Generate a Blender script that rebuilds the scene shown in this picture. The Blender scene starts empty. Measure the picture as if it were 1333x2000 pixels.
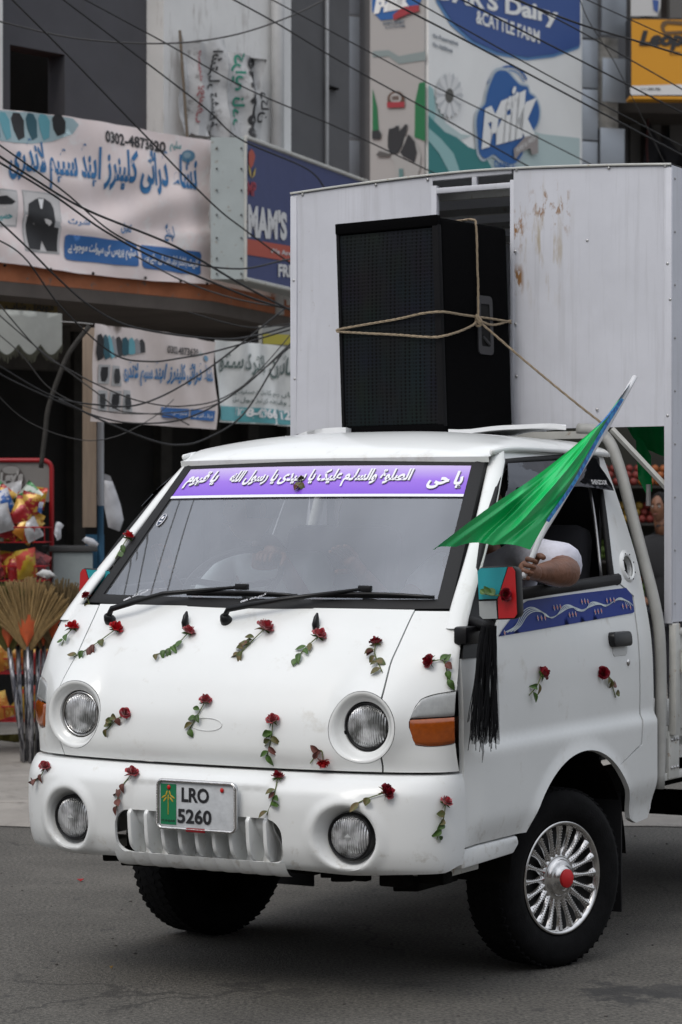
import bpy, bmesh, math, random
import numpy as np
from mathutils import Vector, Matrix, Quaternion
from mathutils.geometry import delaunay_2d_cdt
from mathutils.bvhtree import BVHTree
R = math.radians
random.seed(7)
sc = bpy.context.scene
# ---------------------------------------------------------------- camera, world, sun, exposure
ZC = 1.6            # camera height
FP = 4812.0         # focal length in photo pixels (photo 1333 x 2000)
HZ = 1030.0         # row of the horizon
cd = bpy.data.cameras.new('camera'); cam = bpy.data.objects.new('camera', cd); sc.collection.objects.link(cam)
cam.location = (0, 0, ZC); cam.rotation_euler = (R(90), 0, 0)
cd.sensor_fit = 'VERTICAL'; cd.sensor_height = 36; cd.lens = FP/2000*36; cd.shift_y = (HZ-1000)/2000
cd.clip_start = .1; cd.clip_end = 500
cd.dof.use_dof = True; cd.dof.focus_distance = 8.7; cd.dof.aperture_fstop = 6.0
sc.camera = cam
wd = bpy.data.worlds.new('World'); sc.world = wd; wd.use_nodes = True
nt = wd.node_tree; bg = nt.nodes['Background']
sky = nt.nodes.new('ShaderNodeTexSky'); sky.sky_type = 'NISHITA'; sky.sun_disc = False
SE_, SR_ = R(50), R(212)
sky.sun_elevation = SE_; sky.sun_rotation = SR_; sky.dust_density = 4; sky.air_density = 1.0; sky.ozone_density = 1
# thin overcast over the sky: soft grey cloud layer, a little brighter overhead
_N = nt.nodes.new; _L = nt.links.new
_tc = _N('ShaderNodeTexCoord'); _sx = _N('ShaderNodeSeparateXYZ'); _L(_tc.outputs['Generated'], _sx.inputs[0])
_el = _N('ShaderNodeMapRange'); _el.inputs[1].default_value = 0; _el.inputs[2].default_value = 1; _el.inputs[3].default_value = .28; _el.inputs[4].default_value = 1.35; _L(_sx.outputs[2], _el.inputs[0])
_cn = _N('ShaderNodeTexNoise'); _cn.inputs['Scale'].default_value = 3.5; _cn.inputs['Detail'].default_value = 5; _L(_tc.outputs['Generated'], _cn.inputs[0])
_cr = _N('ShaderNodeMapRange'); _cr.inputs[1].default_value = .3; _cr.inputs[2].default_value = .7; _cr.inputs[3].default_value = .72; _cr.inputs[4].default_value = 1.24; _L(_cn.outputs[0], _cr.inputs[0])
_mm = _N('ShaderNodeMath'); _mm.operation = 'MULTIPLY'; _L(_el.outputs[0], _mm.inputs[0]); _L(_cr.outputs[0], _mm.inputs[1])
_cc = _N('ShaderNodeVectorMath'); _cc.operation = 'SCALE'; _cc.inputs[0].default_value = (8.6, 8.9, 9.5); _L(_mm.outputs[0], _cc.inputs['Scale'])
_mx = _N('ShaderNodeMix'); _mx.data_type = 'RGBA'; _mx.inputs[0].default_value = .82; _L(sky.outputs[0], _mx.inputs[6]); _L(_cc.outputs[0], _mx.inputs[7])
_L(_mx.outputs[2], bg.inputs[0]); bg.inputs[1].default_value = .10
sl = bpy.data.lights.new('sun', 'SUN'); sun = bpy.data.objects.new('sun', sl); sc.collection.objects.link(sun)
sl.energy = .8; sl.angle = R(24); sl.color = (1, .96, .9)
_sd = Vector((math.sin(SR_)*math.cos(SE_), math.cos(SR_)*math.cos(SE_), math.sin(SE_)))
sun.rotation_euler = _sd.to_track_quat('Z', 'Y').to_euler()
sc.view_settings.view_transform = 'Standard'; sc.view_settings.look = 'None'
sc.view_settings.exposure = 0.42; sc.view_settings.gamma = 1; sc.view_settings.use_curve_mapping = False
sc.cycles.max_bounces = 8; sc.cycles.transparent_max_bounces = 12

# ---------------------------------------------------------------- materials
def lin(c): return tuple(((x/255+.055)/1.055)**2.4 if x > 10 else x/255/12.92 for x in c)
MATS = {}
def mat(name, col, rough=.6, metal=0, coat=0, var=0, vscale=8, bump=0, bscale=60, col2=None, mix=None, spec=.5, trans=0, sheen=0, stretch=None, emit=0):
    """principled with optional noise variation (var), second colour (col2, threshold mix=(lo,hi)), bump"""
    if name in MATS: return MATS[name]
    m = bpy.data.materials.new(name); m.use_nodes = True; t = m.node_tree; b = t.nodes['Principled BSDF']
    b.inputs['Base Color'].default_value = (*col, 1); b.inputs['Roughness'].default_value = rough
    b.inputs['Metallic'].default_value = metal; b.inputs['Specular IOR Level'].default_value = spec
    if coat: b.inputs['Coat Weight'].default_value = coat; b.inputs['Coat Roughness'].default_value = .04
    if trans: b.inputs['Transmission Weight'].default_value = trans
    if sheen: b.inputs['Sheen Weight'].default_value = sheen
    tc = t.nodes.new('ShaderNodeTexCoord'); mp = t.nodes.new('ShaderNodeMapping'); t.links.new(tc.outputs['Object'], mp.inputs[0])
    if stretch: mp.inputs['Scale'].default_value = stretch
    if var or col2:
        n = t.nodes.new('ShaderNodeTexNoise'); n.inputs['Scale'].default_value = vscale; n.inputs['Detail'].default_value = 8; n.inputs['Roughness'].default_value = .6
        t.links.new(mp.outputs[0], n.inputs[0])
        r = t.nodes.new('ShaderNodeValToRGB'); t.links.new(n.outputs[0], r.inputs[0]); t.links.new(r.outputs[0], b.inputs['Base Color'])
        if col2:
            lo, hi = mix or (.45, .6)
            r.color_ramp.elements[0].position = lo; r.color_ramp.elements[1].position = hi
            r.color_ramp.elements[0].color = (*col, 1); r.color_ramp.elements[1].color = (*col2, 1)
        else:
            r.color_ramp.elements[0].position = .3; r.color_ramp.elements[1].position = .7
            r.color_ramp.elements[0].color = (*[c*(1-var) for c in col], 1); r.color_ramp.elements[1].color = (*[min(1, c*(1+var)) for c in col], 1)
    if bump:
        n2 = t.nodes.new('ShaderNodeTexNoise'); n2.inputs['Scale'].default_value = bscale; n2.inputs['Detail'].default_value = 6
        t.links.new(mp.outputs[0], n2.inputs[0]); bp = t.nodes.new('ShaderNodeBump'); bp.inputs['Strength'].default_value = bump; bp.inputs['Distance'].default_value = .01
        t.links.new(n2.outputs[0], bp.inputs['Height']); t.links.new(bp.outputs[0], b.inputs['Normal'])
    MATS[name] = m; return m
def mixin(m, scale, lo, hi, col, stretch=(1, 1, 1), zrange=None, detail=8):
    """add a layer of stains of colour col over a material's base colour"""
    t = m.node_tree; b = t.nodes['Principled BSDF']; inp = b.inputs['Base Color']
    mx = t.nodes.new('ShaderNodeMix'); mx.data_type = 'RGBA'
    if inp.links: t.links.new(inp.links[0].from_socket, mx.inputs[6])
    else: mx.inputs[6].default_value = inp.default_value
    mx.inputs[7].default_value = (*col, 1)
    tc = t.nodes.new('ShaderNodeTexCoord'); mp = t.nodes.new('ShaderNodeMapping'); mp.inputs['Scale'].default_value = stretch
    n = t.nodes.new('ShaderNodeTexNoise'); n.inputs['Scale'].default_value = scale; n.inputs['Detail'].default_value = detail; n.inputs['Roughness'].default_value = .65
    t.links.new(tc.outputs['Object'], mp.inputs[0]); t.links.new(mp.outputs[0], n.inputs[0])
    mr = t.nodes.new('ShaderNodeMapRange'); mr.inputs[1].default_value = lo; mr.inputs[2].default_value = hi
    t.links.new(n.outputs[0], mr.inputs[0]); fac = mr.outputs[0]
    if zrange:   # list of (axis, centre, half) windows
        for ax, c, h in zrange:
            sp = t.nodes.new('ShaderNodeSeparateXYZ'); t.links.new(tc.outputs['Object'], sp.inputs[0])
            s = t.nodes.new('ShaderNodeMath'); s.operation = 'SUBTRACT'; t.links.new(sp.outputs[ax], s.inputs[0]); s.inputs[1].default_value = c
            a = t.nodes.new('ShaderNodeMath'); a.operation = 'ABSOLUTE'; t.links.new(s.outputs[0], a.inputs[0])
            q = t.nodes.new('ShaderNodeMapRange'); q.inputs[1].default_value = h; q.inputs[2].default_value = h*.35; q.inputs[3].default_value = 0; q.inputs[4].default_value = 1
            t.links.new(a.outputs[0], q.inputs[0])
            k = t.nodes.new('ShaderNodeMath'); k.operation = 'MULTIPLY'; t.links.new(fac, k.inputs[0]); t.links.new(q.outputs[0], k.inputs[1]); fac = k.outputs[0]
    t.links.new(fac, mx.inputs[0]); t.links.new(mx.outputs[2], inp)

WHITE = mat('white_paint', (.76, .775, .765), .28, coat=.5, var=.025, vscale=3)
mixin(WHITE, 9, .60, .82, (.55, .53, .48))
BUMP = mat('bumper_paint', (.75, .765, .76), .34, coat=.3, var=.02, vscale=4)
mixin(BUMP, 14, .62, .85, (.5, .46, .38))
mixin(BUMP, 26, .56, .78, (.42, .39, .34), zrange=[(2, .47, .10)])
mixin(WHITE, 22, .55, .78, (.46, .43, .38), zrange=[(2, .50, .16)])
SHEET = mat('painted_sheet_steel', (.60, .61, .66), .40, var=.06, vscale=4, bump=.5, bscale=2.2)
mixin(SHEET, 5, .52, .8, (.50, .505, .54), stretch=(7, 7, .3))
mixin(SHEET, 40, .66, .74, (.30, .25, .22))
SHEETR = mat('rusty_sheet_steel', (.60, .61, .66), .40, var=.06, vscale=4, bump=.5, bscale=2.2)
mixin(SHEETR, 5, .52, .8, (.49, .495, .53), stretch=(7, 7, .3))
BLACK = mat('black_rubber', (.009, .009, .010), .6, bump=.1, bscale=90, spec=.3)
BLKP = mat('black_plastic', (.006, .006, .007), .38, spec=.35)
DARK = mat('underbody_dark', (.007, .0065, .006), .95, var=.5, vscale=12, spec=.1)
TYRE = mat('tyre_rubber', (.0065, .0065, .007), .85, var=.35, vscale=18, bump=.2, bscale=140, spec=.12)
CHROME = mat('chrome', (.62, .61, .60), .16, metal=1, var=.15, vscale=30)
REDP = mat('red_paint', (.52, .008, .008), .35)
TEAL = mat('teal_tape', (.02, .30, .34), .4)
REDT = mat('red_tape', (.48, .012, .015), .4)
BLUE = mat('blue_sticker', (.005, .025, .20), .5, var=.06, spec=.25)
AMBER = mat('amber_lens', (.30, .062, .004), .12, coat=.6, var=.15, vscale=60)
CLEAR = mat('clear_lens', (.34, .35, .35), .15, coat=.5, var=.12, vscale=30)
GREYM = mat('old_grey_paint', (.50, .50, .47), .5, var=.12, vscale=9)
mixin(GREYM, 22, .60, .68, (.28, .20, .13))
TUBE = mat('grey_tube_paint', (.40, .40, .38), .45, var=.12, vscale=9)
INTER = mat('interior_trim', (.018, .018, .021), .8, var=.2)
SKIN = mat('skin', (.165, .068, .036), .5, var=.22, vscale=14, bump=.35, bscale=55)
HAIR = mat('black_hair', (.006, .005, .005), .8, spec=.2)
SHIRT = mat('white_shirt', (.60, .60, .68), .85, var=.08, vscale=14, bump=1.0, bscale=16)
def glass_mat(name, tint, haze, hcol, ior=1.5):
    m = bpy.data.materials.new(name); m.use_nodes = True; t = m.node_tree; t.nodes.clear()
    o = t.nodes.new('ShaderNodeOutputMaterial'); g = t.nodes.new('ShaderNodeBsdfGlossy'); g.inputs['Roughness'].default_value = .02; g.inputs[0].default_value = (.9, .93, 1, 1)
    tr = t.nodes.new('ShaderNodeBsdfTransparent'); tr.inputs[0].default_value = (*tint, 1)
    d = t.nodes.new('ShaderNodeBsdfDiffuse'); d.inputs[0].default_value = (*hcol, 1)
    fr = t.nodes.new('ShaderNodeFresnel'); fr.inputs[0].default_value = ior
    m1 = t.nodes.new('ShaderNodeMixShader'); m2 = t.nodes.new('ShaderNodeMixShader')
    n = t.nodes.new('ShaderNodeTexNoise'); n.inputs['Scale'].default_value = 3.2; n.inputs['Detail'].default_value = 5
    tc = t.nodes.new('ShaderNodeTexCoord'); t.links.new(tc.outputs['Object'], n.inputs[0])
    mr = t.nodes.new('ShaderNodeMapRange'); mr.inputs[1].default_value = .3; mr.inputs[2].default_value = .7; mr.inputs[3].default_value = haze*.6; mr.inputs[4].default_value = haze*1.4
    t.links.new(n.outputs[0], mr.inputs[0]); t.links.new(mr.outputs[0], m1.inputs[0])
    t.links.new(tr.outputs[0], m1.inputs[1]); t.links.new(d.outputs[0], m1.inputs[2])
    t.links.new(fr.outputs[0], m2.inputs[0]); t.links.new(m1.outputs[0], m2.inputs[1]); t.links.new(g.outputs[0], m2.inputs[2])
    t.links.new(m2.outputs[0], o.inputs[0]); MATS[name] = m; return m
WGLASS = glass_mat('windscreen_glass', (.86, .89, .90), .14, (.50, .52, .54), 2.3)
SGLASS = glass_mat('side_glass', (.5, .52, .53), .04, (.3, .3, .3))

# ---------------------------------------------------------------- object helpers
def link(o): sc.collection.objects.link(o); return o
def tag(o, label=None, cat=None, group=None, kind=None):
    if label: o['label'] = label
    if cat: o['category'] = cat
    if group: o['group'] = group
    if kind: o['kind'] = kind
    return o
def empty(name, loc, rz=0, label=None, cat=None, group=None):
    o = bpy.data.objects.new(name, None); link(o); o.location = loc; o.rotation_euler = (0, 0, rz); o.empty_display_size = .1
    o['_'] = 0; del o['_']
    INV[o.name] = (Matrix.Translation(Vector(loc)) @ Matrix.Rotation(rz, 4, 'Z')).inverted()
    return tag(o, label, cat, group)
INV = {}
def mesh(name, V, Fc, m=None, parent=None, smooth=False, world=False, angle=None):
    if world and parent is not None:
        p = parent
        while p.parent: p = p.parent
        if p.name in INV:
            M = INV[p.name]; V = [M @ Vector(v) for v in V]
    me = bpy.data.meshes.new(name); me.from_pydata([tuple(v) for v in V], [], [tuple(f) for f in Fc])
    if m: me.materials.append(m)
    if smooth:
        me.polygons.foreach_set('use_smooth', [True]*len(me.polygons))
        if angle: me.set_sharp_from_angle(angle=R(angle))
    me.update()
    o = bpy.data.objects.new(name, me); link(o)
    if parent: o.parent = parent
    return o
class MB:
    def __init__(s): s.V = []; s.F = []
    def add(s, V, Fc):
        k = len(s.V); s.V += [Vector(v) for v in V]; s.F += [tuple(i+k for i in f) for f in Fc]; return s
    def box(s, c, d, M=None):
        x, y, z = [q/2 for q in d]
        V = [Vector((i*x, j*y, k*z)) for i in (-1, 1) for j in (-1, 1) for k in (-1, 1)]
        if M is not None: V = [M @ v for v in V]
        V = [v+Vector(c) for v in V]
        return s.add(V, [(0, 1, 3, 2), (4, 6, 7, 5), (0, 4, 5, 1), (2, 3, 7, 6), (0, 2, 6, 4), (1, 5, 7, 3)])
    def prism(s, poly, f0, f1):   # poly 2D list, f0/f1 map 2D -> 3D
        n = len(poly); V = [f0(p) for p in poly]+[f1(p) for p in poly]
        return s.add(V, [tuple(range(n)), tuple(range(2*n-1, n-1, -1))]+[(i, n+i, n+(i+1) % n, (i+1) % n) for i in range(n)])
    def tube(s, P, r, n=8, cap=True, flat=1.0, up=None):
        P = [Vector(p) for p in P]; N = len(P); k = len(s.V); rr = r if isinstance(r, (list, tuple)) else [r]*N
        up0 = Vector(up) if up else None; prev = None
        for i, p in enumerate(P):
            d = (P[min(i+1, N-1)]-P[max(i-1, 0)])
            if d.length < 1e-9: d = Vector((0, 0, 1))
            d.normalize()
            if prev is None:
                a = up0 or (Vector((0, 0, 1)) if abs(d.z) < .9 else Vector((1, 0, 0)))
            else: a = prev
            b = (a-d*a.dot(d)).normalized(); c = d.cross(b); prev = b
            for j in range(n):
                t = 2*math.pi*j/n; s.V.append(p+(b*math.cos(t)+c*math.sin(t)*flat)*rr[i])
        for i in range(N-1):
            for j in range(n): s.F.append((k+i*n+j, k+i*n+(j+1) % n, k+(i+1)*n+(j+1) % n, k+(i+1)*n+j))
        if cap: s.F.append(tuple(range(k+n-1, k-1, -1))); s.F.append(tuple(range(k+(N-1)*n, k+N*n)))
        return s
    def lathe(s, prof, M=None, n=32, close=False):   # prof [(r, h)] about local z
        k = len(s.V); M = M or Matrix()
        for r, h in prof:
            for j in range(n):
                t = 2*math.pi*j/n; s.V.append(M @ Vector((r*math.cos(t), r*math.sin(t), h)))
        for i in range(len(prof)-1):
            for j in range(n): s.F.append((k+i*n+j, k+i*n+(j+1) % n, k+(i+1)*n+(j+1) % n, k+(i+1)*n+j))
        if close: s.F.append(tuple(range(k+(len(prof)-1)*n, k+len(prof)*n)))
        return s
    def grid(s, f, nu, nv):
        k = len(s.V)
        for i in range(nu+1):
            for j in range(nv+1): s.V.append(Vector(f(i/nu, j/nv)))
        for i in range(nu):
            for j in range(nv):
                a = k+i*(nv+1)+j; s.F.append((a, a+nv+1, a+nv+2, a+1))
        return s
    def ball(s, c, r, n=10, M=None):
        c = Vector(c); rr = r if hasattr(r, '__len__') else (r, r, r)
        def f(a, b):
            t, p = a*2*math.pi, (b-.5)*math.pi
            v = Vector((rr[0]*math.cos(p)*math.cos(t), rr[1]*math.cos(p)*math.sin(t), rr[2]*math.sin(p)))
            return c+(M @ v if M is not None else v)
        return s.grid(f, n, max(4, n//2))
    def out(s, name, m, parent=None, smooth=False, world=False, angle=None, bevel=0):
        o = mesh(name, s.V, s.F, m, parent, smooth, world, angle)
        if bevel:
            b = o.modifiers.new('b', 'BEVEL'); b.width = bevel; b.segments = 2; b.limit_method = 'ANGLE'
            apply(o)
            o.data.polygons.foreach_set('use_smooth', [True]*len(o.data.polygons)); o.data.set_sharp_from_angle(angle=R(35))
        return o
def apply(o):
    dg = bpy.context.evaluated_depsgraph_get(); e = o.evaluated_get(dg); me = bpy.data.meshes.new_from_object(e, depsgraph=dg)
    old = o.data; o.modifiers.clear(); o.data = me
    bpy.data.meshes.remove(old)
def catmull(P, n=8):
    P = [Vector(p) for p in P]; P = [2*P[0]-P[1]]+P+[2*P[-1]-P[-2]]; out = []
    for i in range(1, len(P)-2):
        a, b, c, d = P[i-1:i+3]
        for j in range(n):
            t = j/n; out.append(.5*((2*b)+(c-a)*t+(2*a-5*b+4*c-d)*t*t+(-a+3*b-3*c+d)*t**3))
    out.append(P[-2]); return out
def inside(p, poly):
    x, y = p[0], p[1]; c = False; n = len(poly)
    for i in range(n):
        x1, y1 = poly[i][0], poly[i][1]; x2, y2 = poly[i-1][0], poly[i-1][1]
        if (y1 > y) != (y2 > y) and x < (x2-x1)*(y-y1)/(y2-y1)+x1: c = not c
    return c
def dens(poly, sp):
    out = []
    for i in range(len(poly)):
        a = Vector(poly[i][:2]); b = Vector(poly[(i+1) % len(poly)][:2]); n = max(1, math.ceil((b-a).length/sp))
        out += [a.lerp(b, j/n) for j in range(n)]
    return out
def cdt(poly, holes, sp):
    V = []; E = []
    polyd = dens(poly, sp); hd = [dens(h, sp) for h in holes]
    for L in [polyd]+hd:
        k = len(V); V += L; E += [(k+i, k+(i+1) % len(L)) for i in range(len(L))]
    xs = [p.x for p in polyd]; ys = [p.y for p in polyd]; edge = np.array([tuple(v) for v in V])
    x = min(xs)+sp*.5; r = 0
    while x < max(xs):
        y = min(ys)+sp*(.5+.25*(r % 2))
        while y < max(ys):
            q = Vector((x, y))
            if inside(q, polyd) and not any(inside(q, h) for h in hd) and np.min((edge[:, 0]-x)**2+(edge[:, 1]-y)**2) > (.45*sp)**2: V.append(q)
            y += sp
        x += sp; r += 1
    v2, _, f2, *_ = delaunay_2d_cdt(V, E, [], 0, 1e-6)
    F = []
    for f in f2:
        c = sum((v2[i] for i in f), Vector((0, 0)))/len(f)
        if inside(c, polyd) and not any(inside(c, h) for h in hd): F.append(tuple(f))
    return v2, F
def panel(name, poly, holes, sp, fmap, th, m, parent, flip=False, world=False, smooth=True, inward=None):
    """skin whose outline is poly in the surface's own parameters; th = folded edge depth"""
    v2, F = cdt(poly, holes, sp)
    V = [Vector(fmap(p.x, p.y)) for p in v2]
    if flip: F = [tuple(reversed(f)) for f in F]
    if th:
        N = [Vector((0, 0, 0)) for _ in V]; cnt = {}
        for f in F:
            a = (V[f[1]]-V[f[0]]).cross(V[f[2]]-V[f[0]])
            for i in f: N[i] += a
            for i in range(len(f)):
                e = (f[i], f[(i+1) % len(f)]); cnt[e] = 1
        n = len(V); V2 = [v-(q.normalized() if q.length else q)*th for v, q in zip(V, N)]
        ed = [e for e in cnt if (e[1], e[0]) not in cnt]
        V = V+V2; F = F+[(e[1], e[0], e[0]+n, e[1]+n) for e in ed]+[tuple(n+i for i in reversed(f)) for f in F]
    o = mesh(name, V, F, m, parent, smooth, world, angle=40 if smooth else None)
    return o
def pchip(xs, ys):
    xs = np.array(xs, float); ys = np.array(ys, float); h = np.diff(xs); d = np.diff(ys)/h; m = np.zeros(len(xs))
    m[0] = d[0]; m[-1] = d[-1]
    for i in range(1, len(xs)-1):
        m[i] = 0 if d[i-1]*d[i] <= 0 else 2*d[i-1]*d[i]/(d[i-1]+d[i])
    def f(x):
        x = min(max(x, xs[0]), xs[-1]); i = min(int(np.searchsorted(xs, x, 'right'))-1, len(xs)-2); i = max(i, 0)
        t = (x-xs[i])/h[i]; a, b = ys[i], ys[i+1]
        return float((2*t**3-3*t*t+1)*a+(t**3-2*t*t+t)*h[i]*m[i]+(-2*t**3+3*t*t)*b+(t**3-t*t)*h[i]*m[i+1])
    return f
def sst(x, a, b):
    t = min(1, max(0, (x-a)/(b-a))); return t*t*(3-2*t)
# ---------------------------------------------------------------- text
T = {0x621:(0xFE80,1),0x622:(0xFE81,2),0x623:(0xFE83,2),0x624:(0xFE85,2),0x625:(0xFE87,2),0x626:(0xFE89,4),0x627:(0xFE8D,2),0x628:(0xFE8F,4),0x629:(0xFE93,2),0x62A:(0xFE95,4),0x62B:(0xFE99,4),0x62C:(0xFE9D,4),0x62D:(0xFEA1,4),0x62E:(0xFEA5,4),0x62F:(0xFEA9,2),0x630:(0xFEAB,2),0x631:(0xFEAD,2),0x632:(0xFEAF,2),0x633:(0xFEB1,4),0x634:(0xFEB5,4),0x635:(0xFEB9,4),0x636:(0xFEBD,4),0x637:(0xFEC1,4),0x638:(0xFEC5,4),0x639:(0xFEC9,4),0x63A:(0xFECD,4),0x641:(0xFED1,4),0x642:(0xFED5,4),0x643:(0xFED9,4),0x644:(0xFEDD,4),0x645:(0xFEE1,4),0x646:(0xFEE5,4),0x647:(0xFEE9,4),0x648:(0xFEED,2),0x649:(0xFEEF,2),0x64A:(0xFEF1,4),0x688:(0xFB88,2),0x679:(0xFB66,4),0x6A9:(0xFB8E,4),0x6AF:(0xFB92,4),0x6BE:(0xFBAA,4),0x6CC:(0xFBFC,4),0x6D2:(0xFBAE,2),0x6C1:(0xFBA6,4),0x67E:(0xFB56,4),0x686:(0xFB7A,4),0x6BA:(0xFB9E,2)}
def shape(s):
    if not any(0x600 <= ord(c) < 0x700 for c in s): return s
    s = s.replace('لا', '\uFEFB'); out = []; n = len(s)
    for i, c in enumerate(s):
        o = ord(c)
        pj = i > 0 and ord(s[i-1]) in T and T[ord(s[i-1])][1] == 4
        if o == 0xFEFB: out.append('\uFEFC' if pj else '\uFEFB'); continue
        if o not in T: out.append(c); continue
        b, k = T[o]
        nj = i < n-1 and k == 4 and (ord(s[i+1]) == 0xFEFB or (ord(s[i+1]) in T and T[ord(s[i+1])][1] >= 2))
        f = 0 if k == 1 else 3 if pj and nj else 1 if pj else 2 if nj else 0
        out.append(chr(b+f))
    return ''.join(reversed(out))
_tc = {}
def text2d(s, bold=.0, shear=0):
    k = (s, bold, shear)
    if k in _tc: return _tc[k]
    c = bpy.data.curves.new('t', 'FONT'); c.body = shape(s); c.size = 1; c.resolution_u = 3; c.offset = bold; c.shear = shear
    o = bpy.data.objects.new('t', c); link(o); dg = bpy.context.evaluated_depsgraph_get()
    me = bpy.data.meshes.new_from_object(o.evaluated_get(dg)); V = [(v.co.x, v.co.y) for v in me.vertices]; F = [tuple(p.vertices) for p in me.polygons]
    bpy.data.objects.remove(o); bpy.data.curves.remove(c); bpy.data.meshes.remove(me)
    x0 = min(v[0] for v in V); x1 = max(v[0] for v in V); y0 = min(v[1] for v in V); y1 = max(v[1] for v in V)
    V = [((x-x0)/(x1-x0), (y-y0)/(y1-y0)) for x, y in V]; _tc[k] = (V, F); return V, F
def text(s, fmap, m, parent, bold=.0, shear=0, world=False, name='lettering'):
    """fmap maps the unit box of the text to 3-D"""
    V, F = text2d(s, bold, shear); return mesh(name, [fmap(x, y) for x, y in V], F, m, parent, world=world)

def ray(px, py): return Vector(((px-666.5)/FP, 1, (HZ-py)/FP))
CAMP = Vector((0, 0, ZC))
class Plane:
    """vertical plane through (X,Y) with horizontal direction at angle ang from the image plane; s along, z up"""
    def __init__(s, X, Y, ang, disp=None, lean=0):
        s.o = Vector((X, Y, 0)); s.d = Vector((math.cos(R(ang)), math.sin(R(ang)), 0)); s.n = Vector((s.d.y, -s.d.x, 0)); s.disp = disp
    @classmethod
    def px(c, px, Y, ang, disp=None): return c((px-666.5)/FP*Y, Y, ang, disp)
    def at(s, px, py=None):
        r = ray(px, py if py is not None else HZ); t = (s.o-CAMP).dot(s.n)/r.dot(s.n); p = CAMP+r*t
        return ((p-s.o).dot(s.d), p.z)
    def P(s, a, z, off=0):
        if s.disp: off = off+s.disp(a, z)
        return s.o+s.d*a+Vector((0, 0, z))+s.n*off
    def box(s, name, a0, a1, z0, z1, o0, o1, m, parent=None, bevel=0, mb=None):
        b = mb or MB(); dsp = s.disp; s.disp = None
        V = [s.P(a, z, o) for a in (a0, a1) for o in (o0, o1) for z in (z0, z1)]; s.disp = dsp
        b.add(V, [(0, 1, 3, 2), (4, 6, 7, 5), (0, 4, 5, 1), (2, 3, 7, 6), (0, 2, 6, 4), (1, 5, 7, 3)])
        if mb is not None: return b
        return b.out(name, m, parent, world=True, bevel=bevel)
    def text(s, str_, p0, p1, m, parent, off=.008, bold=0, shear=0, name='lettering', arc=0):
        (a0, z0), (a1, z1) = s.at(*p0), s.at(*p1)
        return text(str_, lambda x, y: s.P(a0+(a1-a0)*x, z0+(z1-z0)*y+arc*4*x*(1-x), off), m, parent, bold, shear, True, name)
    def poly(s, name, pts, m, parent, off=.004, sp=.12, th=0, px=True, holes=()):
        q = [s.at(*p) if px else p for p in pts]; hh = [[s.at(*p) if px else p for p in h] for h in holes]
        return panel(name, q, hh, sp, lambda a, z: s.P(a, z, off), th, m, parent, world=True, flip=poly_cw(q))
def poly_cw(q):
    return False
def ell(cx, cy, rx, ry, n=24, rot=0, a0=0, a1=360):
    out = []
    for i in range(n):
        t = R(a0+(a1-a0)*i/(n if a1-a0 == 360 else n-1)); x, y = rx*math.cos(t), ry*math.sin(t)
        out.append((cx+x*math.cos(R(rot))-y*math.sin(R(rot)), cy+x*math.sin(R(rot))+y*math.cos(R(rot))))
    return out
# ================================================================ THE TRUCK
TH = R(29.5); OX, OY = .113, 9.384
truck = empty('pickup_truck', (OX, OY, 0), -TH, 'white light pickup truck with roses taped on, purple windscreen strip and box body', 'truck')
TM = Matrix.Translation((OX, OY, 0)) @ Matrix.Rotation(-TH, 4, 'Z'); TI = TM.inverted()
CL = TI @ CAMP
def lray(px, py): return (TI.to_3x3() @ ray(px, py))
def tpx(p):
    w = TM @ Vector(p); return (666.5+FP*w.x/w.y, HZ-FP*(w.z-ZC)/w.y)
def on_v(px, py, v):          # point of the pixel's ray on the plane y=v of the truck frame
    r = lray(px, py); t = (v-CL.y)/r.y; return CL+r*t
def on_u(px, py, u):
    r = lray(px, py); t = (u-CL.x)/r.x; return CL+r*t
def solve(surf, px, py, a, b):
    for _ in range(12):
        x, y = tpx(surf(a, b)); h = 1e-3
        x1, y1 = tpx(surf(a+h, b)); x2, y2 = tpx(surf(a, b+h))
        J = np.array([[(x1-x)/h, (x2-x)/h], [(y1-y)/h, (y2-y)/h]]); d = np.linalg.lstsq(J, np.array([px-x, py-y]), rcond=.001)[0]
        a += float(np.clip(d[0], -.15, .15)); b += float(np.clip(d[1], -.15, .15))
        if abs(d[0])+abs(d[1]) < 1e-5: break
    return a, b
# profile tables of the cab nose
Fz = pchip([.76, .79, .85, .94, 1.05, 1.15, 1.22, 1.27, 1.31, 1.36], [-1.135, -1.150, -1.172, -1.160, -1.112, -1.040, -.975, -.925, -.893, -.860])
Wz = pchip([.40, .60, .79, .95, 1.05, 1.15, 1.24, 1.33, 1.45, 1.60, 1.75, 1.86, 1.95], [.845, .85, .85, .85, .847, .838, .825, .807, .783, .747, .705, .668, .63])
Vdz = pchip([.40, .79, 1.15, 1.24, 1.33, 1.45, 1.60, 1.75, 1.86], [-.909, -.909, -.905, -.862, -.785, -.66, -.50, -.345, -.225])
nz = pchip([.79, 1.05, 1.3], [2.35, 2.2, 2.0])
LAMP = (.58, .94)
def front(a, z, off=0):
    """a = signed arc coordinate (-1..1 m), z height -> nose skin"""
    f = max(-1, min(1, a))*math.pi/2; W, F, D, n = Wz(z), Fz(z), Vdz(z), nz(z)
    s, c = math.sin(abs(f)), max(0, math.cos(f))
    u = W*s**(2/n)*(1 if a >= 0 else -1); v = D-(D-F)*c**(2/n)
    r = math.hypot(abs(u)-LAMP[0], z-LAMP[1]); tgt = -1.108+.9*max(0, r-.118)
    k = .02; hh = max(0, k-abs(v-tgt))/k; v = min(v, tgt)-hh*hh*k/4
    if abs(a) > 1: v += abs(a)-1
    if off:
        e = 1e-3; n_ = (Vector(front(a+e, z))-Vector(front(a-e, z))).cross(Vector(front(a, z+e))-Vector(front(a, z-e))).normalized()
        return Vector((u, v, z))+n_*off
    return Vector((u, v, z))
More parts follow.
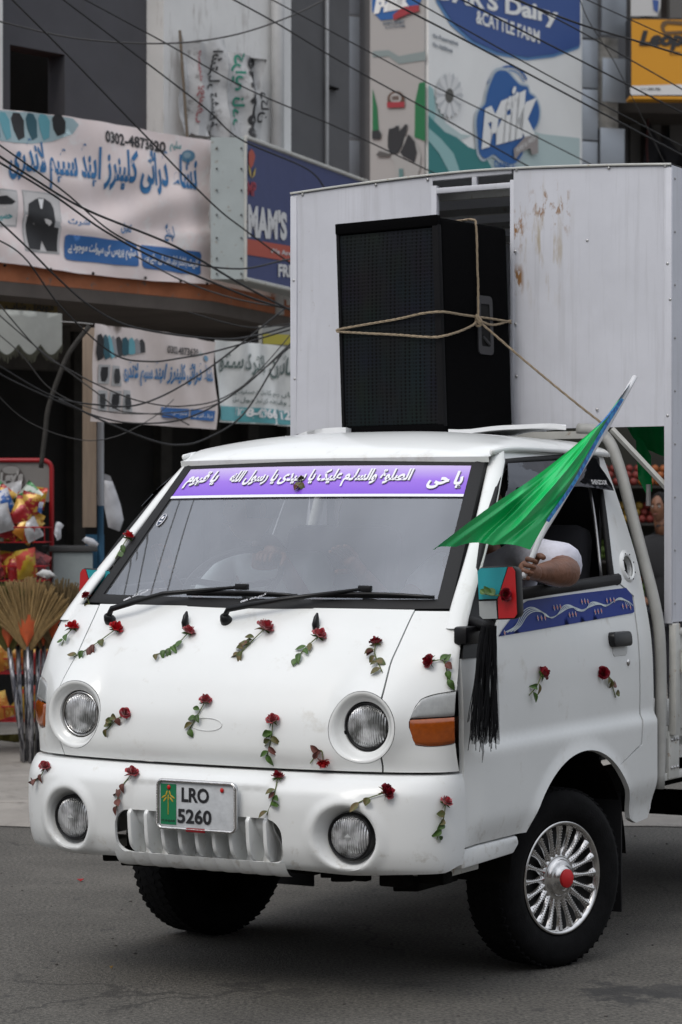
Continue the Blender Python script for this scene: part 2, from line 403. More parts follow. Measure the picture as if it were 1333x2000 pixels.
def fa(px, py, a=.3, z=1.0): return solve(front, px, py, a, z)
def a_of(u, z):   # arc coordinate for lateral position u
    n = nz(z); return math.asin(min(1, (abs(u)/Wz(z))**(n/2)))/(math.pi/2)*(1 if u >= 0 else -1)
# bonnet outline from the seam traced on the near side, mirrored
def seam(z):
    return pchip([.79, .80, .86, .95, 1.03, 1.08, 1.15, 1.22, 1.30, 1.33], SE)(z)
_pts = [(748, 1512), (747, 1490), (752, 1340), (762, 1300), (780, 1258), (797, 1220), (812, 1190)]
_az = [fa(x, y, .55, 1.0) for x, y in _pts]
_az.sort(key=lambda q: q[1])
seamf = pchip([q[1] for q in _az], [q[0] for q in _az])
ZT = 1.322; ZB = .793
def zs(a, b, n): return [a+(b-a)*i/n for i in range(n+1)]
g = .0035
bon = [(-seamf(z)+g, z) for z in zs(ZT, ZB, 26)]+[(seamf(z)-g, z) for z in zs(ZB, ZT, 26)]
BR = .118    # bezel outer radius
def lamp_hole(sgn, rr, N=40):
    out = []
    for i in range(N):
        t = 2*math.pi*i/N; u = sgn*LAMP[0]+rr*math.cos(t); z = LAMP[1]+rr*math.sin(t); out.append((a_of(u, z), z))
    return out
# the lamp's disc is cut from whichever panel it crosses
def cut_panel(name, poly, disc_sgns, holes, **k):
    v2, F = cdt_cut(poly, [lamp_hole(s, BR+.002) for s in disc_sgns]+holes, .022)
    return v2, F
def cdt_cut(poly, discs, sp, extra=(), skipf=None):
    V = []; E = []; pd = dens(poly, sp); dd = [dens(h, sp) for h in discs]
    for L in [pd]+dd:
        k = len(V); V += L; E += [(k+i, k+(i+1) % len(L)) for i in range(len(L))]
    xs = [p.x for p in pd]; ys = [p.y for p in pd]; edge = np.array([tuple(v) for v in V]); x = min(xs)+sp/2; r = 0
    while x < max(xs):
        y = min(ys)+sp*(.5+.3*(r % 2))
        while y < max(ys):
            q = Vector((x, y))
            if inside(q, pd) and not (skipf and skipf(q)) and not any(inside(q, h) for h in dd) and np.min((edge[:, 0]-x)**2+(edge[:, 1]-y)**2) > (.5*sp)**2: V.append(q)
            y += sp
        x += sp; r += 1
    V += list(extra)
    v2, _, f2, *_ = delaunay_2d_cdt(V, E, [], 0, 1e-6)
    F = []
    for f in f2:
        c = sum((v2[i] for i in f), Vector((0, 0)))/len(f)
        if inside(c, pd) and not any(inside(c, h) for h in dd): F.append(tuple(f))
    return v2, F
def skin(name, V, F, th, m, parent, flip=False, ang=35):
    if flip: F = [tuple(reversed(f)) for f in F]
    N = [Vector((0, 0, 0)) for _ in V]; cnt = {}
    for f in F:
        q = (V[f[1]]-V[f[0]]).cross(V[f[2]]-V[f[0]])
        for i in f: N[i] += q
        for i in range(len(f)): cnt[(f[i], f[(i+1) % len(f)])] = 1
    n = len(V); V = list(V)+[v-(q.normalized() if q.length else q)*th for v, q in zip(V, N)]
    F = list(F)+[(e[1], e[0], e[0]+n, e[1]+n) for e in cnt if (e[1], e[0]) not in cnt]+[tuple(n+i for i in reversed(f)) for f in F]
    return mesh(name, V, F, m, parent, True, angle=ang)
v2, F2 = cdt_cut(bon, [lamp_hole(1, BR+.002), lamp_hole(-1, BR+.002)], .02)
BODY = []
BODY.append(skin('bonnet', [front(p.x, p.y) for p in v2], F2, .02, WHITE, truck))
# corner lamp: top and bottom edges traced on the near corner
def edge_(L):
    q = []
    for x, y in L:
        if x > 890: q.append((1.0, on_u(x, y, .849).z))
        else: q.append(fa(x, y, .85, .9))
    q.sort(); return pchip([a for a, z in q], [z for a, z in q]), q[0][0]
btop, bl0 = edge_([(903, 1346), (862, 1353), (826, 1363), (808, 1385), (799, 1410)])
bbot, bl1 = edge_([(903, 1449), (840, 1459), (812, 1456), (802, 1440), (799, 1420)])
bsp, _ = edge_([(903, 1397), (850, 1402), (799, 1405)])
BL0 = max(bl0, bl1)
for sgn in (1, -1):
    ztop, zbt = btop(1), bbot(1)
    poly = [(seamf(z)+g, z) for z in zs(ZT-.004, ZB, 24)]+[(1.0, z) for z in zs(ZB, zbt, 6)]
    poly += [(a, bbot(a)) for a in zs(1.0, BL0, 16)[1:]]+[(a, btop(a)) for a in zs(BL0, 1.0, 16)]
    poly += [(1.0, z) for z in zs(ztop+.01, 1.235, 12)]+[(.93, 1.27), (.88, ZT-.004)]
    v2, F2 = cdt_cut(poly, [lamp_hole(1, BR+.002)], .02)
    V = [front(p.x*sgn, p.y) for p in v2]
    BODY.append(skin('corner_panel', V, F2, .02, WHITE, truck, flip=sgn < 0))
    lamp = MB().grid(lambda i, j: front(sgn*(BL0+(1-BL0)*i), bbot(BL0+(1-BL0)*i)+(btop(BL0+(1-BL0)*i)-bbot(BL0+(1-BL0)*i))*j, -.02), 12, 6).out('corner_lamp', BLKP, truck, smooth=True)
    def lens(nm, f0, f1, m_, k, rib):
        A = lambda i: BL0+.004+(.996-BL0-.004)*i
        def f(i, j):
            a = A(i); z0, z1 = f0(a), f1(a); z0, z1 = z0+.002, max(z1-.002, z0+.003); e = min(1, 8*min(i+.02, 1-i+.02, ))*min(1, 8*min(j, 1-j)+.1)
            return front(sgn*a, z0+(z1-z0)*j, -.006+k*e**.5+rib*math.sin(a*420))
        MB().grid(f, 40, 12).out(nm, m_, lamp, smooth=True)
    lens('position_lens', bsp, btop, CLEAR, .009, .0006)
    lens('indicator_lens', bbot, bsp, AMBER, .011, .0002)
# headlights
def lens_mat():
    m = bpy.data.materials.new('ribbed_lamp_glass'); m.use_nodes = True; t = m.node_tree; b = t.nodes['Principled BSDF']
    b.inputs['Base Color'].default_value = (.50, .52, .53, 1); b.inputs['Roughness'].default_value = .10; b.inputs['Metallic'].default_value = .6
    tc = t.nodes.new('ShaderNodeTexCoord'); w = t.nodes.new('ShaderNodeTexWave'); w.inputs['Scale'].default_value = 40; w.inputs['Distortion'].default_value = .6; w.bands_direction = 'X'
    bp = t.nodes.new('ShaderNodeBump'); bp.inputs['Strength'].default_value = .8; bp.inputs['Distance'].default_value = .006
    t.links.new(tc.outputs['Object'], w.inputs[0]); t.links.new(w.outputs[0], bp.inputs['Height']); t.links.new(bp.outputs[0], b.inputs['Normal'])
    n = t.nodes.new('ShaderNodeTexNoise'); n.inputs['Scale'].default_value = 18; r = t.nodes.new('ShaderNodeValToRGB'); r.color_ramp.elements[0].position = .35; r.color_ramp.elements[1].position = .62
    r.color_ramp.elements[0].color = (.22, .225, .22, 1); r.color_ramp.elements[1].color = (.92, .93, .95, 1)
    t.links.new(tc.outputs['Object'], n.inputs[0]); t.links.new(n.outputs[0], r.inputs[0]); t.links.new(r.outputs[0], b.inputs['Base Color'])
    return m
LENS = lens_mat()
LGL = glass_mat('lamp_cover_glass', (.9, .93, .95), .03, (.6, .6, .6), 1.5)
REFL = mat('lamp_reflector', (.75, .76, .77), .12, metal=1)
def disc_frame(u, v, z, yaw, pitch=0):
    """local z axis points out of the nose"""
    d = Vector((math.sin(yaw), -math.cos(yaw)*math.cos(pitch), math.sin(pitch))).normalized()
    return Matrix.Translation((u, v, z)) @ d.to_track_quat('Z', 'Y').to_matrix().to_4x4()
for sgn in (1, -1):
    u0 = LAMP[0]*sgn
    # bezel follows the nose at its rim and dishes in
    def bez(t, k):
        rr = .118-(.118-.084)*k; u = u0+rr*math.cos(t); z = LAMP[1]+rr*math.sin(t)
        p = front(a_of(u, z), z); tgt = Vector((u, -1.098+.05*0, z)); 
        q = Vector((u, p.y*(1-k)+(-1.085)*k, z)); q.y -= .006*math.sin(math.pi*min(1, k*1.6)) if k < .62 else 0
        return q
    b = MB().grid(lambda i, j: bez(i*2*math.pi, j), 56, 8)
    n0 = len(b.V); ring = [b.V[i*9+8] for i in range(57)]
    b.grid(lambda i, j: Vector((ring[int(round(i*56))].x-u0, 0, ring[int(round(i*56))].z-LAMP[1]))*(1-.02*j)+Vector((u0, ring[int(round(i*56))].y+.05*j, LAMP[1])), 56, 1)
    bz = b.out('headlight_bezel', WHITE, truck, smooth=True, angle=50)
    M = disc_frame(u0, -1.072, LAMP[1], sgn*.06)
    hl = MB().lathe([(.098, -.04), (.086, -.025), (.083, .004), (.078, .008), (.0745, .004), (.0745, -.01)], M, 40).out('headlight', BLKP, truck, smooth=True, angle=40)
    MB().lathe([(.075, .0), (.070, -.012), (.055, -.032), (.03, -.046), (.012, -.05), (0, -.05)], M, 32).out('reflector', REFL, hl, smooth=True)
    MB().lathe([(.0745, .002), (.066, .010), (.050, .017), (.028, .022), (0.0005, .024)], M, 40).out('lens', LENS, hl, smooth=True)
    MB().lathe([(.080, .006), (.0765, .011), (.0735, .006)], M, 40).out('trim_ring', CHROME if sgn < 0 else BLKP, hl, smooth=True)
    for ang in (100, 195):
        MB().box(M @ Vector((.088*math.cos(R(ang))*sgn, .088*math.sin(R(ang)), .0)), (.014, .02, .014)).out('adjusting_tab', BLKP, hl, bevel=.003)
# emblem ring shallow mark on bonnet
em = fa(405, 1415, -.02, .93)
pts = [front(em[0]+.032*math.cos(t), em[1]+.021*math.sin(t), .0012) for t in [2*math.pi*i/36 for i in range(37)]]
MB().tube(pts, .0012, 5, cap=False).out('badge_mark', mat('badge_mark', (.64, .65, .64), .4), truck, smooth=True)

# ---------------------------------------------------------------- bumper
BF = pchip([.44, .455, .48, .55, .66, .72, .75, .775, .785], [-1.10, -1.165, -1.20, -1.225, -1.232, -1.225, -1.205, -1.175, -1.15])
BW = pchip([.44, .47, .52, .60, .70, .75, .785], [.825, .845, .853, .857, .857, .853, .845])
FOG = (.557, .582)
def bump(a, z, off=0, dish=True):
    f = max(-1, min(1, a))*math.pi/2; W, F, D, n = BW(z), BF(z), -.905, 2.9
    s, c = math.sin(abs(f)), max(0, math.cos(f)); u = W*s**(2/n)*(1 if a >= 0 else -1); v = D-(D-F)*c**(2/n)
    r = math.hypot(abs(u)-FOG[0], z-FOG[1])
    if dish: v += .055*(1-sst(r, .078, .108))-.008*(sst(r, .09, .115)*(1-sst(r, .115, .15)))
    # flat recess behind the number plate
    q = (1-sst(abs(u), .27, .285))*(1-sst(abs(z-.675), .055, .062)); v += .012*q
    if off:
        e = 1e-3; n_ = (Vector(bump(a+e, z))-Vector(bump(a-e, z))).cross(Vector(bump(a, z+e))-Vector(bump(a, z-e))).normalized(); return Vector((u, v, z))+n_*off
    return Vector((u, v, z))
def ba_of(u, z): return math.asin(min(1, (abs(u)/BW(z))**(2.9/2)))/(math.pi/2)*(1 if u >= 0 else -1)
def zbot(a):   # lower edge, dipping under the fog lamps
    u = bump(a, .5).x; return .462-.010*math.exp(-((abs(u)-.557)/.12)**2)+.012*math.exp(-(u/.2)**2)+.02*sst(abs(a), .85, 1)
fogh = []
for sgn in (1, -1):
    fogh.append([(ba_of(sgn*FOG[0]+.078*math.cos(2*math.pi*i/32), FOG[1]+.078*math.sin(2*math.pi*i/32)), FOG[1]+.078*math.sin(2*math.pi*i/32)) for i in range(32)])
gr = []
GU, GZ0, GZ1 = .335, .474, .632
for cx, cz, a0 in ((GU-.06, GZ1-.06, 0), (-GU+.06, GZ1-.06, 90), (-GU+.06, GZ0+.05, 180), (GU-.06, GZ0+.05, 270)):
    for i in range(7):
        t = R(a0+i*15); gr.append((cx+.06*math.cos(t), cz+(.06 if a0 < 180 else .05)*math.sin(t)))
grh = [(ba_of(u, z), z) for u, z in gr]
bp_ = [(a, .783) for a in zs(1, -1, 60)]+[(a, zbot(a)) for a in zs(-1, 1, 60)]
extra = []
for sgn in (1, -1):
    for rr in (.084, .090, .097, .104, .111, .119):
        extra += [Vector((ba_of(sgn*FOG[0]+rr*math.cos(2*math.pi*i/40), FOG[1]+rr*math.sin(2*math.pi*i/40)), FOG[1]+rr*math.sin(2*math.pi*i/40))) for i in range(40)]
extra = [q for q in extra if q.y > zbot(q.x)+.004]
v2, F2 = cdt_cut(bp_, fogh+[grh], .012, extra, lambda q: any(.076 < math.hypot(abs(bump(q.x, q.y).x)-FOG[0], q.y-FOG[1]) < .124 for _ in (0,)))
bumper = skin('front_bumper', [bump(p.x, p.y) for p in v2], F2, .012, BUMP, truck, flip=False, ang=50)
BODY.append(bumper)
# top shelf of the bumper and its side returns
MB().grid(lambda i, j: (lambda p: Vector((p.x*(1-.03*j), p.y+.06*j, p.z+.002*j)))(bump(-1+2*i, .783)), 60, 2).out('top_shelf', BUMP, bumper, smooth=True)
# grille fins
for k in range(9):
    u = -.272+.068*k
    prof = []
    for i in range(13):
        z = GZ1+.004-(GZ1-GZ0+.012)*i/12; prof.append((BF(z)+.002+.012*(1 if i == 0 else 0)+.03*sst(i, 9, 12), z))
    prof += [(-1.12, GZ0-.012), (-1.10, GZ1+.004)]
    MB().prism(prof, lambda p: Vector((u-.008, p[0], p[1])), lambda p: Vector((u+.008, p[0], p[1]))).out('grille_fin', BUMP, bumper, bevel=.005)
# scalloped lip below the fins: one curved lip piece between each pair
for k in range(10):
    uc = -.306+.068*k; 
    MB().grid(lambda i, j: Vector((uc-.036+.072*i, -1.213-.014*math.sin(math.pi*i)+.06*(1-math.cos(j*1.4)), GZ0-.012+.026*math.cos(j*3.0)+.0*i)), 8, 8).out('grille_lip', BUMP, bumper, smooth=True)
MB().box((0, -1.09, .55), (.74, .01, .2)).out('grille_backing', DARK, bumper)
MB().grid(lambda i, j: Vector((-.285+.57*i, -1.128-.06*(1-math.sin(math.pi*min(1, j*1.0+.25))), GZ0-.01+(GZ1-GZ0+.02)*j)), 8, 10).out('grille_recess', BUMP, bumper, smooth=True)
for sgn in (1, -1):
    M = disc_frame(sgn*FOG[0], -1.150, FOG[1], sgn*.05)
    fg = MB().lathe([(.082, -.05), (.080, .008), (.074, .012), (.070, .006), (.070, -.02)], M, 36).out('fog_lamp', BLKP, truck, smooth=True, angle=40)
    MB().lathe([(.070, .004), (.060, .011), (.04, .018), (.0005, .022)], M, 36).out('lens', LENS, fg, smooth=True)
    MB().lathe([(.0005, .0255), (.012, .0225), (.012, .02)], M, 4).out('lens_mark', CLEAR, fg)
# ragged underside of the bumper
for (u, v, z, dx, dy, dz) in ((-.36, -1.02, .435, .14, .06, .05), (-.2, -.98, .43, .07, .05, .06), (.3, -1.0, .445, .10, .05, .04), (.38, -.98, .44, .05, .05, .05), (0, -.7, .46, .8, .5, .06), (.52, -1.0, .44, .05, .04, .05), (.60, -.7, .40, .10, .3, .07), (.62, -.95, .425, .09, .08, .05), (.45, -1.0, .43, .08, .06, .04), (.74, -.9, .43, .10, .07, .04), (-.45, -1.05, .44, .08, .05, .03)):
    MB().box((u, v, z), (dx, dy, dz), Matrix.Rotation(random.uniform(-.08, .08), 3, 'Y')).out('underframe_bracket', DARK, truck, bevel=.006)
# number plate
PLM = TM
pl0 = on_v(307, 1521, -1.25); pl1 = on_v(461, 1526, -1.25); plz = [pl0.z, on_v(306, 1617, -1.25).z]
pu0, pu1 = pl0.x, pl1.x; ph1, ph0 = pl0.z, plz[1]; pc = ((pu0+pu1)/2, (ph0+ph1)/2)
def rrect(cx, cz, w, h, r, n=6):
    out = []
    for sx, sz, a0 in ((1, 1, 0), (-1, 1, 90), (-1, -1, 180), (1, -1, 270)):
        for i in range(n): t = R(a0+90*i/(n-1)); out.append((cx+sx*(w/2-r)+r*math.cos(t), cz+sz*(h/2-r)+r*math.sin(t)))
    return out
PW, PH = pu1-pu0, ph1-ph0
plate = MB().prism(rrect(*pc, PW, PH, .018), lambda p: Vector((p[0], -1.246, p[1])), lambda p: Vector((p[0], -1.236, p[1]))).out('number_plate', mat('plate_face', (.50, .52, .54), .35, var=.12, vscale=25, bump=.15, bscale=60), truck, bevel=.001)
rp = rrect(*pc, PW-.006, PH-.006, .018, 8); rp.append(rp[0])
MB().tube([(p[0], -1.249, p[1]) for p in rp], .006, 8, cap=False).out('plate_surround', CHROME, plate, smooth=True)
bd = MB(); rl = dens(rp, .0055)
for p in rl: bd.ball((p.x, -1.256, p.y), .0021, 6)
o = bd.out('surround_beading', CHROME, plate, smooth=True); 
MB().box((pu0+.045, -1.2475, pc[1]), (.062, .002, PH-.03)).out('green_band', mat('plate_green', (.005, .17, .07), .4), plate)
def plt(x0, x1, z0, z1, off=-1.2482): return lambda x, y: Vector((x0+(x1-x0)*x, off, z0+(z1-z0)*y))
INK = mat('black_ink', (.012, .012, .015), .5)
text('LRO', plt(pu0+.098, pu0+.208, pc[1]+.010, pc[1]+.060), INK, plate, .03)
text('5260', plt(pu0+.082, pu0+.218, pc[1]-.062, pc[1]-.012), INK, plate, .03)
text('PUNJAB', plt(pu0+.018, pu0+.072, pc[1]-.062, pc[1]-.052, -1.2492), INK, plate, .02)
YE = mat('wheat_yellow', (.45, .30, .02), .5)
for k in range(7):
    t = (k-3)*.35; 
    MB().ball((pu0+.045+.020*math.sin(t), -1.249, pc[1]+.012+.026*math.cos(t)-(k % 2)*.016), (.0032, .001, .011), 8, Matrix.Rotation(-t, 3, 'Y').to_3x3()).out('wheat_ear', YE, plate, smooth=True)
MB().tube([(pu0+.045, -1.249, pc[1]-.035), (pu0+.045, -1.249, pc[1]+.03)], .0015, 5).out('wheat_stem', YE, plate)
for x in (pu0+.048, pu1-.055): MB().ball((x, -1.25, ph1-.026), (.0075, .004, .0085), 10).out('plate_screw', REDP, plate, smooth=True)
MB().box((pc[0], -1.252, ph0+.001), (.078, .008, .014)).out('red_reflector', mat('red_reflector', (.25, .01, .015), .3), plate, bevel=.004)

# ---------------------------------------------------------------- sides
def side(v, z, sgn=1, off=0):
    k = sst(v, -.93, -.75)
    w = Wz(z)
    w += k*(.012*(1-sst(z, .845, .885))-.004*sst(z, .845, .885)*(1-sst(z, 1.0, 1.2)))-k*.028*(1-sst(z, .50, .625))
    w -= .010*sst(v, .55, .85)
    w += .010*(1-sst(abs(math.hypot((v-.045)/.515, (z-.33)/.455)-1), .0, .09))*k*(1 if z > .3 else 0)
    return Vector((sgn*(w+off), v, z))
def sp(px, py, v=0, z=1.2): return solve(lambda a, b: side(a, b), px, py, v, z)
AC, AA, AB = (.045, .33), .515, .455
def arch(t): return (AC[0]+AA*math.cos(R(t)), AC[1]+AB*math.sin(R(t)))
t0 = 180-math.degrees(math.asin((.535-.33)/AB)); 
jr = sp(1209, 1502, .35, .7); tr = math.degrees(math.atan2((jr[1]-.33)/AB, (jr[0]-.045)/AA))
door = [sp(900, 1287, -.9, 1.2), sp(946, 1283), sp(962, 1240), sp(985, 1192), sp(1010, 1162), sp(1100, 1151), sp(1207, 1139, .5), sp(1236, 1166, .6), sp(1240, 1205, .6), sp(1249, 1395, .6, .9), sp(1252, 1453, .6, .8)]
door += [arch(t) for t in zs(tr, t0, 26)]+[(-.45, .535), (-.904, .535)]+[(-.904, z) for z in zs(.56, sp(900, 1287, -.9, 1.2)[1]-.02, 12)]
hole = [(904, 1243), (918, 1187), (945, 1060), (970, 960), (986, 903), (1060, 897), (1158, 893), (1168, 920), (1182, 1010), (1196, 1125), (1206, 1138)]
wh = [sp(x, y, -.4 if x < 1000 else .3, 1.5) for x, y in hole]
cp = [sp(983, 893, -.2, 1.86)]+[sp(x, y, .3, 1.5) for x, y in [(1060, 882), (1166, 876), (1182, 880)]]
cabrear = .776
cabs = [(wh[4][0]-.03, 1.872), (wh[4][0], 1.885), (.3, 1.885), (.70, 1.885)]+[(.70+(.076)*sst(1.88-z, 0, .5), z) for z in zs(1.86, 1.25, 12)]+[(cabrear, z) for z in zs(1.2, .50, 14)]+[(cabrear-.03, .465), sp(1243, 1607, .6, .5)]
cabs += [arch(t) for t in zs(20, tr, 10)]
cabs += [sp(1255, 1455, .6, .8), sp(1252, 1395, .6, .9), sp(1243, 1205, .6), sp(1239, 1164, .6), sp(1209, 1137, .5)]
cabs += [wh[9], wh[8], wh[7], wh[6], wh[5], wh[4]]
ventc = sp(1225, 1106, .6, 1.4); vr = (.052, .052)
vent = [(ventc[0]+.046*math.cos(2*math.pi*i/24), ventc[1]+.042*math.sin(2*math.pi*i/24)) for i in range(24)]
for sgn in (1, -1):
    fl = sgn < 0
    v2, F2 = cdt_cut(door, [], .024)
    dr = skin('door', [side(p.x, p.y, sgn) for p in v2], F2, .018, WHITE, truck, flip=fl); BODY.append(dr)
    v2, F2 = cdt_cut(cabs, [vent], .024)
    cs = skin('cab_side_panel', [side(p.x, p.y, sgn) for p in v2], F2, .018, WHITE, truck, flip=fl); BODY.append(cs)
    # vent ring with screws
    vr_ = MB().grid(lambda i, j: side(ventc[0]+(.045+.028*j)*math.cos(2*math.pi*i), ventc[1]+(.041+.022*j)*math.sin(2*math.pi*i), sgn, .010*math.sin(math.pi*min(1, .2+j*.8))), 32, 6).out('vent_ring', WHITE, truck, smooth=True)
    for i in range(8):
        t = math.pi*i/4+.3; MB().ball(side(ventc[0]+.057*math.cos(t), ventc[1]+.051*math.sin(t), sgn, .011), .003, 6).out('screw', INK, vr_)
    MB().box(side(ventc[0], ventc[1], sgn, -.05), (.01, .14, .13)).out('vent_backing', DARK, vr_)
    # window seal
    seal = catmull([side(a, z, sgn, -.004) for a, z in wh[:5]], 3)[:-1]+catmull([side(a, z, sgn, -.004) for a, z in wh[4:]], 3)
    ws = MB().tube(seal, .013, 8, cap=False).out('window_seal', BLACK, dr if 0 else truck, smooth=True)
    sill = [side(*sp(x, y, .2, 1.3), sgn, .002) for x, y in ((985, 1166), (1060, 1153), (1130, 1143), (1208, 1131))]
    MB().tube(sill, .022, 8, flat=.6).out('window_sill_seal', BLACK, truck, smooth=True)
    # inner window channel (pale aluminium) and divider
    ch = [side(*sp(x, y, .3, 1.5), sgn, -.03) for x, y in ((1189, 1125), (1176, 1010), (1160, 920), (1120, 910), (1000, 915), (955, 1080), (925, 1200))]
    MB().tube(catmull(ch[:3], 4), .006, 6).out('window_channel', mat('aluminium', (.4, .4, .4), .35, metal=.8), truck, smooth=True)
    MB().tube(catmull(ch[3:], 4), .008, 6).out('window_run', BLKP, truck, smooth=True)
    # mirror base triangle
    tri = [sp(x, y, -.8, 1.3) for x, y in ((902, 1287), (946, 1283), (950, 1240), (958, 1110), (935, 1110), (904, 1243))]
    panel('quarter_panel', tri, [], .03, lambda a, z: side(a, z, sgn, .004), .02, BLKP, truck, flip=fl)
    # rain visor
    vz = [sp(x, y, .2, 1.8) for x, y in ((984, 905), (1158, 895), (1172, 925), (1181, 958), (1120, 950), (1060, 948), (990, 952), (972, 985), (964, 985))]
    vis = panel('rain_visor', vz, [], .03, lambda a, z: side(a, z, sgn, .012+.028*sst(1.86-z, 0, .12)), .003, glass_mat('visor_plastic', (.05, .05, .05), .03, (.02, .02, .02)) if 'visor_plastic' not in MATS else MATS['visor_plastic'], truck, flip=fl)
    q0 = sp(1137, 948, .3, 1.8); q1 = sp(1164, 937, .3, 1.8)
    if sgn > 0: text('SHEHZOOR', lambda x, y: side(q0[0]+(q1[0]-q0[0])*x, q0[1]+.004+.018*y, sgn, .012+.028*sst(1.86-q0[1], 0, .12)+.006), mat('sticker_white', (.6, .6, .6), .5), vis, .02)
    # gutter
    gt = [Vector((sgn*.655, -.30, 1.868)), Vector((sgn*.672, -.15, 1.884)), Vector((sgn*.676, .2, 1.888)), Vector((sgn*.672, .6, 1.888)), Vector((sgn*.665, .73, 1.886))]
    MB().tube(catmull(gt, 5), .011, 6, flat=.6).out('roof_gutter', WHITE, truck, smooth=True)
    # handle, lock
    hc = sp(1207, 1251, .45, 1.15)
    rec = [(hc[0]+.062*math.cos(t)*(1 if abs(math.cos(t)) < 2 else 1), hc[1]-.012+.040*math.sin(t)) for t in [2*math.pi*i/24 for i in range(24)]]
    hd = MB().prism(rrect(hc[0], hc[1]+.006, .175, .056, .02), lambda p: side(p[0], p[1], sgn, .026), lambda p: side(p[0], p[1], sgn, -.004)).out('door_handle', BLKP, dr, bevel=.006)
    MB().prism(rrect(hc[0]+.01, hc[1]-.036, .14, .045, .02), lambda p: side(p[0], p[1], sgn, .0025), lambda p: side(p[0], p[1], sgn, -.004)).out('handle_recess_shade', mat('recess_shade_paint', (.62, .63, .62), .4), dr, bevel=.002)  # darker white patch stands in for the recess's shade; no dent is modelled
    lc = sp(1227, 1294, .5, 1.1)
    o = MB().lathe([(.0005, .006), (.006, .006), (.012, .004), (.013, 0)], Matrix.Translation(side(*lc, sgn)) @ Matrix.Rotation(sgn*math.pi/2, 4, 'Y'), 16).out('door_lock', CHROME, dr, smooth=True)
    # blue sticker with vines
    st = [sp(x, y, .1, 1.3) for x, y in ((973, 1243), (982, 1228), (1000, 1204), (1007, 1187), (1030, 1173), (1120, 1160), (1222, 1148), (1234, 1163), (1238, 1194), (1236, 1197), (1100, 1221))]
    sk = panel('blue_sticker', st, [], .03, lambda a, z: side(a, z, sgn, .003), 0, BLUE, dr, flip=fl)
    PALE = mat('vine_line', (.55, .62, .64), .6); RB = mat('bud_red', (.50, .06, .06), .6)
    for r_ in range(4):
        o_ = r_*3.2
        pp = [(982+o_*2, 1236-o_*.3), (1005+o_, 1222), (1018+o_, 1196+o_*.6), (1034+o_, 1186+o_*.8), (1052+o_, 1192+o_*.6), (1068+o_*.7, 1205+o_*.2), (1085+o_*.6, 1202-o_*.4), (1098+o_, 1184+o_*.4), (1112+o_, 1182+o_*.5), (1125+o_, 1192-o_*.1), (1140+o_*.6, 1192-o_*.5), (1152+o_, 1177+o_*.4), (1166+o_, 1177+o_*.4), (1180+o_*.6, 1184-o_*.3), (1196+o_*.6, 1175-o_*.3), (1206+o_, 1168+o_*.4), (1216+o_, 1170+o_*.5), (1221+o_*1.4, 1183)]
        L = [sp(x, y, .1, 1.3) for x, y in pp]; L = catmull([(a, z, 0) for a, z in L], 4)
        vv = []; n_ = len(L)
        for i, p in enumerate(L):
            d = (L[min(i+1, n_-1)]-L[max(i-1, 0)]).normalized(); q = Vector((-d.y, d.x, 0))*.0015
            vv += [side(p.x+q.x, p.y+q.y, sgn, .0055), side(p.x-q.x, p.y-q.y, sgn, .0055)]
        mesh('vine', vv, [(2*i, 2*i+1, 2*i+3, 2*i+2) for i in range(n_-1)], PALE, sk)
    for x, y in ((1048, 1207), (1055, 1207), (1062, 1206), (1080, 1187), (1086, 1186), (1092, 1185), (1110, 1201), (1116, 1200), (1122, 1199), (1134, 1175), (1140, 1174), (1146, 1175), (1160, 1195), (1166, 1194), (1172, 1193), (1183, 1173), (1190, 1172), (1197, 1172), (1214, 1184), (1221, 1184), (1229, 1186), (983, 1236)):
        a, z = sp(x, y, .1, 1.3); mesh('bud', [side(a+.0045*i, z+.008*j, sgn, .007) for i, j in ((-1, 0), (0, -1), (1, 0), (0, 1))], [(0, 1, 2, 3)], RB, sk)
        mesh('bud_edge', [side(a+.007*i, z+.0115*j, sgn, .0065) for i, j in ((-1, 0), (0, -1), (1, 0), (0, 1))], [(0, 1, 2, 3)], PALE, sk)
    # sill step ahead of the wheel
    MB().prism([(-.900, .462), (-.900, .530), (-.47, .530), (-.455, .50), (-.50, .470)], lambda p: Vector((sgn*.842, p[0], p[1])), lambda p: Vector((sgn*.70, p[0], p[1]))).out('door_step', BUMP, truck, bevel=.010)
    MB().box((sgn*.70, -.78, .445), (.16, .26, .03)).out('step_bracket', GREYM, truck, bevel=.004)
    # wheel well and mud flap
    MB().grid(lambda i, j: Vector((sgn*(.81-.36*j), AC[0]+(AA+.004)*math.cos(R(2+174*i)), AC[1]+(AB+.004)*math.sin(R(2+174*i)))), 28, 2).out('wheel_well', DARK, truck, smooth=True)
    MB().box((sgn*.44, .05, .62), (.01, 1.1, .45)).out('inner_fender', DARK, truck)
    MB().box((sgn*.68, .50, .36), (.28, .012, .46)).out('mud_flap', BLACK, truck, bevel=.003)
# A pillars
for sgn in (1, -1):
    P = []
    for i in range(15):
        t = i/14; z = 1.262+(1.878-1.262)*t; W, D = Wz(z), Vdz(z); 
        P.append(Vector((sgn*(W-.022+.004*t), D-.012+.004*t, z)))
    b = MB(); k = 0
    prev = None
    def sec(p, i):
        w, d = .033-.006*i/14, .026
        return [p+Vector((sgn*w*math.cos(t), -d*math.sin(t)*1.0+0.35*w*math.cos(t)*1.0, .0)) for t in [2*math.pi*j/20 for j in range(20)]]
    S = [sec(p, i) for i, p in enumerate(P)]
    b.grid(lambda i, j: S[int(round(i*14))][int(round(j*20)) % 20], 14, 20); b.F.append(tuple(range(20)));
    pil = b.out('windscreen_pillar', WHITE, truck, smooth=True, angle=60); BODY.append(pil)
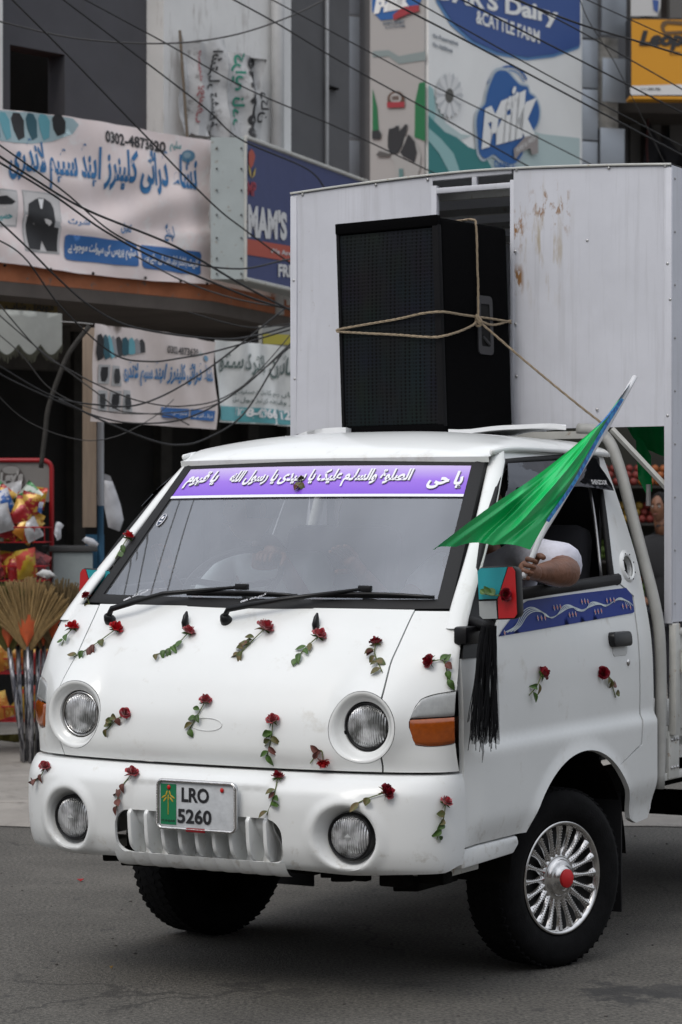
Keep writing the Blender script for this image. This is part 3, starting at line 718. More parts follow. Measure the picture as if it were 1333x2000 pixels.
# ---------------------------------------------------------------- windscreen
def wsc(s, t, off=0):
    """s -1..1 across, t 0..1 up, tracing the glass"""
    z = 1.327+.519*t; hw = .723+(.616-.723)*t; vc = -.795+(-.301+.795)*t; cr = .085-.015*t
    v = vc-cr*(1-abs(s)**2.2); bow = .006*(1-s*s)
    p = Vector((hw*s, v, z+bow*(t-.5)*2))
    if off: p += Vector((0, -math.sin(.81)*1.0, math.cos(.81)))*off
    return p
def ws_px(px, py): return solve(lambda a, b: wsc(a, b), px, py, 0, .5)
WSW = .045
wspan = MB().grid(lambda i, j: wsc(-.975+1.95*i, .012+.976*j), 32, 16).out('windscreen', WGLASS, truck, smooth=True); BODY.append(wspan)
def rim(k, off):  # rectangle loop on the glass at inset k
    L = []
    a, b0, b1 = 1-k*(.95 if k > 0 else 3.0), k*1.15, 1-k*1.3
    for i in range(24): L.append(wsc(-a+2*a*i/24, b0, off))
    for i in range(14): L.append(wsc(a, b0+(b1-b0)*i/14, off))
    for i in range(24): L.append(wsc(a-2*a*i/24, b1, off))
    for i in range(14): L.append(wsc(-a, b1-(b1-b0)*i/14, off))
    return L
b = MB(); LL = [rim(-.012, -.02), rim(-.010, .006), rim(.010, .010), rim(.042, .006), rim(.045, -.004)]
for L in LL: b.V += L
n_ = len(LL[0])
for r_ in range(4):
    for i in range(n_): b.F.append((r_*n_+i, r_*n_+(i+1) % n_, (r_+1)*n_+(i+1) % n_, (r_+1)*n_+i))
b.out('windscreen_seal', BLACK, truck, smooth=True, angle=40)
def band_mat():
    m = bpy.data.materials.new('purple_band_print'); m.use_nodes = True; t = m.node_tree; bs = t.nodes['Principled BSDF']; bs.inputs['Roughness'].default_value = .25
    tc = t.nodes.new('ShaderNodeTexCoord'); s = t.nodes.new('ShaderNodeSeparateXYZ'); t.links.new(tc.outputs['Generated'], s.inputs[0])
    r = t.nodes.new('ShaderNodeValToRGB'); e = r.color_ramp.elements; e[0].position = 0; e[0].color = (.20, .07, .62, 1); e[1].position = 1; e[1].color = (.60, .50, .78, 1)
    q = e.new(.5); q.color = (.30, .14, .70, 1); t.links.new(s.outputs[2], r.inputs[0]); t.links.new(r.outputs[0], bs.inputs['Base Color']); return m
T0, T1 = .735, .955
for k_, u0_ in enumerate((-7.50, -7.22, -6.72, -6.28, -5.93)):
    C_l = catmull([Vector((u0_-.5*(-6+14*t_)+.35*math.exp(-((t_-.5)/.1)**2)*(k_ > 2), -6+14*t_, 7.4+.5*(2*t_-.86)**2)) for t_ in zs(0, 1, 14)], 6)
    o_ = MB().tube([TM @ q_-TM @ C_l[0] for q_ in C_l], .011, 6).out('overhead_cable', BLKP, None, smooth=True); o_.location = TM @ C_l[0]; tag(o_, 'high cable over the road whose reflection curves through the windscreen', 'cable', 'cables reflected in the windscreen')
band = MB().grid(lambda i, j: wsc(-.958+1.916*i, T0+(T1-T0)*j, .004), 32, 4).out('sunstrip', band_mat(), wspan, smooth=True)
STW = mat('strip_white', (.80, .80, .84), .4); STG = mat('strip_grey_shadow', (.12, .11, .16), .5)
MB().grid(lambda i, j: wsc(-.958+1.916*i, T0-.008+.018*j, .006), 32, 1).out('strip_edge', STW, band)
def strip(s, x0, x1, y0, y1, bold, shear=0):
    (s0, ta), (s1, tb) = ws_px(x0, (y0+y1)/2), ws_px(x1, (y0+y1)/2)
    tm = (ta+tb)/2; h = .062; 
    for ds, off, m_, bo in ((.0035, .0065, STG, bold), (0, .0085, STW, bold+.008)):
        text(s, lambda x, y: wsc(s0+(s1-s0)*x+ds, tm-h+2*h*y-ds*.8, off), m_, band, bo, shear)
strip('یا قیوم', 368, 425, 920, 960, .035, .2)
strip('الصلوة والسلام علیک یا سیدی یا رسول الله', 452, 806, 918, 956, .03, .2)
strip('یا حی', 838, 906, 920, 960, .035, .2)
# small round sticker + passenger side label on the inside of the glass
sc_ = ws_px(317, 1017)
stk = MB().grid(lambda i, j: wsc(sc_[0]+.021*j*math.cos(2*math.pi*i), sc_[1]+.042*j*math.sin(2*math.pi*i), .004), 24, 2).out('round_sticker', mat('sticker_dark', (.03, .05, .09), .4), wspan)
MB().tube([wsc(sc_[0]+.021*math.cos(t), sc_[1]+.042*math.sin(t), .005) for t in zs(0, 2*math.pi, 24)], .0015, 4, cap=False).out('sticker_ring', STW, stk)
MB().grid(lambda i, j: wsc(sc_[0]-.008+.016*i, sc_[1]+.004+.02*j, .006), 1, 1).out('sticker_print', STW, stk)
MB().grid(lambda i, j: wsc(sc_[0]-.012+.024*i, sc_[1]-.016+.008*j, .006), 1, 1).out('sticker_print', STW, stk)
# wipers
def wiper(piv, elbow, mid, end, t_end):
    pv = fa(*piv, -.1, 1.28); P0 = front(*pv, .02)
    w = MB().lathe([(.022, 0), (.020, .012), (.012, .03), (.0005, .032)], Matrix.Translation(front(*pv)) @ Vector((0, -.75, .66)).to_track_quat('Z', 'Y').to_matrix().to_4x4(), 14).out('wiper_arm', BLKP, truck, smooth=True)
    E = wsc(*ws_px(*elbow), .05); Mm = wsc(*ws_px(*mid), .032)
    MB().tube([P0, P0+Vector((.02, -.005, .03)), E, Mm], [.011, .012, .010, .006], 6).out('arm', BLKP, w, smooth=True)
    e1 = wsc(*ws_px(*end), .016); s1, tt = ws_px(*end); s0, _t = ws_px(mid[0]-110, mid[1]+8)
    B0 = wsc(s0, _t, .016); 
    MB().tube([B0.lerp(e1, i/8)+Vector((0, -.012, .010))*math.sin(math.pi*i/8) for i in range(9)], .0065, 6).out('blade_frame', BLKP, w, smooth=True)
    MB().tube([B0.lerp(e1, i/6) for i in range(7)], .007, 5, flat=.5).out('blade_rubber', BLACK, w)
    MB().box(Mm, (.05, .02, .022)).out('blade_clip', BLKP, w, bevel=.004)
    dd = (E-P0)
    up = Vector((0, -.72, .69)).normalized(); e_ = dd.normalized(); nn = e_.cross(up).normalized()
    if nn.z < 0: nn = -nn
    text('کریم شاہ R80', lambda x, y: P0+Vector((.02, -.005, .03))+dd*(.25+.45*x)+nn*(-.008+.014*y)+Vector((0, -.013, .009)), STW, w, .01)
    return w
wiper((216, 1212), (330, 1178), (480, 1158), (585, 1170), 0)
wiper((443, 1213), (560, 1190), (720, 1162), (852, 1173), 0)
for x, y in ((363, 1222), (618, 1226)):
    a, z = fa(x, y, .1, 1.25); p = front(a, z)
    MB().tube([p+Vector((0, .004, -.008)), p+Vector((0, -.004, .012)), p+Vector((0, .002, .035)), p+Vector((0, .008, .050))], [.013, .012, .009, .003], 10, flat=1.3).out('washer_nozzle', BLKP, truck, smooth=True)
# ---------------------------------------------------------------- roof
def roof(a, b):
    """a -1..1 across, b 0..1 front to rear"""
    v0 = -.318-.075*(1-abs(a)**2.4)+.02*0; v = v0+(.745-v0)*b; hw = .655-.0*b+.012*sst(b, 0, .25)
    u = hw*a; ea = max(0, 1-abs(a)**3.0)**.5; eb = (1-(1-min(1, b/.42))**2.3)**.75 if b < .42 else 1
    z = 1.853+.03*sst(b, 0, .12)*abs(a)**6+.112*ea*eb-.006*sst(b, .9, 1)
    return Vector((u, v, z))
b = MB().grid(lambda i, j: roof(math.sin((i-.5)*math.pi), j**1.6), 48, 40)
rf = b.out('roof', WHITE, truck, smooth=True); BODY.append(rf)
MB().grid(lambda i, j: roof(math.sin((i-.5)*math.pi), 0)+Vector((0, .004*j, -.02*j)), 48, 1).out('header_lip', WHITE, rf, smooth=True)
# cab back wall, floor, interior
MB().box((0, .755, 1.2), (1.24, .02, 1.36)).out('cab_back_wall', INTER, truck)
MB().box((0, -.1, .80), (1.6, 1.5, .04)).out('cab_floor', INTER, truck)
MB().box((0, -.72, 1.12), (1.5, .25, .34)).out('dashboard', INTER, truck, bevel=.05)
MB().grid(lambda i, j: Vector((-.62+1.24*i, -.25+.95*j, 1.845)), 1, 1).out('headliner', mat('headliner', (.09, .09, .10), .9), truck)
for u in (-.42, .42):
    MB().box((u, .22, .98), (.5, .5, .14)).out('seat', mat('seat_cloth', (.025, .025, .03), .9), truck, bevel=.04)
    MB().box((u, .50, 1.30), (.5, .14, .62), Matrix.Rotation(-.15, 3, 'X')).out('seat_back', MATS['seat_cloth'], truck, bevel=.05)
SWC = on_v(455, 1135, -.42)
Ms = Matrix.Translation(SWC) @ Matrix.Rotation(R(38), 4, 'X')
sw = MB().tube([Ms @ Vector((.19*math.cos(t), .19*math.sin(t), 0)) for t in zs(0, 2*math.pi, 36)], .013, 8, cap=False).out('steering_wheel', BLKP, truck, smooth=True)
MB().tube([Ms @ Vector((-.18, 0, 0)), Ms @ Vector((0, 0, -.03)), Ms @ Vector((.18, 0, 0))], .012, 6).out('spoke', BLKP, sw)
MB().tube([Ms @ Vector((0, 0, -.02)), Ms @ Vector((0, -.02, -.3))], .03, 8).out('column', BLKP, sw)
MB().box((.0, -.30, 1.74), (.16, .012, .055)).out('rearview_mirror', BLKP, truck, bevel=.008)
mb_ = on_v(662, 975, -.33); MB().tube([mb_+Vector((0, 0, .03)), mb_, mb_+Vector((-.01, 0, -.05)), mb_+Vector((-.004, 0, -.10))], [.02, .016, .008, .003], 6).out('hanging_charm', STW, truck)

# ---------------------------------------------------------------- door mirrors
def quad_on(fr, pts, m, parent, name, h=.004):
    return MB().prism(pts, lambda p: fr @ Vector((p[0], p[1], h)), lambda p: fr @ Vector((p[0], p[1], 0))).out(name, m, parent)
for sgn in (1, -1):
    if sgn > 0:
        v_ = -.86; pp = [on_v(x, y, v_) for x, y in ((928, 1110), (1005, 1100), (1019, 1205), (938, 1218))]
        c0 = sum(pp, Vector())/4; ex = (pp[1]-pp[0]); 
    dx, dz = (1, 1)
    W_ = (pp[1].x-pp[0].x+pp[2].x-pp[3].x)/2; H_ = ((pp[0].z-pp[3].z)+(pp[1].z-pp[2].z))/2
    cx = c0.x if sgn > 0 else on_v(186, 1150, -.70).x; v_ = -.86 if sgn > 0 else -.70
    if sgn < 0: c0 = Vector((cx, v_, on_v(200, 1158, -.70).z))
    fr = Matrix.Translation((cx, v_, c0.z)) @ Matrix.Rotation(-sgn*.05, 4, 'Y') @ Matrix.Rotation(math.pi/2, 4, 'X') @ Matrix.Rotation(0, 4, 'Y')
    # fr: local x = u, local y = z, local z = -v (forward)
    mr = MB().prism(rrect(0, 0, W_, H_, .022), lambda p: fr @ Vector((p[0], p[1], .0)), lambda p: fr @ Vector((p[0]*.94, p[1]*.94, -.055))).out('door_mirror', BLKP, truck, bevel=.01)
    w, h = W_/2-.006, H_/2-.006; s = sgn
    X = lambda pts: [(s*x, y) for x, y in pts]
    quad_on(fr, X([(-w+.01, h), (w*.60, h), (0.002, -.15*h), (-.05*w, -.22*h), (-w, -.22*h), (-w, h-.01)]), TEAL, mr, 'teal_patch')
    quad_on(fr, X([(w*.66, h), (w-.01, h), (w, h-.015), (w, -h+.012), (w-.01, -h), (.02*w, -h), (.02*w, -.25*h)]), REDT, mr, 'red_patch')
    quad_on(fr, X([(-w, -.30*h), (-.08*w, -.30*h), (-.06*w, -h), (-w+.012, -h), (-w, -h+.012)]), mat('grey_patch', (.36, .38, .38), .3), mr, 'grey_patch')
    q = fr @ Vector((-s*w*.6, -h, -.03)); MB().tube([q, q+Vector((-s*.02, .02, -.03)), side(-.80, 1.285, s, .0) if s > 0 else side(-.60, 1.33, s, -.03)], [.018, .022, .022], 8).out('mirror_stalk', BLKP, mr, smooth=True)
    if s > 0: MB().box(side(-.845, 1.24, s, .01), (.05, .12, .06)).out('stalk_foot', BLKP, mr, bevel=.01)
# ---------------------------------------------------------------- wheels
def wheel(u, v, steer, cap=True, r=.325):
    s = 1 if u > 0 else -1
    M = Matrix.Translation((u, v, r)) @ Matrix.Rotation(steer, 4, 'Z') @ Matrix.Rotation(s*math.pi/2, 4, 'Y')   # local z out
    prof = [(.205, -.09), (.24, -.105), (.285, -.108), (.312, -.095), (.323, -.075), (.325, -.03), (.325, .03), (.323, .072), (.312, .092), (.285, .106), (.245, .104), (.215, .092), (.205, .08)]
    ty = MB().lathe(prof, M, 72).out('wheel', TYRE, truck, smooth=True, angle=50)
    tr_ = MB()
    for i in range(60):      # tread lugs
        for j, (h0, tw) in enumerate(((-.066, .5), (-.022, -.5), (.022, .5), (.066, -.5))):
            t = 2*math.pi*(i+.5*(j % 2))/60; Q = M @ Matrix.Rotation(t, 4, 'Z') @ Matrix.Translation((.3225, 0, h0)) @ Matrix.Rotation(tw, 4, 'X')
            tr_.add([Q @ Vector((x, y, z)) for x in (-.004, .004) for y in (-.011, .011) for z in (-.017, .017)], [(0, 1, 3, 2), (4, 6, 7, 5), (0, 4, 5, 1), (2, 3, 7, 6), (0, 2, 6, 4), (1, 5, 7, 3)])
    tag(tr_.out('tread', TYRE, ty), kind='stuff')
    if not cap:
        MB().lathe([(.205, -.085), (.19, -.08), (.18, .0), (.10, .01), (.0005, .02)], M, 40).out('steel_disc', DARK, ty, smooth=True); return ty
    MB().lathe([(.207, .076), (.208, .088), (.203, .094), (.196, .090), (.190, .080), (.187, .070), (.186, .04)], M, 72).out('rim', CHROME, ty, smooth=True)
    MB().lathe([(.188, .045), (.05, .045), (.0005, .045)], M, 40).out('disc_backing', mat('brake_dark', (.006, .006, .006), .6), ty)
    MB().lathe([(.088, .048), (.090, .064), (.084, .071), (.076, .074), (.070, .072), (.066, .084), (.058, .090), (.050, .090), (.044, .098), (.036, .106), (.030, .108)], M, 56).out('hub_cone', CHROME, ty, smooth=True)
    MB().lathe([(.034, .104), (.034, .113), (.031, .116), (.0005, .118)], M, 32).out('hub_cap', mat('red_cap', (.55, .008, .012), .55), ty, smooth=True)
    # one fluted spoke, shared mesh
    b_ = MB(); 
    def spk(i, j):
        rr = .080+(.190-.080)*i; w0 = .0085+.0085*(sst(i, .0, .30)*0)+.011*abs(2*i-1)**2.2*1.0; y = (j-.5)*2*w0
        return Vector((rr, y, .062+.012*math.sin(math.pi*j)+.010*math.sin(math.pi*i)*0+.012*i))
    b_.grid(spk, 12, 6)
    for k in range(9):
        for sy in (-1, 1):
            i = .12+.76*k/8; w0 = .0085+.011*abs(2*i-1)**2.2; b_.ball((.080+.11*i, sy*w0*.55, .071+.012*i), .0026, 6)
    me = None
    for k in range(20):
        Q = M @ Matrix.Rotation(2*math.pi*k/20, 4, 'Z')
        if me is None:
            o = mesh('hubcap_spoke', b_.V, b_.F, CHROME, ty, True, angle=60); me = o.data
        else: o = bpy.data.objects.new('hubcap_spoke', me); link(o); o.parent = ty
        o.matrix_local = Q
    return ty
wheel(.725, .0, -R(17))
wheel(-.725, .0, -R(17), cap=False)
for u in (.70, -.70): wheel(u, 2.45, 0, cap=False)
MB().tube([(-.7, .02, .33), (.7, .02, .33)], .045, 10).out('front_axle', DARK, truck, smooth=True)
MB().tube([(-.7, 2.45, .33), (.7, 2.45, .33)], .06, 10).out('rear_axle', DARK, truck, smooth=True)
for u in (-.36, .36): MB().box((u, 1.3, .52), (.07, 4.3, .13)).out('chassis_rail', DARK, truck)
MB().box((.0, .9, .45), (.5, .6, .25)).out('gearbox', DARK, truck, bevel=.04)

# ---------------------------------------------------------------- box body and bed
BV = .876; BU = .872
def bxy(px, py): p = on_v(px, py, BV); return (p.x, p.z)
zl = 2.0
def topz(u): return 3.072-.036*(abs(u)/BU)**1.6
o0, o1 = bxy(846, 500)[0], bxy(1002, 500)[0]
def sheetx(name, ua, ub, m, th=.004, v=BV, zb=2.0, parent=None):
    n = 10; poly = [(ua, zb), (ub, zb)]+[(ub+(ua-ub)*i/n, topz(ub+(ua-ub)*i/n)-.012) for i in range(n+1)]
    def f(a, z): return Vector((a, v-.004*math.sin(a*7+1)*math.sin(z*4.2), z))
    return panel(name, poly, [], .10, f, th, m, parent or truck)
sheetx('front_sheet', -BU, o0-.002, SHEET)
shr = sheetx('front_sheet', o1+.004, BU-.004, SHEETR)
# rust patches on the right hand sheet (object-space windows round the places seen in the photo)
for (x, y, hw, hh, lo) in ((1075, 412, .12, .13, .535), (1012, 445, .035, .11, .50), (1012, 545, .03, .07, .46), (1090, 400, .05, .05, .52)):
    c = bxy(x, y); mixin(SHEETR, 26, lo, lo+.10, (.26, .13, .045), stretch=(1.3, 1, .55), zrange=[(0, c[0], hw), (2, c[1], hh)])
for x, y, hw, hh in ((1060, 470, .15, .30),): c = bxy(x, y); mixin(SHEETR, 9, .52, .68, (.42, .36, .28), stretch=(3, 1, .5), zrange=[(0, c[0], hw), (2, c[1], hh)])
STUD = mat('rivet', (.45, .45, .45), .35, metal=.6)
for x, y in ((592, 380), (735, 361), (836, 351), (1010, 332), (1190, 328), (1300, 325), (1148, 470), (1007, 491), (1008, 633), (1305, 515), (1310, 585), (575, 548), (577, 740), (1167, 800), (1305, 812), (1010, 735)):
    u, z = bxy(x, y); MB().ball((u, BV-.004, z), (.0065, .003, .0065), 8).out('rivet', STUD, truck, smooth=True)
# opening frame: posts, two header rails and stub
def rail(name, pa, pb, r, m=SHEET, v=BV+.012): 
    a, b_ = on_v(*pa, v), on_v(*pb, v); d = b_-a; L = d.length; c = (a+b_)/2
    q = d.to_track_quat('X', 'Z').to_matrix(); return MB().box(c, (L, r, r), q).out(name, m, truck, bevel=.003)
za = topz(o0)-.03
MB().box((o0+.004, BV+.014, 2.5), (.026, .03, 1.04)).out('opening_post', SHEET, truck, bevel=.003)
MB().box((o1-.004, BV+.014, 2.5), (.018, .03, 1.04)).out('opening_post', SHEET, truck, bevel=.003)
rail('header_rail', (846, 349), (1002, 334), .022); rail('header_rail', (848, 374), (1002, 362), .024)
u_, z_ = bxy(926, 350); MB().box((u_, BV+.012, z_), (.022, .02, .07)).out('header_stub', SHEET, truck, bevel=.002)
# roof skin and edge trim
BL = 2.6
MB().grid(lambda i, j: Vector((-BU+2*BU*i, BV-.006+BL*j, topz(-BU+2*BU*i))), 16, 2).out('box_roof', SHEET, truck, smooth=True)
MB().tube([Vector((-BU+2*BU*i/16, BV-.005, topz(-BU+2*BU*i/16)-.004)) for i in range(17)], .005, 6).out('roof_edge_trim', GREYM, truck)
for s in (1, -1):
    MB().grid(lambda i, j: Vector((s*BU, BV+BL*i, (1.226 if s > 0 else 1.226)+(3.03-1.226)*j)), 6, 6).out('side_sheet', SHEET, truck)
    MB().box((s*(BU-.014), BV+.004, 2.12), (.032, .016, 1.80)).out('corner_post', SHEETR, truck, bevel=.003)
    for k in range(9): MB().ball((s*(BU+.002), BV+.035, 1.3+.21*k), (.003, .006, .006), 6).out('rivet', STUD, truck)
    for k in range(5): MB().box((s*(BU-.03), BV+.6*k+.1, 2.1), (.03, .03, 1.8)).out('box_stud', SHEET, truck)
MB().box((0, BV+BL, 2.62), (1.74, .01, .82)).out('box_back_sheet', mat('box_inner_dark', (.05, .05, .05), .8), truck)
for k in range(5): MB().box((0, BV+.15+.5*k, 2.99), (1.70, .03, .03)).out('roof_bow', GREYM, truck)
# bed: floor, front board, drop sides with latch, lower frame
MB().box((0, 2.2, .70), (1.66, 2.7, .05)).out('bed_floor', GREYM, truck)
MB().box((0, .90, .95), (1.55, .02, .5)).out('headboard', mat('headboard_dark', (.06, .06, .055), .7), truck)
for s in (1, -1):
    ds = MB().box((s*.862, 2.24, 1.0), (.022, 2.66, .40)).out('drop_side', GREYM, truck, bevel=.004)
    MB().box((s*.874, .905, 1.0), (.03, .05, .44)).out('bed_post', GREYM, truck, bevel=.004)
    MB().box((s*.875, 2.24, 1.185), (.03, 2.66, .02)).out('side_rail', GREYM, ds, bevel=.003)
    lt = MB().tube(catmull([(s*.90, .925, 1.12), (s*.915, .95, 1.08), (s*.905, .955, 1.02), (s*.90, .97, .97), (s*.905, .965, .90)], 5), .009, 8).out('latch', GREYM, truck, smooth=True)
    MB().tube([(s*.895, .95, 1.13), (s*.91, .975, 1.09), (s*.905, .985, 1.03)], .007, 6).out('latch_arm', GREYM, lt, smooth=True)
    MB().box((s*.89, .95, 1.07), (.02, .05, .09)).out('latch_plate', GREYM, lt, bevel=.003)
    MB().ball((s*.915, .96, 1.035), .012, 8).out('latch_bolt', mat('rust', (.18, .08, .03), .8), lt)
    lf = MB().box((s*.84, 2.2, .79), (.03, 2.7, .05)).out('lower_frame', GREYM, truck, bevel=.004)
    MB().box((s*.84, 2.2, .615), (.03, 2.7, .03)).out('lower_rail', GREYM, truck, bevel=.004)
    for k in range(5): MB().box((s*.845, .93+.62*k, .70), (.035, .11, .19)).out('frame_plate', GREYM, truck, bevel=.004)
    for a in (.90, .93, .96):
        for z in (.65, .76): MB().ball((s*.865, a, z), (.006, .008, .008), 8).out('bolt', STUD, truck)
    # hoop tube behind the cab
    pts = [on_v(x, y, .83) for x, y in ((1130, 838), (1165, 842), (1190, 862), (1211, 915), (1232, 995), (1254, 1080), (1276, 1165), (1288, 1235), (1291, 1330), (1290, 1430), (1287, 1540))]
    pts = [Vector((s*p.x, p.y, p.z)) for p in pts]
    MB().tube(catmull(pts, 4), .024, 10).out('hoop_tube', TUBE, truck, smooth=True)
MB().tube([on_v(1195, 838, .84)+Vector((0, 0, 0)), on_v(1308, 958, .90)], .013, 4).out('brace_bar', GREYM, truck)
MB().box((0, .83, 1.97), (1.1, .03, .03)).out('hoop_cross_bar', GREYM, truck)
for x, z in ((.3, 1.7), (-.2, 1.3)): pass
# ================================================================ THINGS ON AND IN THE TRUCK
RT = lambda u, v: 1.966
# ---- loudspeaker
SC = Vector((.697, 9.97, 1.975)); al = R(38)
e1 = Vector((math.cos(al), -math.sin(al), 0)); e2 = Vector((math.sin(al), math.cos(al), 0))
SWd, SD, SH = .502, .470, .838
spk = empty('loudspeaker', tuple(SC-e2*SD/2-e1*SWd/2), 0, 'big black loudspeaker cabinet roped upright on the cab roof', 'loudspeaker')
SPB = SC-e1*SWd-e2*SD     # front left bottom corner
tilt = -R(2.2)
def spp(x, y, z):   # x across 0..SWd, y depth, z up ; slight lean to the left
    return SPB+e1*(x+(z-.0)*math.sin(tilt)*(1 if 1 else 0))+e2*y+Vector((0, 0, z))
CAB = mat('speaker_carpet', (.0022, .0022, .0025), .95, bump=.3, bscale=300, spec=.05)
GRL = bpy.data.materials.new('speaker_grille'); GRL.use_nodes = True
def grille_nodes():
    t = GRL.node_tree; b = t.nodes['Principled BSDF']; b.inputs['Roughness'].default_value = .45; b.inputs['Metallic'].default_value = .2; b.inputs['Specular IOR Level'].default_value = .15
    tc = t.nodes.new('ShaderNodeTexCoord'); v = t.nodes.new('ShaderNodeTexVoronoi'); v.inputs['Scale'].default_value = 70
    v.inputs['Randomness'].default_value = .0; t.links.new(tc.outputs['Object'], v.inputs[0])
    r = t.nodes.new('ShaderNodeValToRGB'); r.color_ramp.elements[0].position = .25; r.color_ramp.elements[1].position = .45
    r.color_ramp.elements[0].color = (.0006, .0006, .0007, 1); r.color_ramp.elements[1].color = (.012, .016, .019, 1)
    t.links.new(v.outputs[0], r.inputs[0]); n = t.nodes.new('ShaderNodeTexNoise'); n.inputs['Scale'].default_value = 5; t.links.new(tc.outputs['Object'], n.inputs[0])
    mx = t.nodes.new('ShaderNodeMix'); mx.data_type = 'RGBA'; mx.blend_type = 'MULTIPLY'; mx.inputs[0].default_value = .8
    t.links.new(r.outputs[0], mx.inputs[6]); t.links.new(n.outputs[1], mx.inputs[7]); t.links.new(mx.outputs[2], b.inputs['Base Color'])
    bp = t.nodes.new('ShaderNodeBump'); bp.inputs['Strength'].default_value = .5; bp.inputs['Distance'].default_value = .003; t.links.new(v.outputs[0], bp.inputs['Height']); t.links.new(bp.outputs[0], b.inputs['Normal'])
grille_nodes()
def spbox(nm, x0, x1, y0, y1, z0, z1, m, p=spk, bev=.004, w=0):
    b = MB(); V = [spp(x, y, z) for x in (x0, x1) for y in (y0, y1) for z in (z0, z1)]
    b.add(V, [(0, 1, 3, 2), (4, 6, 7, 5), (0, 4, 5, 1), (2, 3, 7, 6), (0, 2, 6, 4), (1, 5, 7, 3)]); return b.out(nm, m, p, world=True, bevel=bev)
cabn = spbox('cabinet', .0, SWd, .012, SD, 0, SH, CAB, bev=.012)
spbox('front_rim', -.004, SWd+.0, -.014, .012, SH-.035, SH+.008, CAB); spbox('front_rim', -.004, SWd, -.014, .012, -.002, .028, CAB)
spbox('front_rim', SWd-.028, SWd+.002, -.012, .012, .02, SH-.03, mat('edge_trim', (.006, .006, .007), .8, spec=.15)); spbox('front_rim', -.004, .010, -.010, .012, .02, SH-.03, MATS['edge_trim'])
gf = MB().grid(lambda i, j: spp(.012+(SWd-.042)*i, -.002-.008*math.sin(math.pi*i)*math.sin(math.pi*j)**.5, .03+(SH-.07)*j), 12, 12).out('grille', GRL, spk, smooth=True, world=True)
# side handle: frame round a flat black face painted as the cup's shade
def spside(y, z, o=0): return spp(SWd+o, y, z)
hy, hz = .29, .432
fr_ = rrect(hy, hz, .105, .235, .02)
inr = rrect(hy, hz, .062, .17, .008)
b = MB(); n_ = len(fr_)
b.V = [spside(*p, .006) for p in fr_]+[spside(*p, .006) for p in inr]+[spside(*p, -.0) for p in fr_]+[spside(*p, .0015) for p in inr]
for i in range(n_):
    k = (i+1) % n_; b.F += [(i, k, n_+k, n_+i), (i, 2*n_+i, 2*n_+k, k), (n_+i, n_+k, 3*n_+k, 3*n_+i)]
hf = b.out('handle_frame', mat('handle_plastic', (.022, .022, .024), .5), spk, world=True)
MB().add([spside(*p, .002) for p in inr], [tuple(range(len(inr)))]).out('handle_recess_shade', mat('pitch_dark', (.001, .001, .001), .9), hf, world=True)
MB().tube([spside(hy-.02, hz-.045, .004), spside(hy+.015, hz-.075, .012), spside(hy+.02, hz-.075, .004)], .006, 6).out('grip', MATS['handle_plastic'], hf, world=True)
# ---- rope
ROPE = mat('jute_rope', (.30, .235, .16), .9, var=.25, vscale=60, bump=.6, bscale=220)
def rope(name, P, r, label, n=6):
    C = catmull(P, n); C = dens3(C, .02); b = MB()
    # twisted strands
    for k in range(3):
        Q = []; d0 = None; s = 0
        for i, p in enumerate(C):
            d = (C[min(i+1, len(C)-1)]-C[max(0, i-1)]).normalized(); a = Vector((0, 0, 1)) if abs(d.z) < .9 else Vector((1, 0, 0))
            x = (a-d*a.dot(d)).normalized(); y = d.cross(x); s += .9
            t = s+k*2.094; Q.append(p+(x*math.cos(t)+y*math.sin(t))*r*.45)
        b.tube(Q, r*.62, 5)
    return b
def dens3(L, sp):
    out = [L[0]]
    for a, b in zip(L, L[1:]):
        n = max(1, math.ceil((b-a).length/sp)); out += [a.lerp(b, (i+1)/n) for i in range(n)]
    return out
rp_ = empty('tie_rope', tuple(spp(SWd, .25, .45)), 0, 'beige jute rope wound round the loudspeaker and tied off to the cab corner', 'rope')
kn = spside(.23, .445, .012)
rr_ = .0050
def rope_part(nm, P): rope(nm, P, rr_, '').out(nm, ROPE, rp_, smooth=True, world=True)
rope_part('upper_turn', [spp(-.006, .03, .418), spp(-.004, -.016, .42), spp(.15, -.018, .434), spp(.30, -.018, .447), spp(SWd-.08, -.020, .462), spp(SWd+.012, -.016, .464), spside(.12, .462, .010), spside(.30, .46, .010), spside(.44, .456, .010), spside(SD, .452, .006)])
rope_part('lower_turn', [spp(-.006, .03, .414), spp(-.004, -.016, .412), spp(.12, -.018, .400), spp(.30, -.020, .384), spp(SWd-.05, -.022, .368), spp(SWd+.012, -.012, .37), spside(.10, .395, .010), spside(.19, .425, .012), kn, spside(.33, .435, .012), spside(SD, .462, .006)])
rope_part('top_turn', [spp(.10, .20, SH+.004), spp(.25, .19, SH+.008), spp(SWd-.08, .225, SH+.010), spp(SWd-.005, .235, SH+.012), spside(.236, SH-.02, .012), spside(.238, SH-.2, .010), spside(.24, .6, .010), kn])
kb = MB()
for k in range(3): kb.tube([kn+Vector((.012*math.cos(t+k), -.01-.004*k, .016*math.sin(t)+.006*(k-1))) for t in zs(0, 2*math.pi, 12)], rr_, 6, cap=False)
kb.out('knot', ROPE, rp_, smooth=True, world=True)
tie = TM @ on_v(1190, 838, .80)
guy = [kn, kn.lerp(tie, .35)+Vector((0, 0, -.006)), kn.lerp(tie, .7)+Vector((0, 0, -.006)), tie]
rope_part('stay_line', guy)
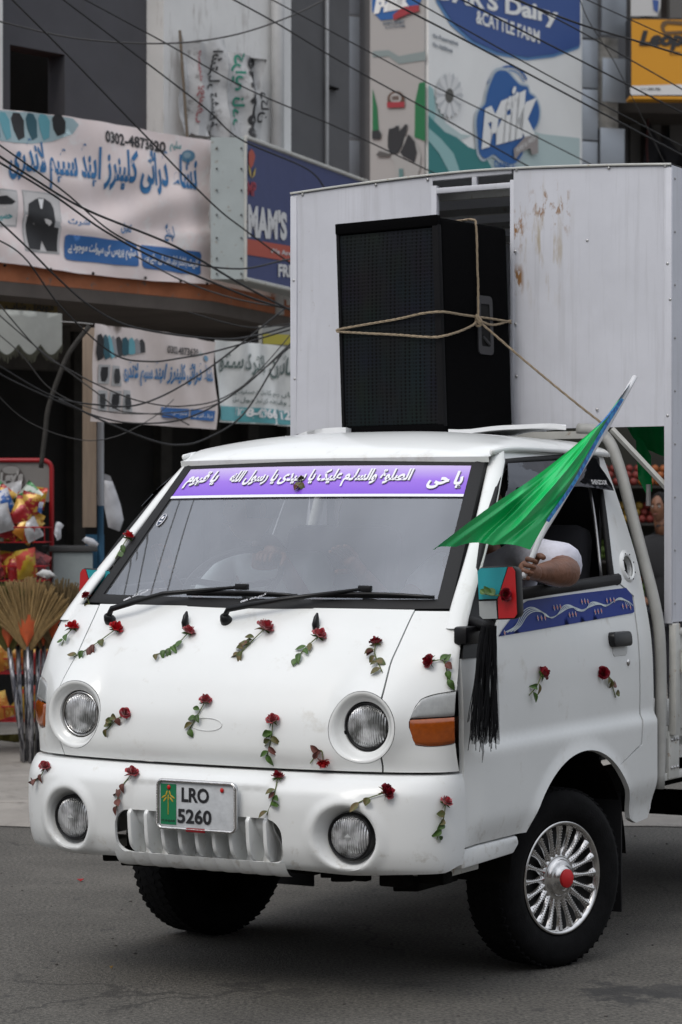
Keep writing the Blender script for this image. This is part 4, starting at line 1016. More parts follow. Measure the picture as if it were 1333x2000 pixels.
# ---- foam sheets on the roof
FOAM = mat('foam_sheet', (.72, .73, .74), .7, var=.04, vscale=12, bump=.3, bscale=16)
def roof_z(u, v):
    h = BVT.ray_cast(TM @ Vector((u, v, 3.0)) if False else Vector((u, v, 1.99)), Vector((0, 0, -1)))
    return h[0].z if h[0] is not None else 1.93
def bvh_of(objs):
    V = []; Fc = []
    for o in objs:
        k = len(V); mw = Matrix.Identity(4); q = o
        V += [v.co.copy() for v in o.data.vertices]; Fc += [tuple(i+k for i in p.vertices) for p in o.data.polygons]
    return BVHTree.FromPolygons(V, Fc)
BVT = bvh_of(BODY)     # in truck coordinates
def foam(name, label, pts, lift, th):
    c = sum((Vector(p) for p in pts), Vector((0, 0)))/len(pts)
    def f(a, b): return Vector((a, b, roof_z(a, b)+lift(a, b)))
    v2, F = cdt([tuple(p) for p in pts], [], .05)
    V = [TM @ (f(p.x, p.y)+Vector((0, 0, th))) for p in v2]
    base = TM @ f(c.x, c.y)
    V = [v-base for v in V]; N = len(V); cnt = {}
    for q in F:
        for i in range(3 if len(q) == 3 else len(q)): cnt[(q[i], q[(i+1) % len(q)])] = 1
    V2 = V+[v-Vector((0, 0, th)) for v in V]; F2_ = F+[(e[1], e[0], e[0]+N, e[1]+N) for e in cnt if (e[1], e[0]) not in cnt]+[tuple(N+i for i in reversed(q)) for q in F]
    o = mesh(name, V2, F2_, FOAM, None, True, angle=40); o.location = base
    return tag(o, label, 'foam sheet')
p1_ = [on_v(x, 845, .2).x for x in (560, 700)]
def uv_at(px, v): p = on_v(px, 845, v); return (p.x, v)
foam('foam_sheet', 'thin white foam sheet lying under the left front edge of the loudspeaker', [uv_at(557, .52), uv_at(600, .34), uv_at(676, .30), uv_at(700, .50), uv_at(690, .66), uv_at(620, .66)], lambda a, b: .008+.012*sst(-a, .30, .60)+.004*math.sin(a*19+b*7), .028)
foam('foam_sheet', 'long white foam strip reaching right from under the loudspeaker with one raised end', [uv_at(876, .33), uv_at(960, .36), uv_at(1106, .42), uv_at(1106, .56), uv_at(1010, .68), uv_at(900, .62)], lambda a, b: .004+.045*sst(a, .22, .60)+.003*math.sin(a*23), .016)
# ---- people -----------------------------------------------------------
def skinmesh(name, joints, bones, m, parent, root, sub=2, xf=None):
    names = list(joints); ix = {n: i for i, n in enumerate(names)}
    me = bpy.data.meshes.new(name); xf = xf or Matrix()
    me.from_pydata([tuple(xf @ Vector(joints[n][0])) for n in names], [(ix[a], ix[b]) for a, b in bones], [])
    o = bpy.data.objects.new(name, me); link(o)
    md = o.modifiers.new('s', 'SKIN'); md.use_smooth_shade = True; md.branch_smoothing = .4
    sv = me.skin_vertices[0].data
    for n in names:
        r = joints[n][1]; sv[ix[n]].radius = (r, r) if not hasattr(r, '__len__') else r
        sv[ix[n]].use_root = (n == root)
    s = o.modifiers.new('ss', 'SUBSURF'); s.levels = sub; s.render_levels = sub
    apply(o); o.data.materials.clear(); o.data.materials.append(m)
    o.data.polygons.foreach_set('use_smooth', [True]*len(o.data.polygons))
    if parent: o.parent = parent
    return o
def head(parent, c, face, m=SKIN, hair=HAIR, s=1.0, beard=False):
    """face = horizontal direction of the face in the parent's frame"""
    f = Vector(face).normalized(); r = Vector((0, 0, 1)).cross(f)*-1; M = Matrix((r, f, Vector((0, 0, 1)))).transposed().to_4x4(); M = Matrix.Translation(c) @ M @ Matrix.Scale(s, 4)
    def hf(a, b):
        t, p = a*2*math.pi, (b-.5)*math.pi; x, y, z = math.cos(p)*math.sin(t), math.cos(p)*math.cos(t), math.sin(p)
        X, Y, Z = x*.075, y*.095, z*.115
        if z < 0: X *= 1-.28*(-z)**1.2; Y *= 1-.12*(-z)
        if y > 0:
            Y += .022*math.exp(-((x/.16)**2+((z+.12)/.20)**2)) +.010*math.exp(-((x/.3)**2+((z+.55)/.12)**2))+.012*math.exp(-((x/.35)**2+((z+.85)/.2)**2))
            Y -= .010*math.exp(-(((abs(x)-.36)/.16)**2+((z-.08)/.12)**2))
        return M @ Vector((X, Y, Z))
    h = MB().grid(hf, 36, 28).out('head', m, parent, smooth=True)
    MB().grid(lambda i, j: (lambda q: M @ Vector((q[0]*.083, q[1]*.103-.010, q[2]*.122+.012)))((math.cos((j*.62+.38-.5)*math.pi)*math.sin(i*2*math.pi), math.cos((j*.62+.38-.5)*math.pi)*(min(math.cos(i*2*math.pi), .60+.3*j) if j < .75 else math.cos(i*2*math.pi)), math.sin((j*.62+.38-.5)*math.pi))), 28, 14).out('hair', hair, h, smooth=True)
    for s_ in (1, -1):
        MB().ball(M @ Vector((s_*.028, .079, .010)), .0125*s, 10).out('eye', mat('eye_white', (.35, .33, .31), .6, spec=.1), h, smooth=True)
        MB().ball(M @ Vector((s_*.028, .0895, .010)), .0055*s, 8).out('iris', INK, h)
        MB().ball(M @ Vector((s_*.077, -.004, -.004)), (.010*s, .018*s, .028*s), 10).out('ear', m, h, smooth=True)
        MB().tube([M @ Vector((s_*.014, .094, .030)), M @ Vector((s_*.03, .094, .034)), M @ Vector((s_*.044, .084, .030))], .004*s, 5).out('eyebrow', hair, h)
    MB().ball(M @ Vector((0, .093, -.052)), (.022*s, .007*s, .006*s), 10).out('mouth', mat('lips', (.16, .05, .04), .5), h, smooth=True)
    return h
def hand(parent, wrist, palm_dir, thumb_side, curl_to, m=SKIN, s=1.0, fist=True):
    """five fingers closing round a bar: palm_dir from wrist to knuckles, curl_to = side the fingers close to, thumb_side = axis across the knuckles"""
    w = Vector(wrist); d = Vector(palm_dir).normalized(); c = Vector(curl_to); c = (c-d*c.dot(d)).normalized(); a = d.cross(c); 
    if a.dot(Vector(thumb_side)) < 0: a = -a
    k = s; J = {'w': (w, .026*k), 'p': (w+d*.045*k+c*.004, (.036*k, .022*k)), 'k': (w+d*.082*k, (.038*k, .017*k))}
    pm = skinmesh('hand', {'w': (w-d*.02, .026*k), 'a': (w+d*.02*k, .029*k), 'b': (w+d*.055*k, .034*k), 'c': (w+d*.075*k, .030*k)}, [('w', 'a'), ('a', 'b'), ('b', 'c')], m, parent, 'a')
    for i, (off, L) in enumerate(((.030, .92), (.010, 1.0), (-.010, .95), (-.029, .78))):
        base = w+d*.070*k+a*off*k; l = .036*L*k; r = .0098*k
        ang = (20, 75, 150, 205) if fist else (5, 25, 45, 60); P = [base-d*.02*k]; q = base; 
        P.append(q)
        for g in range(3):
            t = R(ang[g]); q = q+(d*math.cos(t)+c*math.sin(t))*l*(1, .72, .6)[g]; P.append(q)
        J = {str(n): (p, r*(1.08-.08*n)) for n, p in enumerate(P)}
        skinmesh('finger', J, [(str(n), str(n+1)) for n in range(4)], m, pm, '1')
    tb = w+d*.018*k+a*.026*k; P = [tb, tb+(a*.8+d*.5+c*.3).normalized()*.032*k]
    P.append(P[-1]+(d*.75+c*.75+a*.15).normalized()*.030*k); P.append(P[-1]+(d*.35+c*.95-a*.25).normalized()*.024*k)
    skinmesh('thumb', {str(n): (p, .0118*k*(1.1-.1*n)) for n, p in enumerate(P)}, [(str(n), str(n+1)) for n in range(3)], m, pm, '1')
    return pm
# passenger (near side), all in the truck's frame via an empty placed like the truck
pas = empty('person', (OX, OY, 0), -TH, 'passenger in white shirt with bare forearm on the window sill holding the green flag', 'person')
HND = on_u(1030, 1112, .925); ELB = on_u(1114, 1116, .945); SHO = Vector((.66, -.02, 1.50))
ELB.z -= .005
HW = Vector((HND.x-.0, HND.y+.055, HND.z-.012))
J = {'pel': ((.43, .22, 1.0), .16), 'bel': ((.44, .17, 1.15), .16), 'che': ((.45, .12, 1.34), .165), 'nec': ((.45, .08, 1.50), .065), 'nk2': ((.45, .05, 1.58), .055),
     'shl': (SHO, .062), 'ela': (SHO.lerp(ELB, .5)+Vector((.01, 0, 0)), .052), 'elb': (ELB, .057), 'fo1': (ELB.lerp(HW, .35), .056), 'wri': (HW.lerp(ELB, .12), .031), 'wr2': (HW, .028),
     'shr': ((.26, .10, 1.46), .06), 'elr': ((.16, -.10, 1.27), .048), 'wrr': ((.13, -.32, 1.44), .028), 'hip': ((.55, -.05, 1.02), .085), 'kne': ((.55, -.35, 1.0), .065), 'hi2': ((.33, -.05, 1.02), .085), 'kn2': ((.32, -.35, 1.0), .065), 'ft': ((.55, -.45, .82), .05), 'ft2': ((.32, -.45, .82), .05)}
skinmesh('body', J, [('pel', 'bel'), ('bel', 'che'), ('che', 'nec'), ('nec', 'nk2'), ('che', 'shl'), ('shl', 'ela'), ('ela', 'elb'), ('elb', 'fo1'), ('fo1', 'wri'), ('wri', 'wr2'), ('che', 'shr'), ('shr', 'elr'), ('elr', 'wrr'), ('pel', 'hip'), ('hip', 'kne'), ('kne', 'ft'), ('pel', 'hi2'), ('hi2', 'kn2'), ('kn2', 'ft2')], SKIN, pas, 'pel')
JS = {'pel': ((.43, .22, 1.02), .18), 'che': ((.45, .12, 1.33), .185), 'nec': ((.45, .09, 1.47), .09), 'shl': (SHO, .082), 'ela': (SHO.lerp(ELB, .45)+Vector((.012, 0, .0)), .086), 'elb': (SHO.lerp(ELB, .96)+Vector((.0, .055, .016)), .100), 'shr': ((.26, .10, 1.46), .08), 'elr': ((.19, -.03, 1.33), .065)}
shirt = skinmesh('shirt', JS, [('pel', 'che'), ('che', 'nec'), ('che', 'shl'), ('shl', 'ela'), ('ela', 'elb'), ('che', 'shr'), ('shr', 'elr')], SHIRT, pas, 'pel')
head(pas, Vector((.50, -.06, 1.70)), (-.15, -1, 0))
pole_a = on_u(1027, 1118, .945); pole_b = on_u(1240, 737, .95)
pd = (pole_b-pole_a).normalized()
hand(pas, HW, HND-HW, pd, Vector((.35, .0, -.1)), s=1.05)
hand(pas, Vector((.13, -.32, 1.44)), (-.3, -.5, .6), (-1, 0, 0), (0, -1, 0), s=1.0, fist=False)
drv = empty('person', (OX, OY, 0), -TH, 'driver behind the windscreen with hands on the steering wheel', 'person')
J = {'pel': ((-.42, .22, 1.0), .16), 'che': ((-.42, .02, 1.34), .165), 'nec': ((-.42, -.06, 1.50), .065), 'nk2': ((-.43, -.10, 1.58), .055),
     'shl': ((-.22, .0, 1.46), .06), 'ell': ((-.14, -.2, 1.26), .048), 'wrl': (SWC+Vector((.15, .08, .10)), .028), 'shr': ((-.62, .0, 1.46), .06), 'elr': ((-.68, -.2, 1.26), .048), 'wrr': ((-.66, -.40, 1.42), .028), 'hip': ((-.30, -.05, 1.02), .085), 'kne': ((-.28, -.35, 1.0), .065), 'hi2': ((-.54, -.05, 1.02), .085), 'kn2': ((-.56, -.35, 1.0), .065), 'ft': ((-.28, -.45, .82), .05), 'ft2': ((-.56, -.45, .82), .05)}
skinmesh('body', J, [('pel', 'che'), ('che', 'nec'), ('nec', 'nk2'), ('che', 'shl'), ('shl', 'ell'), ('ell', 'wrl'), ('che', 'shr'), ('shr', 'elr'), ('elr', 'wrr'), ('pel', 'hip'), ('hip', 'kne'), ('kne', 'ft'), ('pel', 'hi2'), ('hi2', 'kn2'), ('kn2', 'ft2')], SKIN, drv, 'pel')
JS = {'pel': ((-.42, .22, 1.02), .18), 'che': ((-.42, .02, 1.33), .185), 'nec': ((-.42, -.05, 1.46), .09), 'shl': ((-.22, .0, 1.46), .078), 'ell': ((-.15, -.17, 1.29), .062), 'shr': ((-.62, .0, 1.46), .078), 'elr': ((-.67, -.17, 1.29), .062)}
skinmesh('shirt', JS, [('pel', 'che'), ('che', 'nec'), ('che', 'shl'), ('shl', 'ell'), ('che', 'shr'), ('shr', 'elr')], mat('pale_shirt', (.45, .50, .50), .85), drv, 'pel')
head(drv, Vector((-.44, -.16, 1.67)), (-.5, -1, 0), m=mat('skin_warm', (.34, .17, .10), .55), s=1.08)
hand(drv, SWC+Vector((.15, .08, .10)), (0, -1, .1), (1, 0, 0), (0, 0, -1)); hand(drv, Vector((-.66, -.40, 1.42)), (.1, -.5, 1), (1, 0, 0), (0, -1, 0), fist=False)
# ---- flag
FG = mat('flag_green_satin', (.0, .48, .115), .34, var=.05, vscale=5, spec=.35)
FLAGU = .965
flag = empty('flag', tuple(TM @ pole_a), 0, 'green satin flag on a white pole held out of the passenger window', 'flag')
pa, pb = TM @ pole_a, TM @ pole_b
PW_ = [on_u(1022, 1128, .94), on_u(1040, 1088, .945), on_u(1058, 1045, .95), on_u(1085, 1000, .955), on_u(1130, 925, .955), on_u(1185, 835, .955), on_u(1240, 737, .95)]
MB().tube(catmull([TM @ p for p in PW_], 5), .0105, 10).out('pole', mat('pole_white', (.62, .62, .63), .4), flag, smooth=True, world=True)
def fpt(x, y, du=0): return TM @ on_u(x, y, FLAGU+du)
polep = pchip([0, .12, .30, .55, .8, 1.0], [1234, 1210, 1170, 1121, 1068, 1036]), pchip([0, .12, .30, .55, .8, 1.0], [745, 785, 850, 940, 1018, 1074])
frx = pchip([0, .15, .35, .55, .75, 1.0], [1228, 1180, 1128, 1040, 960, 846]); fry = pchip([0, .15, .35, .55, .75, 1.0], [752, 818, 866, 935, 988, 1075])
def fl(i, j, z_=0):
    a, b_ = i, j; x = polep[0](a)*(1-b_)+frx(a)*b_; y = polep[1](a)*(1-b_)+fry(a)*b_
    sag = sst(a, .75, 1.0)*(-10*math.sin(math.pi*b_)-5*abs(math.sin(b_*math.pi*2.6)))*(1 if b_ < .97 else .3); y += sag
    w = .030*math.sin(b_*4.6+a*2.0)*b_+.012*math.sin(a*6-b_*3.5)*b_
    for a0, b0, ang, amp, wid in ((.70, .35, 80, .020, .10), (.80, .62, 60, -.022, .12), (.55, .4, 15, .020, .10), (.86, .80, 95, .016, .08), (.42, .5, 35, -.016, .10), (.88, .22, 120, -.020, .09), (.66, .75, 20, .018, .09), (.30, .5, 60, .014, .10), (.94, .5, 70, .016, .07), (.60, .12, 100, .012, .06)):
        d = (a-a0)*math.cos(R(ang))+(b_-b0)*math.sin(R(ang)); w += amp*max(0, 1-abs(d)/wid)*math.exp(-((a-a0)**2+(b_-b0)**2)/.10)
    return fpt(x, y, w+z_)
fg = MB().grid(lambda i, j: fl(.06+.94*i, j), 90, 60).out('cloth', FG, flag, smooth=True, world=True)
FB = mat('flag_blue_print', (.01, .10, .42), .45, col2=(.02, .30, .65), mix=(.48, .54), vscale=60)
MB().grid(lambda i, j: fl(.075+.10*i+.05*j, j*.98, .004), 14, 20).out('printed_panel', FB, fg, smooth=True, world=True)
MB().grid(lambda i, j: fl(.0+.075*i, j, .004), 8, 10).out('printed_corner', mat('flag_navy_print', (.006, .008, .02), .45), fg, smooth=True, world=True)
MB().grid(lambda i, j: fl(.0+.030*i, j*1.0, .006), 8, 10).out('printed_tip', mat('flag_pale_print', (.40, .48, .55), .45), fg, smooth=True, world=True)
MB().grid(lambda i, j: fpt(polep[0](.10+.70*i)+(-1+6*j), polep[1](.10+.70*i)+(-1+3*j), .010), 40, 3).out('printed_edge', FB, fg, smooth=True, world=True)
# ---- black tulle hanging from the near mirror
tul = empty('tulle_strip', tuple(TM @ on_u(955, 1215, .93)), 0, 'black net tulle tied to the near door mirror and hanging down the door', 'net cloth')
def net_mat():
    m = bpy.data.materials.new('black_net'); m.use_nodes = True; t = m.node_tree; b = t.nodes['Principled BSDF']; b.inputs['Base Color'].default_value = (.008, .008, .01, 1); b.inputs['Roughness'].default_value = .8
    b.inputs['Alpha'].default_value = .42; return m
NET = net_mat()
STRN = mat('black_net_strand', (.006, .006, .007), .8, spec=.2)
b = MB(); tg = random.Random(2)
for k in range(150):
    i_ = tg.random(); du = tg.uniform(0, .03); en = tg.uniform(.82, 1.04) if k % 9 else tg.uniform(1.0, 1.12); P = []
    x0, x1 = 942+26*i_, 918+54*i_+tg.uniform(-4, 4)
    for q in range(9):
        t = q/8; P.append(TM @ on_u(x0+(x1-x0)*t**.8+2.0*math.sin(t*7+k*1.3), 1222+222*t*en, .915+du+.012*math.sin(i_*22+t*2)*t))
    b.tube(P, .0016, 3, cap=False)
tag(b.out('net_strands', STRN, tul, world=True), kind='stuff')
for k in range(2):
    MB().grid(lambda i, j: TM @ (on_u(942+26*i+(-22+28*i)*j**.8, 1222+(222+10*math.sin(i*13+k*2)*j)*j, .915+.014*k)+Vector((.008*math.sin(i*24+k*1.7+j*2.0)*(.3+.7*j), 0, 0))), 40, 30).out('net_layer', NET, tul, smooth=True, world=True)
MB().tube([TM @ on_u(x, y, .925) for x, y in ((938, 1440), (944, 1468), (942, 1490))], [.008, .004, .001], 5).out('net_tail', NET, tul, world=True)
MB().ball(TM @ on_u(956, 1222, .925), (.022, .02, .02), 10).out('knot', NET, tul, smooth=True, world=True)
# ---- roses
PET = mat('rose_petal', (.32, .002, .014), .5, var=.5, vscale=60, sheen=.4); PETB = mat('dark_rose_petal', (.21, .003, .013), .55, var=.5, vscale=60)
PETR = mat('bright_rose_petal', (.45, .006, .012), .5, var=.4, vscale=60)
LEAF = mat('rose_leaf', (.05, .11, .014), .5, var=.5, vscale=40); LEAFB = mat('wilted_leaf', (.13, .09, .03), .6, var=.5, vscale=40, col2=(.05, .08, .012), mix=(.4, .6)); LEAFR = mat('reddish_leaf', (.12, .035, .025), .6, var=.4, vscale=40)
STEM = mat('rose_stem', (.10, .13, .03), .6, var=.3, vscale=30)
rng = random.Random(3)
def petals(r, seed):
    g_ = random.Random(seed); b = MB()
    for ring, (n, rad, open_, h) in enumerate(((3, .30, .25, .9), (4, .52, .5, .85), (5, .78, .85, .7), (6, 1.0, 1.2, .5))):
        for k in range(n):
            t0 = 2*math.pi*(k+g_.uniform(-.2, .2))/n+ring; wd_ = 2*math.pi/n*.62; hh = h*g_.uniform(.85, 1.15); oo = open_*g_.uniform(.8, 1.2)
            def f(i, j):
                t = t0+(i-.5)*2*wd_; e = 1-(abs(i-.5)*2)**2*.35; rr = rad*(.30+.55*j**.6)+oo*.14*j*j; z = 1.25*hh*j*e+.06*math.sin(i*9+k)*j-.18*oo*j**3
                return Vector((rr*math.cos(t), rr*math.sin(t), z))*r
            b.grid(f, 5, 4)
    return b
PB = [petals(1, 11), petals(1, 23), petals(1, 37)]
def leafmb(L, w, fold, bend):
    b = MB()
    def f(i, j):
        x = i*L; y = (j-.5)*2*w*math.sin(math.pi*min(1, i*.97+.02))**.8*(1.15-.5*i); return Vector((x, y, abs(y)*fold-bend*i*i*L+.0015*math.sin(i*25)*abs(j-.5)))
    return b.grid(f, 8, 4)
def rose(bx, by, ex, ey, label, size=.024, kind=PET, leafm=LEAF, mid=None, surf=None, seed=0, lean=None, leaves=4, group='roses taped to the truck'):
    g_ = random.Random(seed+int(bx)); 
    def hit(x, y):
        d = lray(x, y).normalized(); h = BVT.ray_cast(CL, d)
        return h
    H = []
    path = [(bx, by)]+([mid] if mid else [])+[(ex, ey)]
    if surf is None:
        hs = [hit(x, y) for x, y in path]; ok = [h for h in hs if h[0] is not None]
        if not ok: print('ROSE MISS', bx, by); return
        P = []; n0 = hs[0][1] if hs[0][0] is not None else ok[0][1]
        if n0.dot(lray(bx, by)) > 0: n0 = -n0
        for (x, y), h in zip(path, hs):
            if h[0] is not None and abs((h[0]-ok[0][0]).length) < .5: P.append(h[0].copy())
            else: P.append(on_v(x, y, ok[0][0].y))
    else:
        P = [on_v(x, y, surf) for x, y in path]; n0 = Vector((.15, -1, .2)).normalized()
    size *= 1.22; W0 = TM @ P[0]; ro = empty('rose', tuple(W0), 0, label, 'rose', group)
    nW = (TM.to_3x3() @ n0).normalized(); PWd = [TM @ p for p in P]
    st = (PWd[1]-PWd[0]).normalized()
    ax = (-st*1.0+nW*.75).normalized()
    Q = ax.to_track_quat('Z', 'Y').to_matrix().to_4x4() @ Matrix.Rotation(g_.uniform(0, 6), 4, 'Z')
    mm = PB[g_.randrange(3)]; c0 = nW*(size*.55)
    MB().add([Q @ (v*size)+c0-ax*size*.25 for v in mm.V], mm.F).out('bloom', kind, ro, smooth=True)
    # calyx
    cb = MB()
    for k in range(5):
        t = k*1.256; base = c0-ax*size*.28; d = (Q @ Vector((math.cos(t), math.sin(t), -.1)))*size*1.0; cb.tube([base, base+d*.6-ax*.002, base+d-ax*.006*g_.uniform(0, 2)], [.003, .0028, .0004], 4, flat=.4)
    cb.out('calyx', leafm, ro)
    path3 = [c0-ax*size*.3]+[p-W0+nW*.006 for p in PWd[1:-1]]+[PWd[-1]-W0+nW*.004]
    C = catmull(path3, 6) if len(path3) > 2 else catmull([path3[0], path3[0].lerp(path3[-1], .5)+nW*.004+nW.cross(st)*g_.uniform(-.006, .006), path3[-1]], 6)
    MB().tube(C, .0020, 5).out('stem', STEM, ro)
    for k in range(leaves):
        f = .30+.62*(k+.5)/leaves if leaves > 1 else .7; p = C[min(len(C)-1, int(f*len(C)))]
        s_ = 1 if g_.random() < .5 else -1; dv = (st*g_.uniform(.1, 1.1)+nW.cross(st)*s_*g_.uniform(.5, 1.0)).normalized(); up = (nW+Vector((0, 0, .1))).normalized(); sd = up.cross(dv).normalized(); up = dv.cross(sd)
        Mx = Matrix((dv, sd, up)).transposed(); lm = leafmb(g_.uniform(.028, .044)*(size/.027)**.5, g_.uniform(.0095, .0145), g_.uniform(.1, 1.2), g_.uniform(-.3, .7))
        m_ = leafm if g_.random() < .7 else (LEAFR if g_.random() < .5 else LEAFB)
        MB().add([Mx @ v+p+nW*.004 for v in lm.V], lm.F).out('leaf', m_, ro, smooth=True)
RO = [
 (252, 1051, 226, 1092, 'small red rose on the windscreen pillar beside the round sticker', .019, PETR, LEAF, None, None, 2),
 (147, 1228, 122, 1262, 'red rose on the far body corner left of the bonnet seam', .022, PETR, LEAF, None, None, 2),
 (231, 1231, 145, 1285, 'red rose with long leafy stem on the bonnet under the left wiper pivot', .023, PETR, LEAF, (185, 1262), None, 5),
 (372, 1238, 300, 1284, 'red rose with spread leaves on the bonnet under the left washer nozzle', .021, PET, LEAF, (345, 1262), None, 6),
 (522, 1231, 464, 1284, 'largest red rose on the bonnet right of the right wiper pivot', .027, PET, LEAFB, (490, 1258), None, 7),
 (627, 1245, 575, 1294, 'red rose on the bonnet directly under the right washer nozzle', .023, PET, LEAF, (600, 1266), None, 5),
 (737, 1258, 748, 1314, 'red rose with pale drooping leaves on the bonnet beside the seam', .019, PETB, LEAFB, (734, 1280), None, 6),
 (838, 1294, 876, 1338, 'red rose lying sideways on the near corner panel above the amber lamp', .020, PETB, LEAF, (868, 1294), None, 5),
 (1055, 1315, 1032, 1358, 'red rose on the middle of the near door', .022, PETB, LEAF, None, None, 3),
 (1172, 1314, 1201, 1362, 'red rose on the near door under the black handle', .021, PETB, LEAFB, (1188, 1325), None, 5),
 (405, 1370, 368, 1432, 'red rose on the bonnet beside the oval badge mark', .019, PET, LEAF, (388, 1398), None, 5),
 (249, 1394, 208, 1428, 'small red rose right of the far headlight', .018, PET, LEAFB, (228, 1408), None, 6),
 (536, 1407, 522, 1482, 'red rose hanging on the lower bonnet with long wilted leaves', .020, PET, LEAF, (532, 1440), None, 7),
 (634, 1487, 607, 1490, 'short red rose turned downwards on the bonnet lip near the right headlight', .018, PETR, LEAFR, (628, 1464), None, 3),
 (93, 1500, 62, 1530, 'red rose with brown leaves on the far end of the bumper', .019, PET, LEAFR, (80, 1520), None, 4),
 (262, 1513, 228, 1584, 'red rose with thin bent stem on the bumper left of the number plate', .021, PET, LEAFR, (236, 1545), None, 5),
 (545, 1521, 522, 1594, 'flattened red rose on the bumper right of the number plate', .019, PETB, LEAF, (536, 1558), None, 6),
 (757, 1549, 688, 1576, 'red rose with bare diagonal stem above the near fog lamp', .023, PETB, LEAFB, (715, 1562), None, 2),
 (868, 1565, 852, 1640, 'red rose on the near end of the bumper with reddish drooping leaf', .018, PET, LEAF, (864, 1600), None, 5),
 (590, 938, 585, 958, 'small dried yellow flower stuck to the purple windscreen strip', .012, LEAFB, LEAFB, None, None, 3),
]
for k, (bx, by, ex, ey, lb, sz, kd, lm, mid, sf, nl) in enumerate(RO): rose(bx, by, ex, ey, lb, sz, kd, lm, mid, sf, seed=k, leaves=nl)
rose(990, 1163, 944, 1160, 'dark rose lying across the taped glass of the near mirror', .019, PETB, LEAF, None, -.872, seed=40, leaves=3)
rose(170, 1163, 178, 1185, 'dark rose bud stuck beside the far door mirror', .014, PETB, LEAFR, None, -.84, seed=41, leaves=1)
